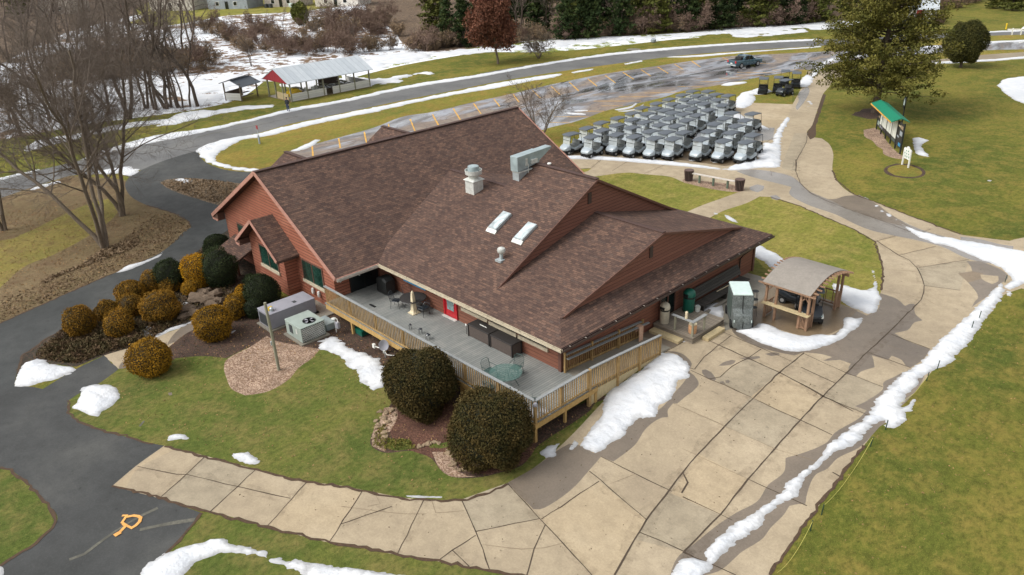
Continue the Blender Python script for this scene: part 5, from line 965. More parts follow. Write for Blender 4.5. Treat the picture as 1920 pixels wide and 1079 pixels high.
t = thing('covered_grill', 'grill under a black cover in the deck corner by the black door', 'grill', (.35, .12, DZ)); b = MB(); b.loft([(-.5, .32, 0, .9, .08), (-.2, .36, 0, 1.05, .12), (.2, .36, 0, 1.05, .12), (.5, .32, 0, .9, .08)]); o = b.build('cover', ['black'], t); o.rotation_euler = (0, 0, R_(90)); b = MB(); b.box(-.45, -.3, 0, .45, .3, .1); b.build('base', ['ac_dark'], t)
tag(MB().box(1.0, -1.6, DZ + .001, 1.55, -1.45, DZ + .02).build('doormat', ['black'], None), 'thin dark strip mat lying on the shaded deck boards', 'mat')
for i, (u, v) in enumerate([(770, 618), (789, 626), (803, 637)]):
    g = onz(u, v, DZ); t = thing('wire_lantern', ['small wire lantern on the deck, leftmost of the three at the railing', 'small wire lantern on the deck, middle one of the three', 'largest wire lantern on the deck, rightmost of the three'][i], 'lantern', g, 0, 'wire lanterns on the deck'); r = .08 + .03 * i
    b = MB()
    for k in range(6): a = k * math.pi / 3; b.tube([(r * math.cos(a), r * math.sin(a), 0), (r * math.cos(a), r * math.sin(a), .28)], .008, 4)
    b.build('cage', ['cart_dark'], t); b = MB(); b.lathe([(r, .28), (r * .6, .34), (.01, .36)], 8); b.build('cap', ['cart_dark'], t)
snv = MB(); 
for (x, y, r) in ((15.6, -2.75, .42), (15.0, -2.85, .3), (15.95, -2.3, .25)): snv.lathe([(r, 0), (r * .8, .06), (r * .4, .1), (.01, .12)], 14, (x, y, DZ), sx=1.2, sy=.6)
tag(snv.build('snow', ['snow'], None, True), 'small snow remnants in the near corner of the deck', 'snow')['kind'] = 'stuff'
b = MB(); b.lathe([(.02, 0), (.09, .01), (.1, .12), (.07, .17), (.01, .18)], 12); o = b.build('flood_lamp', ['ac_gray'], None, True); o.location = (DX + .12, DY - .1, DZ + .95); tag(o, 'small round gray lamp on the corner post of the deck railing', 'lamp')
# ---------------------------------------------------------------- end of the building: platform, cans, benches
t = thing('wooden_platform', 'low weathered wooden platform at the glass door', 'platform', (0, 0, 0))
b = MB(); b.box(14.2, 7.95, .8, 16.75, 10.95, .85); b.build('floor', ['platform'], t); b = MB(); b.box(14.22, 7.97, .45, 16.73, 8.03, .8); b.box(16.67, 8.03, .45, 16.73, 10.93, .8); b.box(14.3, 10.85, .45, 16.67, 10.93, .8); b.build('skirt', ['platform'], t)
b = MB(); b.box(14.3, 7.45, .5, 16.2, 7.93, .67); b.build('step', ['skirt_wood'], t, bevel=.01); b = MB(); b.box(16.8, 8.75, .5, 17.2, 10.35, .68); b.build('step', ['skirt_wood'], t, bevel=.01)
pz = 1.7
for (x, y) in ((16.6, 8.12), (15.5, 8.12), (16.6, 9.2)): b = MB(); b.box(x - .045, y - .045, .85, x + .045, y + .045, pz); b.build('rail_post', ['post_gray'], t)
b = MB(); b.box(15.3, 8.02, pz, 16.7, 8.2, pz + .04); b.build('rail', ['rail_cap'], t); b = MB(); b.box(16.5, 8.21, pz, 16.7, 9.3, pz + .04); b.build('rail', ['rail_cap'], t)
t = thing('drink_cooler', 'tan round drink cooler on the platform corner', 'cooler', (16.35, 8.5, .85)); b = MB(); b.lathe([(.2, 0), (.22, .05), (.22, .45), (.2, .5)], 20); b.build('body', ['cooler'], t, True); b = MB(); b.lathe([(.21, .5), (.21, .55), (.05, .58)], 20); b.build('lid', ['cream'], t, True)
b = MB(); b.box(-.06, -.06, 0, .06, .06, .42); o = b.build('cup_dispenser', ['cream'], None, bevel=.015); o.location = (16.15, 8.15, pz + .04); tag(o, 'small upright tan cup dispenser on the platform rail', 'dispenser')
def can(loc, mat_, label, r, h):
    t = thing('trash_can', label, 'trash can', loc); b = MB(); b.lathe([(r * .88, 0), (r * .95, .03), (r, h * .62)], 24); b.build('barrel', [mat_], t, True)
    b = MB(); b.lathe([(r * .96, h * .62), (r * .96, h * .7)], 24); b.build('collar', ['black'], t)
    b = MB(); b.lathe([(r * 1.06, h * .7), (r * 1.08, h * .78), (r * .95, h * .9), (r * .6, h * .98), (.02, h)], 24); b.build('dome_lid', [mat_], t, True); b = MB(); b.box(-.14, -r * 1.1, h * .72, .14, -r * .7, h * .84); b.build('flap', ['black'], t); return t
can((14.6, 8.42, .85), 'dome_beige', 'beige dome topped trash can on the platform', .26, 1.22); can((14.75, 10.45, .85), 'dome_green', 'tall dark green dome topped trash can by the glass door', .33, 1.35)
t = thing('bucket', 'small white bucket beside the green trash can', 'bucket', (15.15, 10.75, .85)); b = MB(); b.lathe([(.13, 0), (.16, .3), (.15, .3), (.12, .02)], 16); b.build('pail', ['galv_white'], t, True); b = MB(); b.tube([(.15 * math.cos(a), 0, .3 + .12 * math.sin(a)) for a in np.linspace(0, math.pi, 9)], .008, 4); b.build('handle', ['galv'], t)
t = thing('long_bench', 'long dark weathered wooden bench along the end wall', 'bench', (14.2, 11.3, .5))
b = MB(); b.slab([(.05, 0, 1.15), (.05, 4.9, 1.15), (.35, 4.9, .62), (.35, 0, .62)], .05, 0, (.4, 0, .3)); b.build('backrest', ['darkwood'], t); b = MB(); b.box(.35, 0, .42, 1.0, 4.9, .47); b.build('seat', ['darkwood'], t)
for yy in (.1, 2.4, 4.7): b = MB(); b.box(.4, yy, 0, .92, yy + .08, .42); b.build('leg', ['darkwood'], t)
b = MB(); b.beam((.55, 2.0, .6), (.62, 3.6, .6), .04, .04); o = b.build('white_stick', ['cream'], None); o.location = (14.2, 11.3, .42); tag(o, 'thin pale stick lying on the long dark bench', 'stick')
b = MB(); b.hexa([(15.2, 11.3, .5), (15.4, 11.3, .5), (15.4, 15.2, .5), (15.2, 15.2, .5)], [(15.2, 11.3, .62), (15.4, 11.3, .62), (15.4, 15.2, .62), (15.2, 15.2, .62)]); tag(b.build('curb', ['concrete_gray'], None, bevel=.02), 'low gray concrete curb in front of the long bench', 'curb')
# ================================================================ PERGOLA AND GOLF CARTS
PG = thing('pergola', 'wooden pergola with an arched tan canvas roof on the concrete', 'pergola', (0, 0, 0))
px0, px1, py0, py1 = 17.85, 20.3, 13.25, 17.1; zr0 = 2.62
arc = [(py0 - .25 + (py1 - py0 + .5) * k / 14, zr0 + .52 * math.sin(math.pi * k / 14)) for k in range(15)]
for (x, y) in ((px0, py0), (px1, py0), (px0, py1), (px1, py1), (18.45, py0), (19.85, py0), (px1, py0 + .55), (px1, py1 - .55)):
    b = MB(); b.box(x - .06, y - .06, .5, x + .06, y + .06, zr0); b.build('post', ['pergola_wood'], PG)
for x in (px0 - .05, px1 + .05):
    b = MB(); [b.beam((x, a[0], a[1] - .07), (x, c[0], c[1] - .07), .07, .14) for a, c in zip(arc[:-1], arc[1:])]; b.build('arch', ['pergola_wood'], PG)
for y in (py0, py1): b = MB(); b.box(px0 - .3, y - .04, zr0 - .16, px1 + .3, y + .04, zr0); b.build('beam', ['pergola_wood'], PG)
for k in range(0, 15): b = MB(); b.box(px0 - .42, arc[k][0] - .03, arc[k][1] - .02, px1 + .42, arc[k][0] + .03, arc[k][1] + .055); b.build('purlin', ['pergola_wood'], PG)
b = MB(); V = []; n = len(arc)
for x in (px0 - .18, px1 + .12):
    for y, zz in arc: V.append((x, y, zz + .075))
for x in (px0 - .18, px1 + .12):
    for y, zz in arc: V.append((x, y, zz + .06))
b.add(V, [(i, i + 1, n + i + 1, n + i) for i in range(n - 1)] + [(2 * n + i + 1, 2 * n + i, 3 * n + i, 3 * n + i + 1) for i in range(n - 1)] + [(0, n, 3 * n, 2 * n), (n - 1, 3 * n - 1, 4 * n - 1, 2 * n - 1)]); b.build('canvas_roof', ['canvas'], PG)
b = MB(); b.box(px0 - .1, py0 - .3, 1.42, px1 + .15, py0 + .05, 1.47); b.build('counter', ['skirt_wood'], PG)
def slats(p, q, z0, z1):
    b = MB(); b.beam((*p, z0 + .1), (*q, z0 + .1), .05, .07); b.beam((*p, z1), (*q, z1), .05, .07)
    for k in range(1, 6): t_ = k / 6; x = p[0] + (q[0] - p[0]) * t_; y = p[1] + (q[1] - p[1]) * t_; b.box(x - .02, y - .02, z0 + .1, x + .02, y + .02, z1)
    b.build('slatted_panel', ['pergola_wood'], PG)
slats((19.85, py0), (px1, py0), .5, 1.38); slats((px1, py0), (px1, py0 + .55), .5, 1.38); slats((px1, py1 - .55), (px1, py1), .5, 1.5); slats((px0, py1), (px1, py1), .5, 1.4); slats((px0, py0), (px0, py0 + .9), .5, 1.38)
for (x, y, a) in ((19.85, py0, .35), (px1, py0, -.35), (px0, py0, .35)): b = MB(); b.beam((x, y, zr0 - .5), (x + a, y, zr0 - .12), .05, .06); b.build('brace', ['pergola_wood'], PG)
# a small metal plant stand at the left end
t = thing('plant_stand', 'black wire stand at the left end of the pergola', 'stand', (17.35, 12.95, .5)); b = MB()
for k in range(4): b.tube([(.2 * math.cos(k * 1.57), .2 * math.sin(k * 1.57), 0), (.14 * math.cos(k * 1.57), .14 * math.sin(k * 1.57), 1.5)], .012, 4)
b.build('frame', ['black'], t); b = MB(); [b.lathe([(.16, zz), (.19, zz + .02)], 12) for zz in (.5, 1.0, 1.5)]; b.build('shelf', ['black'], t)
# ---- golf cart, front toward -y
def golf_cart(body, roof, seat, label, screen=True, dark=False):
    t = thing('golf_cart', label, 'golf cart')
    b = MB(); b.loft([(-1.12, .36, .24, .40, .05), (-.9, .46, .2, .42, .05), (.9, .5, .2, .42, .05), (1.1, .44, .24, .46, .05)]); b.box(-.52, -.62, .3, .52, .05, .335); b.box(-.46, -1.2, .28, .46, -1.1, .44)
    b.build('chassis', ['rubber'], t)
    b = MB(); b.loft([(-1.22, .30, .46, .58, .05), (-1.14, .46, .42, .70, .11), (-.95, .53, .40, .82, .15), (-.72, .55, .40, .92, .15), (-.6, .54, .42, .96, .12)]); b.box(-.5, -.62, .5, .5, -.54, .94); b.build('front_cowl', [body], t, True)
    b = MB(); b.loft([(-.02, .54, .34, .62, .06), (.3, .56, .34, .66, .08), (.62, .56, .40, .80, .1), (.95, .53, .46, .80, .12), (1.12, .44, .52, .72, .08)]); b.build('rear_body', [body], t, True)
    b = MB(); b.box(-.34, .72, .78, .34, 1.08, 1.02); b.box(-.3, .76, 1.021, .3, 1.04, 1.03, 1); b.build('bag_well', ['rubber', 'black'], t)
    b = MB(); b.loft([(.0, .5, .62, .76, .05), (.5, .5, .64, .78, .06)]); b.build('seat', [seat], t, True); b = MB(); b.hexa([(-.5, .48, .8), (.5, .48, .8), (.5, .6, .8), (-.5, .6, .8)], [(-.47, .6, 1.2), (.47, .6, 1.2), (.47, .68, 1.2), (-.47, .68, 1.2)]); b.build('backrest', [seat], t, bevel=.02)
    b = MB(); b.loft([(-.78, .46, 1.78, 1.82, .02), (-.7, .53, 1.78, 1.86, .03), (-.3, .56, 1.81, 1.90, .04), (.3, .56, 1.81, 1.90, .04), (.78, .53, 1.78, 1.86, .03), (.86, .46, 1.78, 1.82, .02)]); b.build('canopy', [roof], t, True)
    for sx in (-1, 1):
        for p_, q_ in (((sx * .5, -.66, .9), (sx * .52, -.55, 1.8)), ((sx * .5, .95, .75), (sx * .5, .72, 1.8))): b = MB(); b.tube([p_, q_], .02, 5); b.build('canopy_post', ['black'], t)
    if screen: b = MB(); b.hexa([(-.48, -.68, .94), (.48, -.68, .94), (.48, -.665, .94), (-.48, -.665, .94)], [(-.5, -.58, 1.76), (.5, -.58, 1.76), (.5, -.565, 1.76), (-.5, -.565, 1.76)]); b.box(-.47, -.655, 1.33, .47, -.635, 1.355, 1); b.build('windshield', ['windscreen', 'black'], t)
    b = MB(); b.tube([(-.25, -.5, .85), (-.25, -.3, 1.0)], .02, 5); b.tube([(-.25 + .15 * math.cos(a), -.3 + .04 * math.sin(a), 1.0 + .14 * math.sin(a)) for a in np.linspace(0, 6.2832, 13)], .015, 4, caps=False); b.build('steering_wheel', ['black'], t)
    for sx in (-1, 1):
        b = MB(); b.box(sx * .4 - .07, -1.17, .56, sx * .4 + .07, -1.1, .64); b.build('headlight', ['glass_lite'], t)
        for yy in (-.82, .78):
            b = MB(); x0 = sx * .38; x1 = sx * .56; b.tube([(x0, yy, .23), (x1, yy, .23)], .23, 14); wh = b.build('wheel', ['rubber'], t); b = MB(); b.tube([(x1, yy, .23), (x1 + sx * .012, yy, .23)], .12, 10); b.build('rim', ['rim'], wh)
    return t
proto = golf_cart('silver_gray', 'roof_gray', 'seat_gray', 'silver gray golf cart with dark canopy in the packed fleet on the concrete pad')
FL = '1071 251,1101 240,1127 230,1159 221,1186 212,1209 203,1233 194,1112 256,1130 244,1155 235,1185 224,1214 213,1239 205,1156 252,1185 239,1209 229,1232 220,1190 256,1220 246,1238 234,1228 259,1255 186,1280 178,1298 171,1327 171,1263 195,1286 186,1308 179,1341 177,1365 179,1322 184,1346 187,1246 204,1277 200,1298 192,1321 194,1355 197,1257 210,1298 204,1329 206,1277 213,1305 216,1255 222,1289 225,1371 212,1411 213,1360 221,1397 226,1340 232,1380 236,1268 236,1329 246,1373 248,1412 253,1250 248,1281 248,1262 260,1315 261,1357 264,1400 266'.split(',')
pts = [onz(*map(float, s.split()), .5 + 1.87)[:2] + np.array([0, .05]) for s in FL]; pts = [np.array(p) for p in pts]
for _ in range(200):
    for i in range(len(pts)):
        for j in range(i):
            d = pts[i] - pts[j]; ox = 1.3 - abs(d[0]); oy = 2.45 - abs(d[1])
            if ox > 0 and oy > 0:
                if ox / 1.3 < oy / 2.5 * 1.2: m_ = np.array([math.copysign(ox / 4, d[0] or 1), 0])
                else: m_ = np.array([0, math.copysign(oy / 4, d[1] or 1)])
                pts[i] += m_; pts[j] -= m_
rr = random.Random(11); FR = ['1112 256', '1156 252', '1190 256', '1228 259', '1262 260', '1315 261', '1357 264']; ORD = ['second', 'third', 'fourth', 'fifth', 'sixth', 'seventh', 'eighth']
for i, p in enumerate(pts):
    loc = (p[0], p[1], .5); rz_ = R_(rr.gauss(0, 3.2) - 2); lb = None
    s = FL[i]
    if s in FR: lb = 'silver golf cart, %s from the left in the front row of the fleet' % ORD[FR.index(s)]
    if s == '1071 251': lb = 'silver golf cart at the left end of the front row, nearest the clubhouse roof'
    if s == '1400 266': lb = 'silver gray golf cart at the right end of the front row beside the plowed snow'
    if s == '1411 213': lb = 'silver gray golf cart alone at the right edge of the fleet by the bare concrete'
    if i == 0: o = proto; o.location = loc; o.rotation_euler = (0, 0, rz_); o['label'] = lb; o['group'] = 'golf carts parked in the fleet'
    else: o = dup(proto, loc, rz_, lb or 'silver gray golf cart with dark canopy in the packed fleet on the concrete pad', group='golf carts parked in the fleet')
bl = golf_cart('cart_dark', 'roof_gray', 'black', 'x', False)
BC = [(1430, 178, 172, 'black golf cart seen from behind, alone at the left of the group on the grass'), (1457, 176, 175, 'black golf cart partly hidden behind the one facing the camera'), (1471, 182, 35, 'black golf cart with pale fenders facing the camera on the grass'), (1491, 167, 176, 'black golf cart at the right of the grass group next to the snow'), (1470, 163, 175, 'rearmost black golf cart of the grass group')]
for i, (u, v, a, lb) in enumerate(BC):
    g = gp(u, v - 3); vd = np.array(g)[:2] - CP[:2]; a = math.degrees(math.atan2(vd[0], -vd[1])) + (a - 175 if a > 100 else 145)
    if i == 0: o = bl; o.location = g; o.rotation_euler = (0, 0, R_(a)); o['label'] = lb; o['group'] = 'black golf carts on the grass'
    else: o = dup(bl, g, R_(a), lb, group='black golf carts on the grass')
oF = dup(bl, (19.6, 14.9, .5), R_(38), 'black golf cart with white fenders parked under the pergola, nearer its right end', group='carts under the pergola')
o = dup(bl, (18.4, 16.0, .5), R_(100), 'dark golf cart at the back of the pergola facing left', group='carts under the pergola'); o.scale = (.95, .95, .95)
for sx in (-1, 1): b = MB(); b.loft([(-1.15, .12, .45, .62, .05), (-.8, .13, .45, .74, .06)]); q = b.build('fender', ['galv_white'], oF, True); q.location = (sx * .42, 0, 0)
# covered cart
t = thing('covered_cart', 'tall golf cart enclosed in a gray camouflage cover with a pale mint roof', 'golf cart', (17.0, 12.0, .5), R_(40))
b = MB(); b.loft([(-1.35, .36, .12, .55, .1), (-1.25, .5, .1, .85, .14), (-.85, .56, .08, 1.1, .12), (-.72, .55, .08, 1.86, .06), (.75, .55, .08, 1.88, .06), (1.0, .52, .1, 1.6, .1), (1.1, .45, .14, 1.0, .1)]); b.build('cover', ['tarp_gray'], t, True)
b = MB(); b.hexa([(-.53, -.76, 1.84), (.53, -.76, 1.84), (.56, .85, 1.86), (-.56, .85, 1.86)], [(-.49, -.7, 1.94), (.49, -.7, 1.94), (.52, .8, 1.97), (-.52, .8, 1.97)]); b.build('roof', ['mint'], t, bevel=.025)
b = MB(); b.box(-.02, -1.37, .15, .02, -1.34, .55); b.beam((0, -1.28, .8), (0, -.86, 1.1), .04, .03); b.beam((0, -.86, 1.1), (0, -.73, 1.84), .04, .03); b.build('zip_seam', ['black'], t)
for sx in (-1, 1):
    b = MB(); b.slab([(sx * .56, -.7, .5), (sx * .56, .5, .5), (sx * .56, .5, 1.7), (sx * .56, -.7, 1.7)], .02, 0, (sx, 0, 0)); b.build('side_window', ['tarp_green'], t)
    for yy in (-.9, .75): b = MB(); b.tube([(sx * .42, yy, .23), (sx * .6, yy, .23)], .24, 14); b.build('wheel', ['rubber'], t)
    b = MB(); b.box(sx * .4 - .08, -1.3, .48, sx * .4 + .08, -1.2, .62); b.build('headlight_patch', ['mint'], t)
# ================================================================ PICKUP TRUCK
g = gp(1396, 125); t = thing('pickup_truck', 'blue gray crew cab pickup truck parked alone on the wet lot', 'pickup truck', g, R_(165))
P_ = 'truck_paint'
b = MB(); b.loft([(-2.6, .78, .48, .82, .1), (-2.5, .92, .4, .98, .14), (-1.4, .97, .36, 1.06, .14), (-1.0, .97, .34, 1.08, .12), (.75, .97, .34, 1.1, .1), (.8, .97, .34, 1.12, .08), (2.45, .95, .4, 1.14, .08), (2.58, .88, .45, 1.1, .08)]); b.build('body', [P_], t, True)
b = MB(); b.box(-.8, .95, 1.08, .8, 2.45, 1.155); b.build('bed_cover', ['black'], t); b = MB(); b.hexa([(-.6, .95, 1.15), (.6, .95, 1.15), (.6, 1.5, 1.15), (-.6, 1.5, 1.15)], [(-.55, 1.0, 1.5), (.55, 1.0, 1.5), (.55, 1.4, 1.5), (-.55, 1.4, 1.5)]); b.build('bed_cargo', ['rubber'], t, bevel=.04)
b = MB(); b.loft([(-1.15, .84, 1.02, 1.12, .04), (-.45, .8, 1.05, 1.68, .1), (.2, .79, 1.05, 1.76, .12), (.75, .78, 1.05, 1.72, .12), (1.05, .82, 1.05, 1.2, .05)]); b.build('cab', [P_], t, True)
for sx in (-1, 1):
    for (a, c, zz) in ((-.75, -.12, 1.14), (-.02, .62, 1.14)): b = MB(); b.slab([(sx * .83, a, zz), (sx * .83, c, zz), (sx * .78, c - .02, 1.6), (sx * .78, a + (.3 if a < -.5 else 0), 1.6)], .03, 0, (sx * .6, 0, 0)); b.build('side_window', ['glass_dark'], t)
    b = MB(); b.box(sx * .78 - .12, 2.5, .8, sx * .78 + .12, 2.6, 1.1); b.build('tail_light', ['tail_red'], t); b = MB(); b.box(sx * .68 - .16, -2.6, .68, sx * .68 + .16, -2.5, .86); b.build('headlight', ['glass_lite'], t)
    b = MB(); b.box(sx * 1.02 - .1, -.85, 1.08, sx * 1.02 + .1, -.72, 1.22); b.build('mirror', [P_], t)
    for yy in (-1.62, 1.55): b = MB(); b.tube([(sx * .78, yy, .38), (sx * .99, yy, .38)], .38, 18); wh = b.build('wheel', ['rubber'], t); b = MB(); b.tube([(sx * .99, yy, .38), (sx * 1.005, yy, .38)], .23, 14); b.build('rim', ['rim'], wh)
b = MB(); b.slab([(-.72, -1.08, 1.14), (.72, -1.08, 1.14), (.68, -.5, 1.63), (-.68, -.5, 1.63)], .03, 0, (0, -.5, .6)); b.build('windshield', ['glass_dark'], t); b = MB(); b.slab([(.7, .98, 1.2), (-.7, .98, 1.2), (-.66, .82, 1.62), (.66, .82, 1.62)], .03, 0, (0, .6, .4)); b.build('rear_window', ['glass_dark'], t)
b = MB(); b.box(-.9, 2.56, .42, .9, 2.68, .6); b.build('bumper', ['galv'], t); b = MB(); b.box(-.2, 2.6, .66, .2, 2.62, .8); b.build('number_plate', ['white'], t); b = MB(); b.box(-.5, -2.63, .55, .5, -2.57, .8); b.build('grille', ['black'], t)
# ================================================================ BENCH, BASKETS, SIGNS
a, c = onz(1299, 325.5, 1.22), onz(1379, 340.5, 1.22); t = thing('long_bench', 'long pale topped bench on green legs between the two baskets', 'bench', (0, 0, 0)); b = MB(); b.beam(a, c, .3, .06); b.build('seat', ['bench_top'], t)
for k in (.17, .5, .83): p = Vector(a).lerp(Vector(c), k); b = MB(); b.box(p.x - .07, p.y - .07, .5, p.x + .07, p.y + .07, 1.19); b.build('leg', ['bench_leg'], t)
for (u, v, lb) in ((1291, 341, 'dark slatted trash basket at the left end of the long bench'), (1386, 359, 'dark slatted trash basket at the right end of the long bench')):
    t = thing('trash_basket', lb, 'trash basket', gp(u, v - 2), 0, 'trash baskets at the long bench'); b = MB(); b.lathe([(.26, 0), (.34, .85), (.3, .86), (.24, .05)], 20); b.build('liner', ['black'], t)
    b = MB()
    for k in range(18): a_ = k * math.pi / 9; b.beam((.29 * math.cos(a_), .29 * math.sin(a_), 0), (.38 * math.cos(a_), .38 * math.sin(a_), .9), .06, .03)
    b.build('slats', ['basket'], t); b = MB(); b.lathe([(.33, .88), (.4, .9), (.4, .94), (.33, .95)], 20); b.build('rim', ['basket'], t)
n_ = gp(1687, 289); f_ = gp(1643, 243); ln = (f_ - n_); L = ln.length; ang = math.atan2(ln.y, ln.x)
t = thing('scoreboard', 'black framed notice board with white panels and a green roof on the lawn', 'notice board', n_, ang)    # local +x runs to the far end, +y faces the camera side
for k in range(6): b = MB(); x = L * k / 5; b.box(x - .07, -.06, -.1, x + .07, .06, 2.75 if k in (0, 5) else 2.55); b.build('post', ['sign_frame'], t)
b = MB(); b.box(.07, -.03, .45, L - .07, .03, 2.6); b.build('board', ['sign_dark'], t)
wp = (L - 3.0) / 5
for k in range(5): b = MB(); x = 2.0 + k * wp; b.box(x + .06, .031, .85, x + wp - .06, .05, 2.55); q = b.build('white_panel', ['panel_white'], t)
for (x0_, x1_, z0_, z1_, mm) in ((.2, 1.0, 2.1, 2.4, 'stone'), (.2, 1.0, 1.5, 1.9, 'house_gray'), (.25, .95, .55, .85, 'blue_sign'), (1.1, 1.85, 2.15, 2.3, 'cream'), (1.1, 1.85, 1.2, 1.35, 'house_gray'), (2.1, 3.2, .52, .75, 'tarp_green'), (L - .9, L - .2, 1.9, 2.2, 'skirt_wood'), (L - .9, L - .2, 1.3, 1.5, 'stone'), (L - .9, L - .2, .6, 1.0, 'ac_green'), (L - 2.2, L - 1.2, .52, .75, 'ac_gray')):
    b = MB(); b.box(x0_, .031, z0_, x1_, .04, z1_); b.build('notice', [mm], t)
b = MB(); b.slab([(1.3, .85, 2.62), (L + .2, .85, 2.62), (L + .2, 0, 2.95), (1.3, 0, 2.95)], .07); b.slab([(1.3, 0, 2.95), (L + .2, 0, 2.95), (L + .2, -.75, 2.62), (1.3, -.75, 2.62)], .07); b.build('canopy', ['sign_green'], t); b = MB(); b.box(1.3, .86, 2.5, L + .2, .9, 2.62); b.build('fascia', ['paint_yellow'], t)
g = gp(1697, 312); t = thing('small_sign', 'small white lawn sign with green lettering on a round mulch bed', 'sign', g, ang + .25)
for x in (-.5, .5): b = MB(); b.box(x - .06, -.05, 0, x + .06, .05, 1.5); b.build('leg', ['white'], t)
b = MB(); b.box(-.5, -.03, .65, .5, .03, 1.55); b.hexa([(-.3, -.03, 1.55), (.3, -.03, 1.55), (.3, .03, 1.55), (-.3, .03, 1.55)], [(-.1, -.03, 1.72), (.1, -.03, 1.72), (.1, .03, 1.72), (-.1, .03, 1.72)]); b.build('board', ['white'], t)
b = MB(); [b.beam((-.4 + .1 * k, .036, .8 + .25 * (k % 3)), (-.32 + .1 * k, .036, .95 + .22 * (k % 3)), .09, .01, up=(0, 1, 0)) for k in range(8)]; b.build('lettering', ['sign_green'], t)
g = gp(1690, 236); t = thing('hanging_sign', 'dark oval sign with a pale emblem behind the green roofed notice board', 'sign', g, ang)
b = MB(); b.box(-.05, -.05, 0, .05, .05, 2.9); b.build('post', ['sign_frame'], t); b = MB(); b.tube([(0, .06, 2.35), (0, .12, 2.35)], .62, 24); o = b.build('oval_board', ['sign_frame'], t); o.scale = (.6, 1, 1); b = MB(); b.slab([(-.2, .121, 2.1), (.2, .121, 2.1), (.12, .121, 2.45), (0, .121, 2.8), (-.14, .121, 2.4)], .01, 0, (0, 1, 0)); b.build('emblem', ['mint'], t)
g = gp(487, 270); t = thing('marker_post', 'white post with a small red sign on the grass island by the road', 'sign', g); b = MB(); b.box(-.1, -.06, 0, .1, .06, .9); b.build('post_base', ['house_gray'], t); b = MB(); b.tube([(0, 0, .9), (0, 0, 1.7)], .03, 6); b.build('pole', ['galv'], t); b = MB(); b.box(-.18, -.02, 1.55, .18, .02, 1.95); b.build('red_plate', ['barn_red'], t)
SK_ = [(1884, 530), (1835, 599), (1821, 618), (1757, 693), (1737, 715), (1660, 806), (1632, 838), (1540, 966), (1519, 996)]; sp = []
for i, (u, v) in enumerate(SK_):
    g = gp(u, v); sp.append(g); b = MB(); b.tube([(0, 0, -.05), (.02, .03, .5)], .022, 6); o = b.build('rope_stake', ['stake'], None); o.location = g; tag(o, 'thin dark green stake standing along the snowy right edge of the concrete', 'stake', 'green stakes along the pavement edge')
def rope(pts, lb): b = MB(); b.tube(pts, .008, 5, caps=True); tag(b.build('rope', ['rope'], None, True), lb, 'rope', 'yellow ropes between the stakes')
def sag(p, q, s=.25, n=12): return [Vector(p).lerp(Vector(q), k / n) + Vector((0, 0, -4 * s * (k / n) * (1 - k / n))) for k in range(n + 1)]
up = lambda g, h=.47: g + Vector((.02, .03, h))
rope([max(p, Vector((p.x, p.y, GZ(p.y) + .02)), key=lambda q: q.z) for p in sag(up(sp[6]), up(sp[7]), .42)], 'thin yellow rope slung between stakes at the lower middle of the lawn edge')
rope([max(p, Vector((p.x, p.y, GZ(p.y) + .02)), key=lambda q: q.z) for p in sag(up(sp[8]), gp(1455, 1090) + Vector((0, 0, .4)), .4)], 'thin yellow rope running out of the bottom of the photo')
rope([up(gp(1737, 715), .3), gp(1715, 740) + Vector((0, 0, .1)), gp(1685, 767) + Vector((0, 0, .26))], 'short rope lying over the snow with a dark end')
# ================================================================ PAVILION, SHELTER, PERSON
n_ = gp(547.6, 191.5); fr_ = gp(694, 163); lf = gp(498, 182.5); L = (fr_ - n_).length; W = (lf - n_).length; ang = math.atan2(fr_.y - n_.y, fr_.x - n_.x)
t = thing('pavilion', 'long open picnic pavilion with a pale metal roof and a red gable', 'pavilion', n_, ang)     # local x along the long side, y away from the road
he, hr, ov = 2.5, 4.0, .5
b = MB(); b.slab([(-ov, -ov, he - .1), (L + ov, -ov, he - .1), (L + ov, W / 2, hr), (-ov, W / 2, hr)], .08); b.slab([(-ov, W / 2, hr), (L + ov, W / 2, hr), (L + ov, W + ov, he - .1), (-ov, W + ov, he - .1)], .08); b.build('metal_roof', ['metalroof'], t)
for x in (-ov + .05, L + ov - .1): b = MB(); b.slab([(x, -ov + .1, he - .15), (x, W + ov - .1, he - .15), (x, W / 2, hr - .1)], .06, 0, (1, 0, 0)); b.build('gable', ['redboard'], t)
for k in range(6):
    x = L * k / 5
    for y in (0, W): b = MB(); b.box(x - .08, y - .08, 0, x + .08, y + .08, he); b.build('post', ['post_gray'], t)
for y in (W * .33, W * .66): b = MB(); b.box(-.08, y - .08, 0, .08, y + .08, he); b.build('post', ['post_gray'], t)
for (x0_, x1_) in ((.05, L * .43), (L * .51, L)): b = MB(); b.box(x0_, -.05, .05, x1_, .05, 1.0); b.build('low_wall', ['whiteboard'], t)
b = MB(); b.box(-.05, W * .12, .05, .05, W * .62, .9); b.build('low_wall', ['skirt_wood'], t); b = MB(); b.box(L - .05, .1, .05, L + .05, W, .9); b.build('low_wall', ['whiteboard'], t)
b = MB(); b.box(L * .62, W - .1, .2, L * .9, W, he - .2); b.build('back_wall', ['bark_dark'], t); b = MB(); b.box(-.2, -.2, -.02, L + .2, W + .2, .04); b.build('floor', ['concrete_brown'], t)
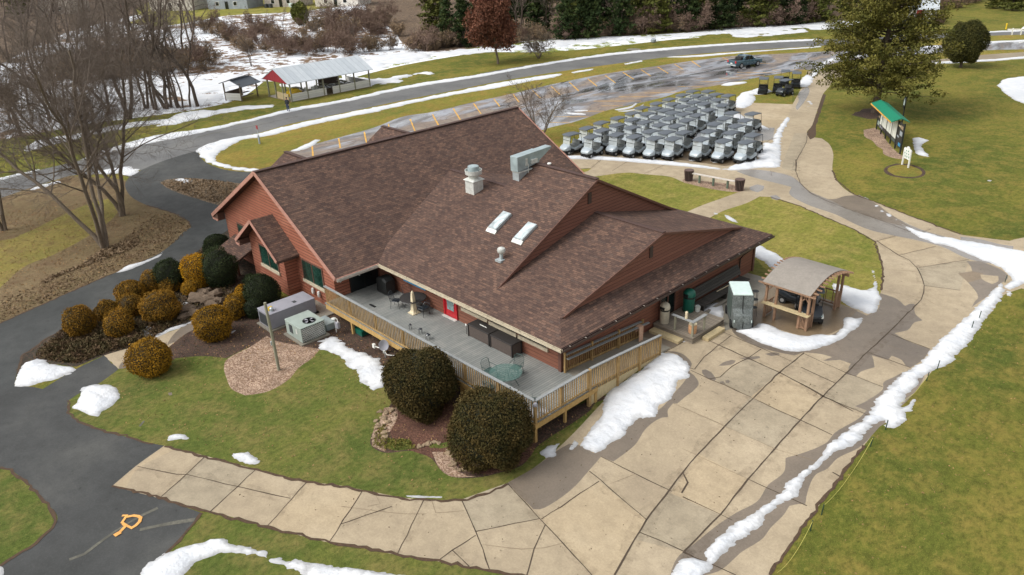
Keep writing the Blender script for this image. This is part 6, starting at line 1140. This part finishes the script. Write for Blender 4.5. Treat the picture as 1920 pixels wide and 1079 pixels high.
def picnic(loc, rz_, lb=None):
    t = thing('picnic_table', lb or 'wooden picnic table under the pavilion roof', 'picnic table', loc, rz_, 'picnic tables under the pavilion')
    b = MB(); b.box(-.9, -.38, .72, .9, .38, .76); b.build('table_top', ['post_gray'], t)
    for y in (-.75, .75): b = MB(); b.box(-.9, y - .13, .43, .9, y + .13, .47); b.build('seat', ['post_gray'], t)
    for x in (-.7, .7): b = MB(); b.beam((x, -.7, 0), (x, .2, .72), .09, .04); b.beam((x, .7, 0), (x, -.2, .72), .09, .04); b.build('leg', ['bark_dark'], t)
    return t
MW = Matrix.Translation(n_) @ Matrix.Rotation(ang, 4, 'Z')
p0 = None
for k, (x, y) in enumerate([(.28, .35), (.28, .75), (.45, .4), (.58, .65), (.7, .35), (.82, .6)]):
    l_ = MW @ Vector((L * x, W * y, .04))
    if p0 is None: p0 = picnic(l_, ang + 1.57)
    else: dup(p0, l_, ang + 1.57)
t = thing('covered_mower', 'bright yellow covered machine under the near end of the pavilion', 'machine', MW @ Vector((L * .12, W * .3, .04)), ang); b = MB(); b.loft([(-.9, .5, .3, .9, .15), (-.3, .6, .25, 1.3, .25), (.5, .6, .25, 1.25, .25), (.9, .5, .3, .9, .15)]); o = b.build('cover', ['yellow'], t, True); o.rotation_euler = (0, 0, 1.57)
for sx in (-.6, .6): b = MB(); b.tube([(sx, -.5, .25), (sx, -.62, .25)], .25, 12); b.build('wheel', ['rubber'], t)
for k, (x, y) in enumerate([(.3, .12), (.36, .2), (.22, .15)]):
    o = MB().lathe([(.18, 0), (.22, .5), (.2, .52)], 12).build('white_bucket', ['galv_white'], None); o.location = MW @ Vector((L * x, W * y, .8)); tag(o, 'small white bucket among the things stored in the pavilion', 'bucket', 'buckets in the pavilion')
    b = MB().box(-.5, -.35, 0, .5, .35, .76); o = b.build('storage_crate', ['bark_dark'], None, bevel=.02); o.location = MW @ Vector((L * x, W * y, .04)); tag(o, 'dark storage crate inside the pavilion behind the low wall', 'crate', 'crates in the pavilion')
s0, s1, s2 = gp(454, 190.5), gp(436, 186), gp(484, 181); ang2 = math.atan2(s2.y - s0.y, s2.x - s0.x); L2 = (s2 - s0).length; W2 = (s1 - s0).length
t = thing('small_shelter', 'small open shelter with a dark gray roof left of the pavilion', 'shelter', s0, ang2)
b = MB(); b.slab([(-.3, -.6, 1.95), (L2 + .3, -.6, 1.95), (L2 + .3, W2 * .45, 2.75), (-.3, W2 * .45, 2.75)], .08); b.slab([(-.3, W2 * .35, 2.95), (L2 + .3, W2 * .35, 2.95), (L2 + .3, W2 + .5, 2.3), (-.3, W2 + .5, 2.3)], .08); b.build('roof', ['roof_gray'], t)
for x in (0, L2):
    for y in (0, W2): b = MB(); b.box(x - .07, y - .07, 0, x + .07, y + .07, 2.3); b.build('post', ['bark'], t)
b = MB(); b.box(-.05, 0, .1, .05, W2, 1.0); b.build('end_wall', ['whiteboard'], t); b = MB(); b.box(0, W2 - .05, .4, L2, W2 + .05, 1.1); b.build('rear_rail', ['bark_dark'], t); b = MB(); b.box(.3, .3, .45, L2 - .3, .6, .5); b.box(.3, .9, .72, L2 - .3, 1.4, .76); b.build('bench', ['bark_dark'], t)
def person(loc, rz_, lb):
    P = {'pelvis': (0, 0, .95), 'belly': (0, 0, 1.1), 'chest': (0, -.01, 1.35), 'neck': (0, 0, 1.52), 'head': (0, -.02, 1.64), 'crown': (0, -.01, 1.74)}
    vs = []; es = []; rs = []
    def v(p, r): vs.append(p); rs.append(r); return len(vs) - 1
    def chain(a, L): 
        for p, r in L: c = v(p, r); es.append((a, c)); a = c
        return a
    pel = v((0, 0, .95), .16); ch = chain(pel, [((0, 0, 1.12), .15), ((0, -.01, 1.36), .17)]); chain(ch, [((0, 0, 1.5), .06), ((0, -.02, 1.62), .1), ((0, -.01, 1.72), .085)])
    for s in (-1, 1):
        chain(ch, [((s * .19, 0, 1.42), .075), ((s * .25, .02, 1.15), .055), ((s * .22, -.12, .93), .042), ((s * .2, -.18, .86), .04)])
        chain(pel, [((s * .1, 0, .86), .11), ((s * .11, -.02 * s, .5), .075), ((s * .12, .02, .1), .055), ((s * .12, -.12, .05), .05)])
    me = bpy.data.meshes.new('body'); me.from_pydata(vs, es, []); o = bpy.data.objects.new('tmp', me); COL.objects.link(o); m_ = o.modifiers.new('s', 'SKIN'); o.modifiers.new('b', 'SUBSURF').levels = 1
    for i, r in enumerate(rs): me.skin_vertices[0].data[i].radius = (r, r)
    me.skin_vertices[0].data[0].use_root = True
    dg = bpy.context.evaluated_depsgraph_get(); m2 = bpy.data.meshes.new_from_object(o.evaluated_get(dg)); bpy.data.objects.remove(o)
    for mm in ('skin', 'jacket', 'jeans', 'black'): m2.materials.append(M[mm])
    for f in m2.polygons: z = f.center.z; f.material_index = 0 if z > 1.52 or (z < .92 and abs(f.center.x) > .17 and z > .8) else 1 if z > .93 else 2 if z > .12 else 3
    m2.name = 'body'; t = thing('person', lb, 'person', loc, rz_); mobj('body', m2, t); b = MB(); b.lathe([(.11, 1.66), (.115, 1.7), (.09, 1.77), (.02, 1.8)], 14); b.build('hair', ['black'], t, True); return t
person(gp(541, 210), .6, 'person in a dark jacket and jeans standing at the corner of the pavilion')
# ================================================================ TREES
def grow(rr, segs, p, d, L, r, lvl, maxl, ns, nch, ang, tips, up=.12, shrink=.55):
    n = ns[lvl]; 
    for i in range(n):
        d = (d + Vector((rr.gauss(0, .13), rr.gauss(0, .13), rr.gauss(0, .1) + up * .35))).normalized(); q = p + d * (L / n); r1 = r * (1 - (.8 if lvl == 0 else .66) / n)
        segs.append((*p, *q, r, r1)); p, r = q, r1
        if lvl < maxl and (i >= n * .3 - 1 or lvl > 0 or n < 4):
            for _ in range(nch[lvl]):
                ax = d.orthogonal().normalized(); ax.rotate(Matrix.Rotation(rr.uniform(0, 6.283), 3, d)); c = d.copy(); c.rotate(Matrix.Rotation(R_(rr.uniform(*ang)), 3, ax))
                grow(rr, segs, p, c, L * shrink * rr.uniform(.65, 1.15) * (1 - .45 * i / n), r * .43, lvl + 1, maxl, ns, nch, ang, tips, up)
    tips.append(tuple(p))
def tubes(segs, k=3):
    S_ = np.array(segs); p, q = S_[:, :3], S_[:, 3:6]; d = q - p; d /= np.linalg.norm(d, axis=1)[:, None] + 1e-9
    u = np.cross(d, np.where(np.abs(d[:, 2:3]) < .9, [[0, 0, 1.]], [[1., 0, 0]])); u /= np.linalg.norm(u, axis=1)[:, None] + 1e-9; w_ = np.cross(d, u); V = []
    for c, r in ((p, S_[:, 6]), (q, S_[:, 7])):
        for j in range(k): a = 2 * math.pi * j / k; V.append(c + (u * math.cos(a) + w_ * math.sin(a)) * r[:, None])
    V = np.stack(V, 1); n = len(S_); b0 = np.arange(n)[:, None] * 2 * k; F = np.stack([np.stack([b0[:, 0] + j, b0[:, 0] + (j + 1) % k, b0[:, 0] + k + (j + 1) % k, b0[:, 0] + k + j], 1) for j in range(k)], 1).reshape(-1, 4); return V.reshape(-1, 3), F
def bare_tree(seed, h, r0, stems, maxl, ns, nch, label, loc, rz_=0, group=None, lean=.12, rmin=.012, ang=(28, 58), mats=('bark', 'twig'), shrink=.55, up=.12, leaves=None, name='bare_tree', base=(), sc=1):
    rr = random.Random(seed); segs = []; tips = []
    for k in range(stems):
        a = 6.283 * k / stems + rr.uniform(-.4, .4); l_ = lean if stems > 1 else lean * .3; d = Vector((math.cos(a) * l_, math.sin(a) * l_, 1)).normalized()
        if k < len(base): d = Vector(base[k]).normalized()
        grow(rr, segs, Vector((math.cos(a) * r0 * (.6 if stems > 1 else 0), math.sin(a) * r0 * (.6 if stems > 1 else 0), -.15)), d, h * rr.uniform(.85, 1.05), r0, 0, maxl, ns, nch, ang, tips, up, shrink)
    S_ = np.array(segs); S_[:, 6:] = np.maximum(S_[:, 6:], rmin); big = S_[:, 6] > r0 * .2
    t = thing(name, label, 'tree', loc, rz_, group); V, F = tubes(S_[big], 7); mobj('trunk', fastmesh('trunk', V, F, [mats[0]], smooth=True), t); V, F = tubes(S_[~big], 3); mobj('crown', fastmesh('crown', V, F, [mats[1]]), t)
    if leaves:
        mm, per, sz, spr = leaves; r_ = np.random.default_rng(seed); C = np.repeat(np.array(tips), per, 0); C = C + r_.normal(0, spr, C.shape); V, F = leaf_quads(C, np.tile([0, 0, 1.], (len(C), 1)), sz, r_, .2); mobj('leaves', fastmesh('leaves', V, F, [mm]), t)
    return t
GT = 'bare trees left of the driveway'
bare_tree(1, 14.5, .18, 4, 4, [11, 7, 5, 4, 2], [2, 1, 2, 2], 'large bare multi-stemmed tree at the edge of the leafy ground, nearest the shrub bed', gp(197, 466), 0, GT, .3, .005, (28, 62), ('bark', 'twig'), .5, .06, base=((-.62, -.2, 1.25), (-.12, .1, 1.3), (.05, -.05, 1.4), (.18, .2, 1.3)))
bare_tree(2, 14, .18, 4, 4, [11, 7, 5, 4, 2], [2, 1, 2, 2], 'large bare multi-stemmed tree just behind, close to the bend of the driveway', gp(229, 405), .5, GT, .3, .005, (28, 62), ('bark', 'twig'), .5, .06, base=((-.45, -.2, 1.2), (.05, .1, 1.4), (.25, .25, 1.3), (-.12, .3, 1.3)))
bare_tree(3, 13, .15, 2, 4, [9, 5, 4, 2, 2], [1, 1, 1, 1], 'bare tree at the left edge of the photo on the leafy ground', gp(8, 432), 1, GT, .2, .008, (20, 42), ('bark', 'twig'), .5, .2)
bare_tree(4, 5.2, .09, 4, 3, [6, 4, 3, 2], [2, 2, 2], 'small bare tree behind the far end of the clubhouse roof', gp(1016, 262), 0, None, .5, .009, mats=('bark', 'twig'))
bare_tree(5, 3.6, .07, 6, 3, [5, 4, 3, 2], [2, 2, 2], 'low spreading bare sapling right of the russet oak', gp(1010, 110), 0, None, .7, .016)
bare_tree(6, 9.6, .2, 1, 3, [11, 6, 4, 2], [4, 3, 2], 'russet oak still holding its brown leaves beside the road', gp(934, 120), 0, None, .1, .02, ang=(45, 80), shrink=.42, up=.06, leaves=('leaf_oak', 9, .2, .28), name='oak_tree')
# woods: a few tree kinds, copied
W_ = [bare_tree(30 + i, 19 - i * .8, .24, 1 if i % 2 else 2, 3, [12, 6, 4, 3], [1, 1, 2], 'tall bare tree in the woods behind the road', (0, 0, -60), 0, 'bare trees in the woods', .14, .011, ang=(24, 55), shrink=.45, up=.12, mats=('bark_dark', 'twig')) for i in range(5)]
def polyrand(poly, n, rs, mind=0):
    P = np.array([onz(u, v, .5)[:2] for u, v in pix(poly)]); lo, hi = P.min(0), P.max(0); out = []; tries = 0
    while len(out) < n and tries < 20000:
        tries += 1; q = rs.uniform(lo, hi); ins = False
        for a, b_ in zip(P, np.roll(P, -1, 0)):
            if (a[1] > q[1]) != (b_[1] > q[1]) and q[0] < (b_[0] - a[0]) * (q[1] - a[1]) / (b_[1] - a[1] + 1e-12) + a[0]: ins = not ins
        if ins and (not mind or all(np.hypot(*(q - o_)) > mind for o_ in out)): out.append(q)
    return out
rs = np.random.default_rng(4); rr = random.Random(9); used = [0] * 5; wl = []
for (u, v, s) in [(41, 256, 1), (110, 222, .8), (243, 224, 1.05), (276, 206, .8), (292, 209, .8), (312, 207, 1), (320, 204, .8), (335, 204, .7), (341, 203, .55), (357, 201, .6), (371, 199, 1), (95, 232, .9), (150, 226, .8), (175, 216, .9), (205, 212, .8), (60, 216, .7), (130, 240, .6), (20, 230, .8), (0, 240, .9), (-30, 250, 1), (-60, 236, .9)]: wl.append((gp(u, v).xy, s, 'bare tree standing in the snow at the front edge of the woods'))
for q in polyrand('-250 215 0 170 130 150 260 140 380 120 372 60 250 40 120 55 0 100 -300 140', 44, rs, 4): wl.append((q, rs.uniform(.55, .95), None))
for q in polyrand('-300 120 0 60 130 30 260 8 260 -12 60 -10 -200 20', 60, rs, 3): wl.append((q, rs.uniform(.7, 1.0), None))
for q in polyrand('400 90 560 60 700 40 720 60 640 95 460 130', 8, rs, 5): wl.append((q, rs.uniform(.25, .45), 'small thin bare tree in the snowy scrub beyond the pavilion'))
for q in polyrand('840 88 1040 70 1280 57 1440 47 1560 38 1680 26 1690 -5 1280 10 900 20', 46, rs, 3.5): wl.append((q, rs.uniform(.6, 1.0), 'bare tree among the evergreens at the top of the photo'))
for q, s, lb in wl:
    k = rr.randrange(5); loc = (q[0], q[1], .3)
    if not used[k]: used[k] = 1; o = W_[k]; o.location = loc; o.scale = (s,) * 3
    else: o = dup(W_[k], loc, rr.uniform(0, 6.28), None, s)
    o['label'] = lb or 'tall bare tree in the woods behind the road'
# evergreens
def conifer(seed, h, rb, z0, n_lv, per, leafm, label, loc, group=None, name='pine_tree', size=.26, clump=10, droop=.0, power=.8, r0=.3, spread=.34):
    rr = random.Random(seed); r_ = np.random.default_rng(seed); segs = []; C = []; p = Vector((0, 0, -.2)); tr = []
    for i in range(12): q = Vector((rr.gauss(0, .04) * i * .3, rr.gauss(0, .04) * i * .3, h * (i + 1) / 12.5)); tr.append((*p, *q, r0 * (1 - i / 12.8), r0 * (1 - (i + 1) / 12.8))); p = q
    for k in range(n_lv):
        t_ = (k + rr.uniform(-.3, .3)) / n_lv; z_ = z0 + (h - z0) * t_; R0 = rb * max(.06, (1 - t_)) ** power * (1 - .25 * math.exp(-t_ * 14))
        for j in range(per):
            a = rr.uniform(0, 6.283); Lb = R0 * rr.uniform(.6, 1.12); el = rr.uniform(-.02, .3) - droop * (1 - t_) + t_ * .4; d = Vector((math.cos(a) * math.cos(el), math.sin(a) * math.cos(el), math.sin(el))); st = Vector((0, 0, z_)); m_ = max(2, int(Lb / .8)); pp = st
            for s in range(m_):
                q = st + d * Lb * (s + 1) / m_ + Vector((rr.gauss(0, .08), rr.gauss(0, .08), rr.gauss(0, .06))); segs.append((*pp, *q, .05 * (1 - s / m_) + .012, .05 * (1 - (s + 1) / m_) + .012)); pp = q
                if (s + 1) / m_ > .3 or Lb < 1.2:
                    for _ in range(2 if (s + 1) / m_ < .95 else 3): c = np.array(q) + r_.normal(0, spread, 3) * [1, 1, .55]; C.append(np.repeat(c[None], clump, 0) + r_.normal(0, spread * .62, (clump, 3)) * [1, 1, .6])
    C = np.concatenate(C); t = thing(name, label, 'tree', loc, 0, group); V, F = tubes(tr, 9); mobj('trunk', fastmesh('trunk', V, F, ['bark_dark'], smooth=True), t); V, F = tubes(segs, 3); mobj('limbs', fastmesh('limbs', V, F, ['bark_dark']), t)
    Nn = np.tile([0, 0, 1.], (len(C), 1)); V, F = leaf_quads(C, Nn, size, r_, .5, 2.0); mobj('crown', fastmesh('crown', V, F, [leafm]), t); return t
conifer(1, 17.5, 8.0, 2.4, 40, 7, 'leaf_pine', 'large spreading pine on the lawn behind the notice board', gp(1640, 212), size=.13, clump=26, r0=.42, spread=.42)
CF_ = [conifer(50 + i, 15 + i, 3.6, 1.0, 22, 6, ['leaf_conifer', 'leaf_conifer2', 'leaf_conifer', 'leaf_conifer'][i], 'dark evergreen tree in the row of woods at the top of the photo', (0, 0, -60), 'evergreens in the far woods', 'evergreen_tree', .34, 7, .18, .9, .22, .4) for i in range(4)]
cl = [((u, v), s) for u, v, s in [(1100, 72, .9), (1060, 76, .7), (1165, 66, .8), (1230, 62, .9), (1290, 58, .8), (1350, 55, .85), (1420, 50, .9), (1480, 46, .8), (1535, 42, .9), (870, 88, .7), (900, 80, .8), (840, 85, .6), (1010, 62, .8), (1200, 50, 1), (1130, 52, 1), (1320, 44, 1), (1450, 36, 1), (1380, 40, 1), (1260, 46, 1), (1500, 30, 1), (1590, 34, .8), (1640, 28, .9), (950, 60, .9), (1080, 52, 1)]]
used = [0] * 4; spots = [(gp(*uv).xy, s) for uv, s in cl] + [(q, rs.uniform(.7, 1.1)) for q in polyrand('900 40 1280 30 1680 8 1680 -30 1280 -20 840 -5', 40, rs, 4)]
for q, s in spots:
    k = rr.randrange(4); loc = (q[0], q[1], .3)
    if not used[k]: used[k] = 1; o = CF_[k]; o.location = loc; o.scale = (s,) * 3
    else: o = dup(CF_[k], loc, rr.uniform(0, 6.28), None, s)
for (u, v, s, lb) in [(1897, 20, .62, 'broad dark evergreen at the top right corner on a mulch circle'), (1862, 16, .4, 'small dark evergreen left of the broad one in the top right corner'), (800, 10, .8, 'evergreen at the top of the snowy gully'), (120, 8, .9, 'evergreen among the bare woods at top left'), (40, 30, .9, 'evergreen at the top left corner of the photo'), (820, 60, .75, 'olive evergreen beside the brown bank of the gully')]:
    o = dup(CF_[1], gp(u, v), rr.uniform(0, 6), lb, (s * 1.3, s * 1.3, s)); o['group'] = ''; del o['group']
def ball_tree(u, v, wpx, hpx, mm, lb, seed, lift=.5, lump=.14, name='juniper_tree', leaf=.13, n=14000, trunk=True, cat='tree'):
    g = gp(u, v); s = px_m(g); r_ = wpx / s / 2; rz = hpx / s / 2 / .93; t = thing(name, lb, cat, g); me, b = bush_mesh(seed, r_, rz, n, leaf, mm, 'core_green', lump, 1.0)
    o = mobj('crown', me, t); o.location = (0, 0, lift); o = b.build('inner_branches', ['core_green'], t, True); o.location = (0, 0, lift); o.scale = (.94, .94, .96)
    if trunk: b = MB(); b.tube([(0, 0, -.1), (0, 0, lift + rz * .5)], [.2, .15], 10); b.build('trunk', ['bark_dark'], t, True)
ball_tree(1801, 127, 66, 70, 'leaf_juniper', 'round dark evergreen standing alone on the right lawn', 5, .55, .2, leaf=.11, n=20000); ball_tree(565, 47, 30, 36, 'leaf_conifer2', 'rounded olive evergreen below the white houses', 6, .1, .16, leaf=.3, n=4000)
ball_tree(1761, 46, 18, 17, 'leaf_brushred', 'round brown bush beside the white barn', 7, .0, .05, 'round_bush', .12, 2500, False, 'bush')
# scrub: many-stemmed brown bushes
def scrub(seed, h, mats, n=10):
    rr = random.Random(seed); segs = []; tips = []
    for k in range(n): a = rr.uniform(0, 6.283); l_ = rr.uniform(.15, .8); grow(rr, segs, Vector((rr.gauss(0, .3), rr.gauss(0, .3), 0)), Vector((math.cos(a) * l_, math.sin(a) * l_, 1)).normalized(), h * rr.uniform(.5, 1), .04, 0, 2, [4, 3, 2], [2, 2], (25, 60), tips, .1, .6)
    S_ = np.array(segs); S_[:, 6:] = np.maximum(S_[:, 6:], .02); t = thing('scrub_bush', 'brown leafless scrub bush in the snow beyond the road', 'bush', (0, 0, -60), 0, 'scrub bushes beyond the road'); V, F = tubes(S_, 3); mobj('stems', fastmesh('stems', V, F, [mats[0]]), t)
    r_ = np.random.default_rng(seed); C = np.repeat(np.array(tips), 3, 0); C = C + r_.normal(0, .16, C.shape); C[:, 2] = np.maximum(C[:, 2], .05); V, F = leaf_quads(C, np.tile([0, 0, 1.], (len(C), 1)), .075, r_, .2, 3.); mobj('twigs', fastmesh('twigs', V, F, [mats[1]]), t); return t
SB = [scrub(1, 2.2, ('twig', 'leaf_brush')), scrub(2, 2.8, ('twig_red', 'leaf_brushred')), scrub(3, 1.6, ('twig', 'leaf_brush'))]; used = [0] * 3
sc_ = [(q, rs.uniform(.8, 1.4)) for q in polyrand('440 100 560 108 700 100 830 96 840 84 700 90 560 96 450 86', 34, rs, 1.2)] + [(q, rs.uniform(.7, 1.5)) for q in polyrand('380 70 470 85 560 90 700 85 760 80 740 40 640 34 540 50 440 60 380 55', 40, rs, 2.4)] + [(q, rs.uniform(.8, 1.6)) for q in polyrand('820 92 1040 76 1280 62 1440 51 1560 43 1560 38 1440 44 1280 54 1040 68 820 84', 56, rs, 1.5)] + [(q, rs.uniform(.6, 1.2)) for q in polyrand('0 215 130 170 250 150 370 130 380 110 250 120 130 140 0 180', 26, rs, 2)] + [(q, rs.uniform(.9, 1.7)) for q in polyrand('90 152 200 148 330 142 400 132 400 112 320 106 200 118 90 128', 34, rs, 2)] + [(q, rs.uniform(1, 1.8)) for q in polyrand('600 92 660 80 730 80 735 40 650 40 610 60', 16, rs, 2)] + [(q, rs.uniform(.8, 1.5)) for q in polyrand('1760 20 1830 14 1840 2 1760 4', 10, rs, 2)]
SL = ['brown scrub bush in the thicket line just behind the pavilion', 'brown scrub bush on the snowy slope between the pavilion and the houses', 'brown scrub bush at the foot of the evergreen woods beyond the road', 'low scrub bush in the snow among the bare trees at the left', 'brown scrub bush in the dark thicket band behind the left bare trees', 'tall scrub bush in the clump below the cream house', 'brown scrub bush on the bank near the white barn']; SN = [34, 40, 56, 26, 34, 16, 10]; SI = [i for i, n_ in enumerate(SN) for _ in range(n_)]
for ix_, (q, s) in enumerate(sc_):
    k = rr.randrange(3); loc = (q[0], q[1], .3)
    if not used[k]: used[k] = 1; o = SB[k]; o.location = loc; o.scale = (s,) * 3
    else: o = dup(SB[k], loc, rr.uniform(0, 6.28), None, s)
    o['label'] = SL[SI[min(ix_, len(SI) - 1)]]
# ================================================================ FAR HOUSES, BARN, FENCE
def house(u0, u1, v, wall, lb, hgt=5.4, depth=9, wins=((.25, .55), (.7, .5)), door=None):
    a, c = gp(u0, v), gp(u1, v - 1); an = math.atan2(c.y - a.y, c.x - a.x); L = (c - a).length; t = thing('house', lb, 'house', a, an, None)
    b = MB(); b.box(0, 0, -.5, L, depth, hgt); b.build('wall', [wall], t)
    b = MB(); b.slab([(-.5, -.5, hgt - .1), (L + .5, -.5, hgt - .1), (L + .5, depth / 2, hgt + 2.6), (-.5, depth / 2, hgt + 2.6)], .15); b.slab([(-.5, depth / 2, hgt + 2.6), (L + .5, depth / 2, hgt + 2.6), (L + .5, depth + .5, hgt - .1), (-.5, depth + .5, hgt - .1)], .15); b.build('roof', ['house_roof'], t)
    for x, z_ in wins:
        for zz in (.9, 3.4): b = MB(); b.box(L * x - .6, -.06, zz, L * x + .6, -.001, zz + 1.2); w_ = b.build('window', ['white'], t); b = MB(); b.box(L * x - .5, -.08, zz + .1, L * x + .5, -.061, zz + 1.1); b.build('pane', ['glass_dark'], w_)
    b = MB(); x = L * (door or .48); b.box(x - .5, -.08, 0, x + .5, -.001, 2.1); b.build('door', ['glass_dark' if not door else 'white'], t)
    return t
house(283, 362, 21, 'house_wall', 'pale two storey house seen through the bare trees at the top'); house(391, 465, 18, 'house_gray', 'bluish gray house at the top left of centre, behind a bare bush'); house(497, 561, 14, 'house_wall2', 'beige house with patio furniture, second from the right at the top'); house(592, 672, 13, 'house_wall', 'cream house at the right end of the row of houses'); house(76, 132, 27, 'house_wall2', 'tan house hidden in the woods at the top left')
for i, (u, v) in enumerate([(500, 15), (508, 15), (647, 11), (546, 14)]):
    o = MB().box(-.6, -.4, 0, .6, .4, 1.0).box(-.5, -.3, 1.0, .5, .3, 1.12).build('patio_bin', ['ac_dark' if i != 3 else 'mint'], None, bevel=.04); o.location = gp(u, v); tag(o, ['dark bin at the left corner of the beige house', 'second dark bin beside the left corner of the beige house', 'dark grill on the patio of the cream house', 'pale cabinet by the door of the beige house'][i], 'bin')
g = gp(234, 14); t = thing('parked_car', 'dark red car parked on a snowy drive at the top left', 'car', g, R_(60)); b = MB(); b.loft([(-2.2, .7, .4, .75, .1), (-2.0, .86, .3, .9, .12), (2.0, .86, .3, .95, .12), (2.2, .75, .4, .8, .1)]); b.build('body', ['car_red'], t, True); b = MB(); b.loft([(-1.0, .7, .85, .95, .04), (-.5, .66, .85, 1.4, .1), (.9, .66, .85, 1.42, .1), (1.6, .7, .85, .95, .04)]); b.build('cabin', ['glass_dark'], t, True)
for sx in (-1, 1):
    for yy in (-1.35, 1.35): b = MB(); b.tube([(sx * .7, yy, .33), (sx * .88, yy, .33)], .33, 12); b.build('wheel', ['rubber'], t)
a = gp(1727, 46); an = math.atan2(*(gp(1750, 46) - a).yx); t = thing('barn', 'small white barn with a red door beyond the far road', 'barn', a, an); Lb, Wb = 3.0, 5.2
b = MB(); b.box(-Wb * .55, 0, 0, Lb * .8, 4.5, .9, 1); b.box(-Wb * .55, .02, .9, Lb * .8, 4.48, 3.0); b.build('wall', ['whiteboard', 'ac_dark'], t)
b = MB(); x0_, x1_ = -Wb * .55 - .2, Lb * .8 + .2
for (y0_, z0_, y1_, z1_) in ((-.3, 2.7, .9, 4.3), (.9, 4.3, 2.25, 5.0)): b.slab([(x0_, y0_, z0_), (x1_, y0_, z0_), (x1_, y1_, z1_), (x0_, y1_, z1_)], .1); b.slab([(x1_, 4.5 - y0_, z0_), (x0_, 4.5 - y0_, z0_), (x0_, 4.5 - y1_, z1_), (x1_, 4.5 - y1_, z1_)], .1)
b.slab([(x1_ - .3, 0, 2.9), (x1_ - .3, 4.5, 2.9), (x1_ - .3, 3.6, 4.25), (x1_ - .3, 2.25, 4.9), (x1_ - .3, .9, 4.25)], .1, 0, (-1, 0, 0)); b.build('roof', ['metalroof'], t); b = MB(); b.box(-1.1, -.05, .9, 0, .01, 2.7); b.build('door', ['barn_red'], t)
t = thing('white_fence', 'short white rail fence beside the road at the right edge', 'fence', gp(1897, 66), an)
for x in (0, 1.3, 2.6, 3.9): b = MB(); b.box(x - .08, -.08, 0, x + .08, .08, 1.1); b.build('post', ['white'], t)
b = MB(); b.box(-.8, -.04, .75, 4.6, .04, 1.0); b.build('rail', ['white'], t); b = MB(); b.lathe([(.3, 1.0), (.4, 1.05), (.2, 1.3), (.02, 1.35)], 10, (1.6, 0, 0)); b.build('finial', ['white'], t)
b = MB(); b.lathe([(.12, 0), (.1, .5), (.16, .9), (.02, 1.0)], 10); o = b.build('yellow_marker', ['yellow'], None); o.location = gp(1886, 55); tag(o, 'small yellow marker post on the grass left of the white fence', 'marker')
b = MB(); b.lathe([(.2, 0), (.45, .1), (.5, .5), (.2, .7), (.02, .72)], 12); o = b.build('utility_dome', ['house_gray'], None, True); o.location = gp(1225, 80); tag(o, 'small gray utility dome in the grass beyond the road', 'utility cover')
b = MB(); b.lathe([(.02, 0), (1.1, .02), (1.2, .08), (.9, .1), (.02, .1)], 20); o = b.build('manhole_slab', ['concrete_gray'], None); o.location = gp(1188, 94); tag(o, 'round concrete manhole slab on the grass beside the far road edge', 'manhole')
# hills beyond the woods, out of the photo but real from other viewpoints
V = []; F = []; nx, ny = 60, 12
for i in range(nx):
    for j in range(ny): a = math.pi * (.15 + .95 * i / (nx - 1)); r = 430 + j * 40; V.append((36 + r * math.cos(a), -22 + r * math.sin(a), -2 + 55 * (1 - math.exp(-j * .35)) * (1 + .25 * math.sin(i * .7) + .15 * math.sin(i * 1.9 + j))))
for i in range(nx - 1):
    for j in range(ny - 1): a = i * ny + j; F.append((a, a + ny, a + ny + 1, a + 1))
mobj('hills', fastmesh('hills', V, F, ['brush_floor'], smooth=True))['kind'] = 'structure'
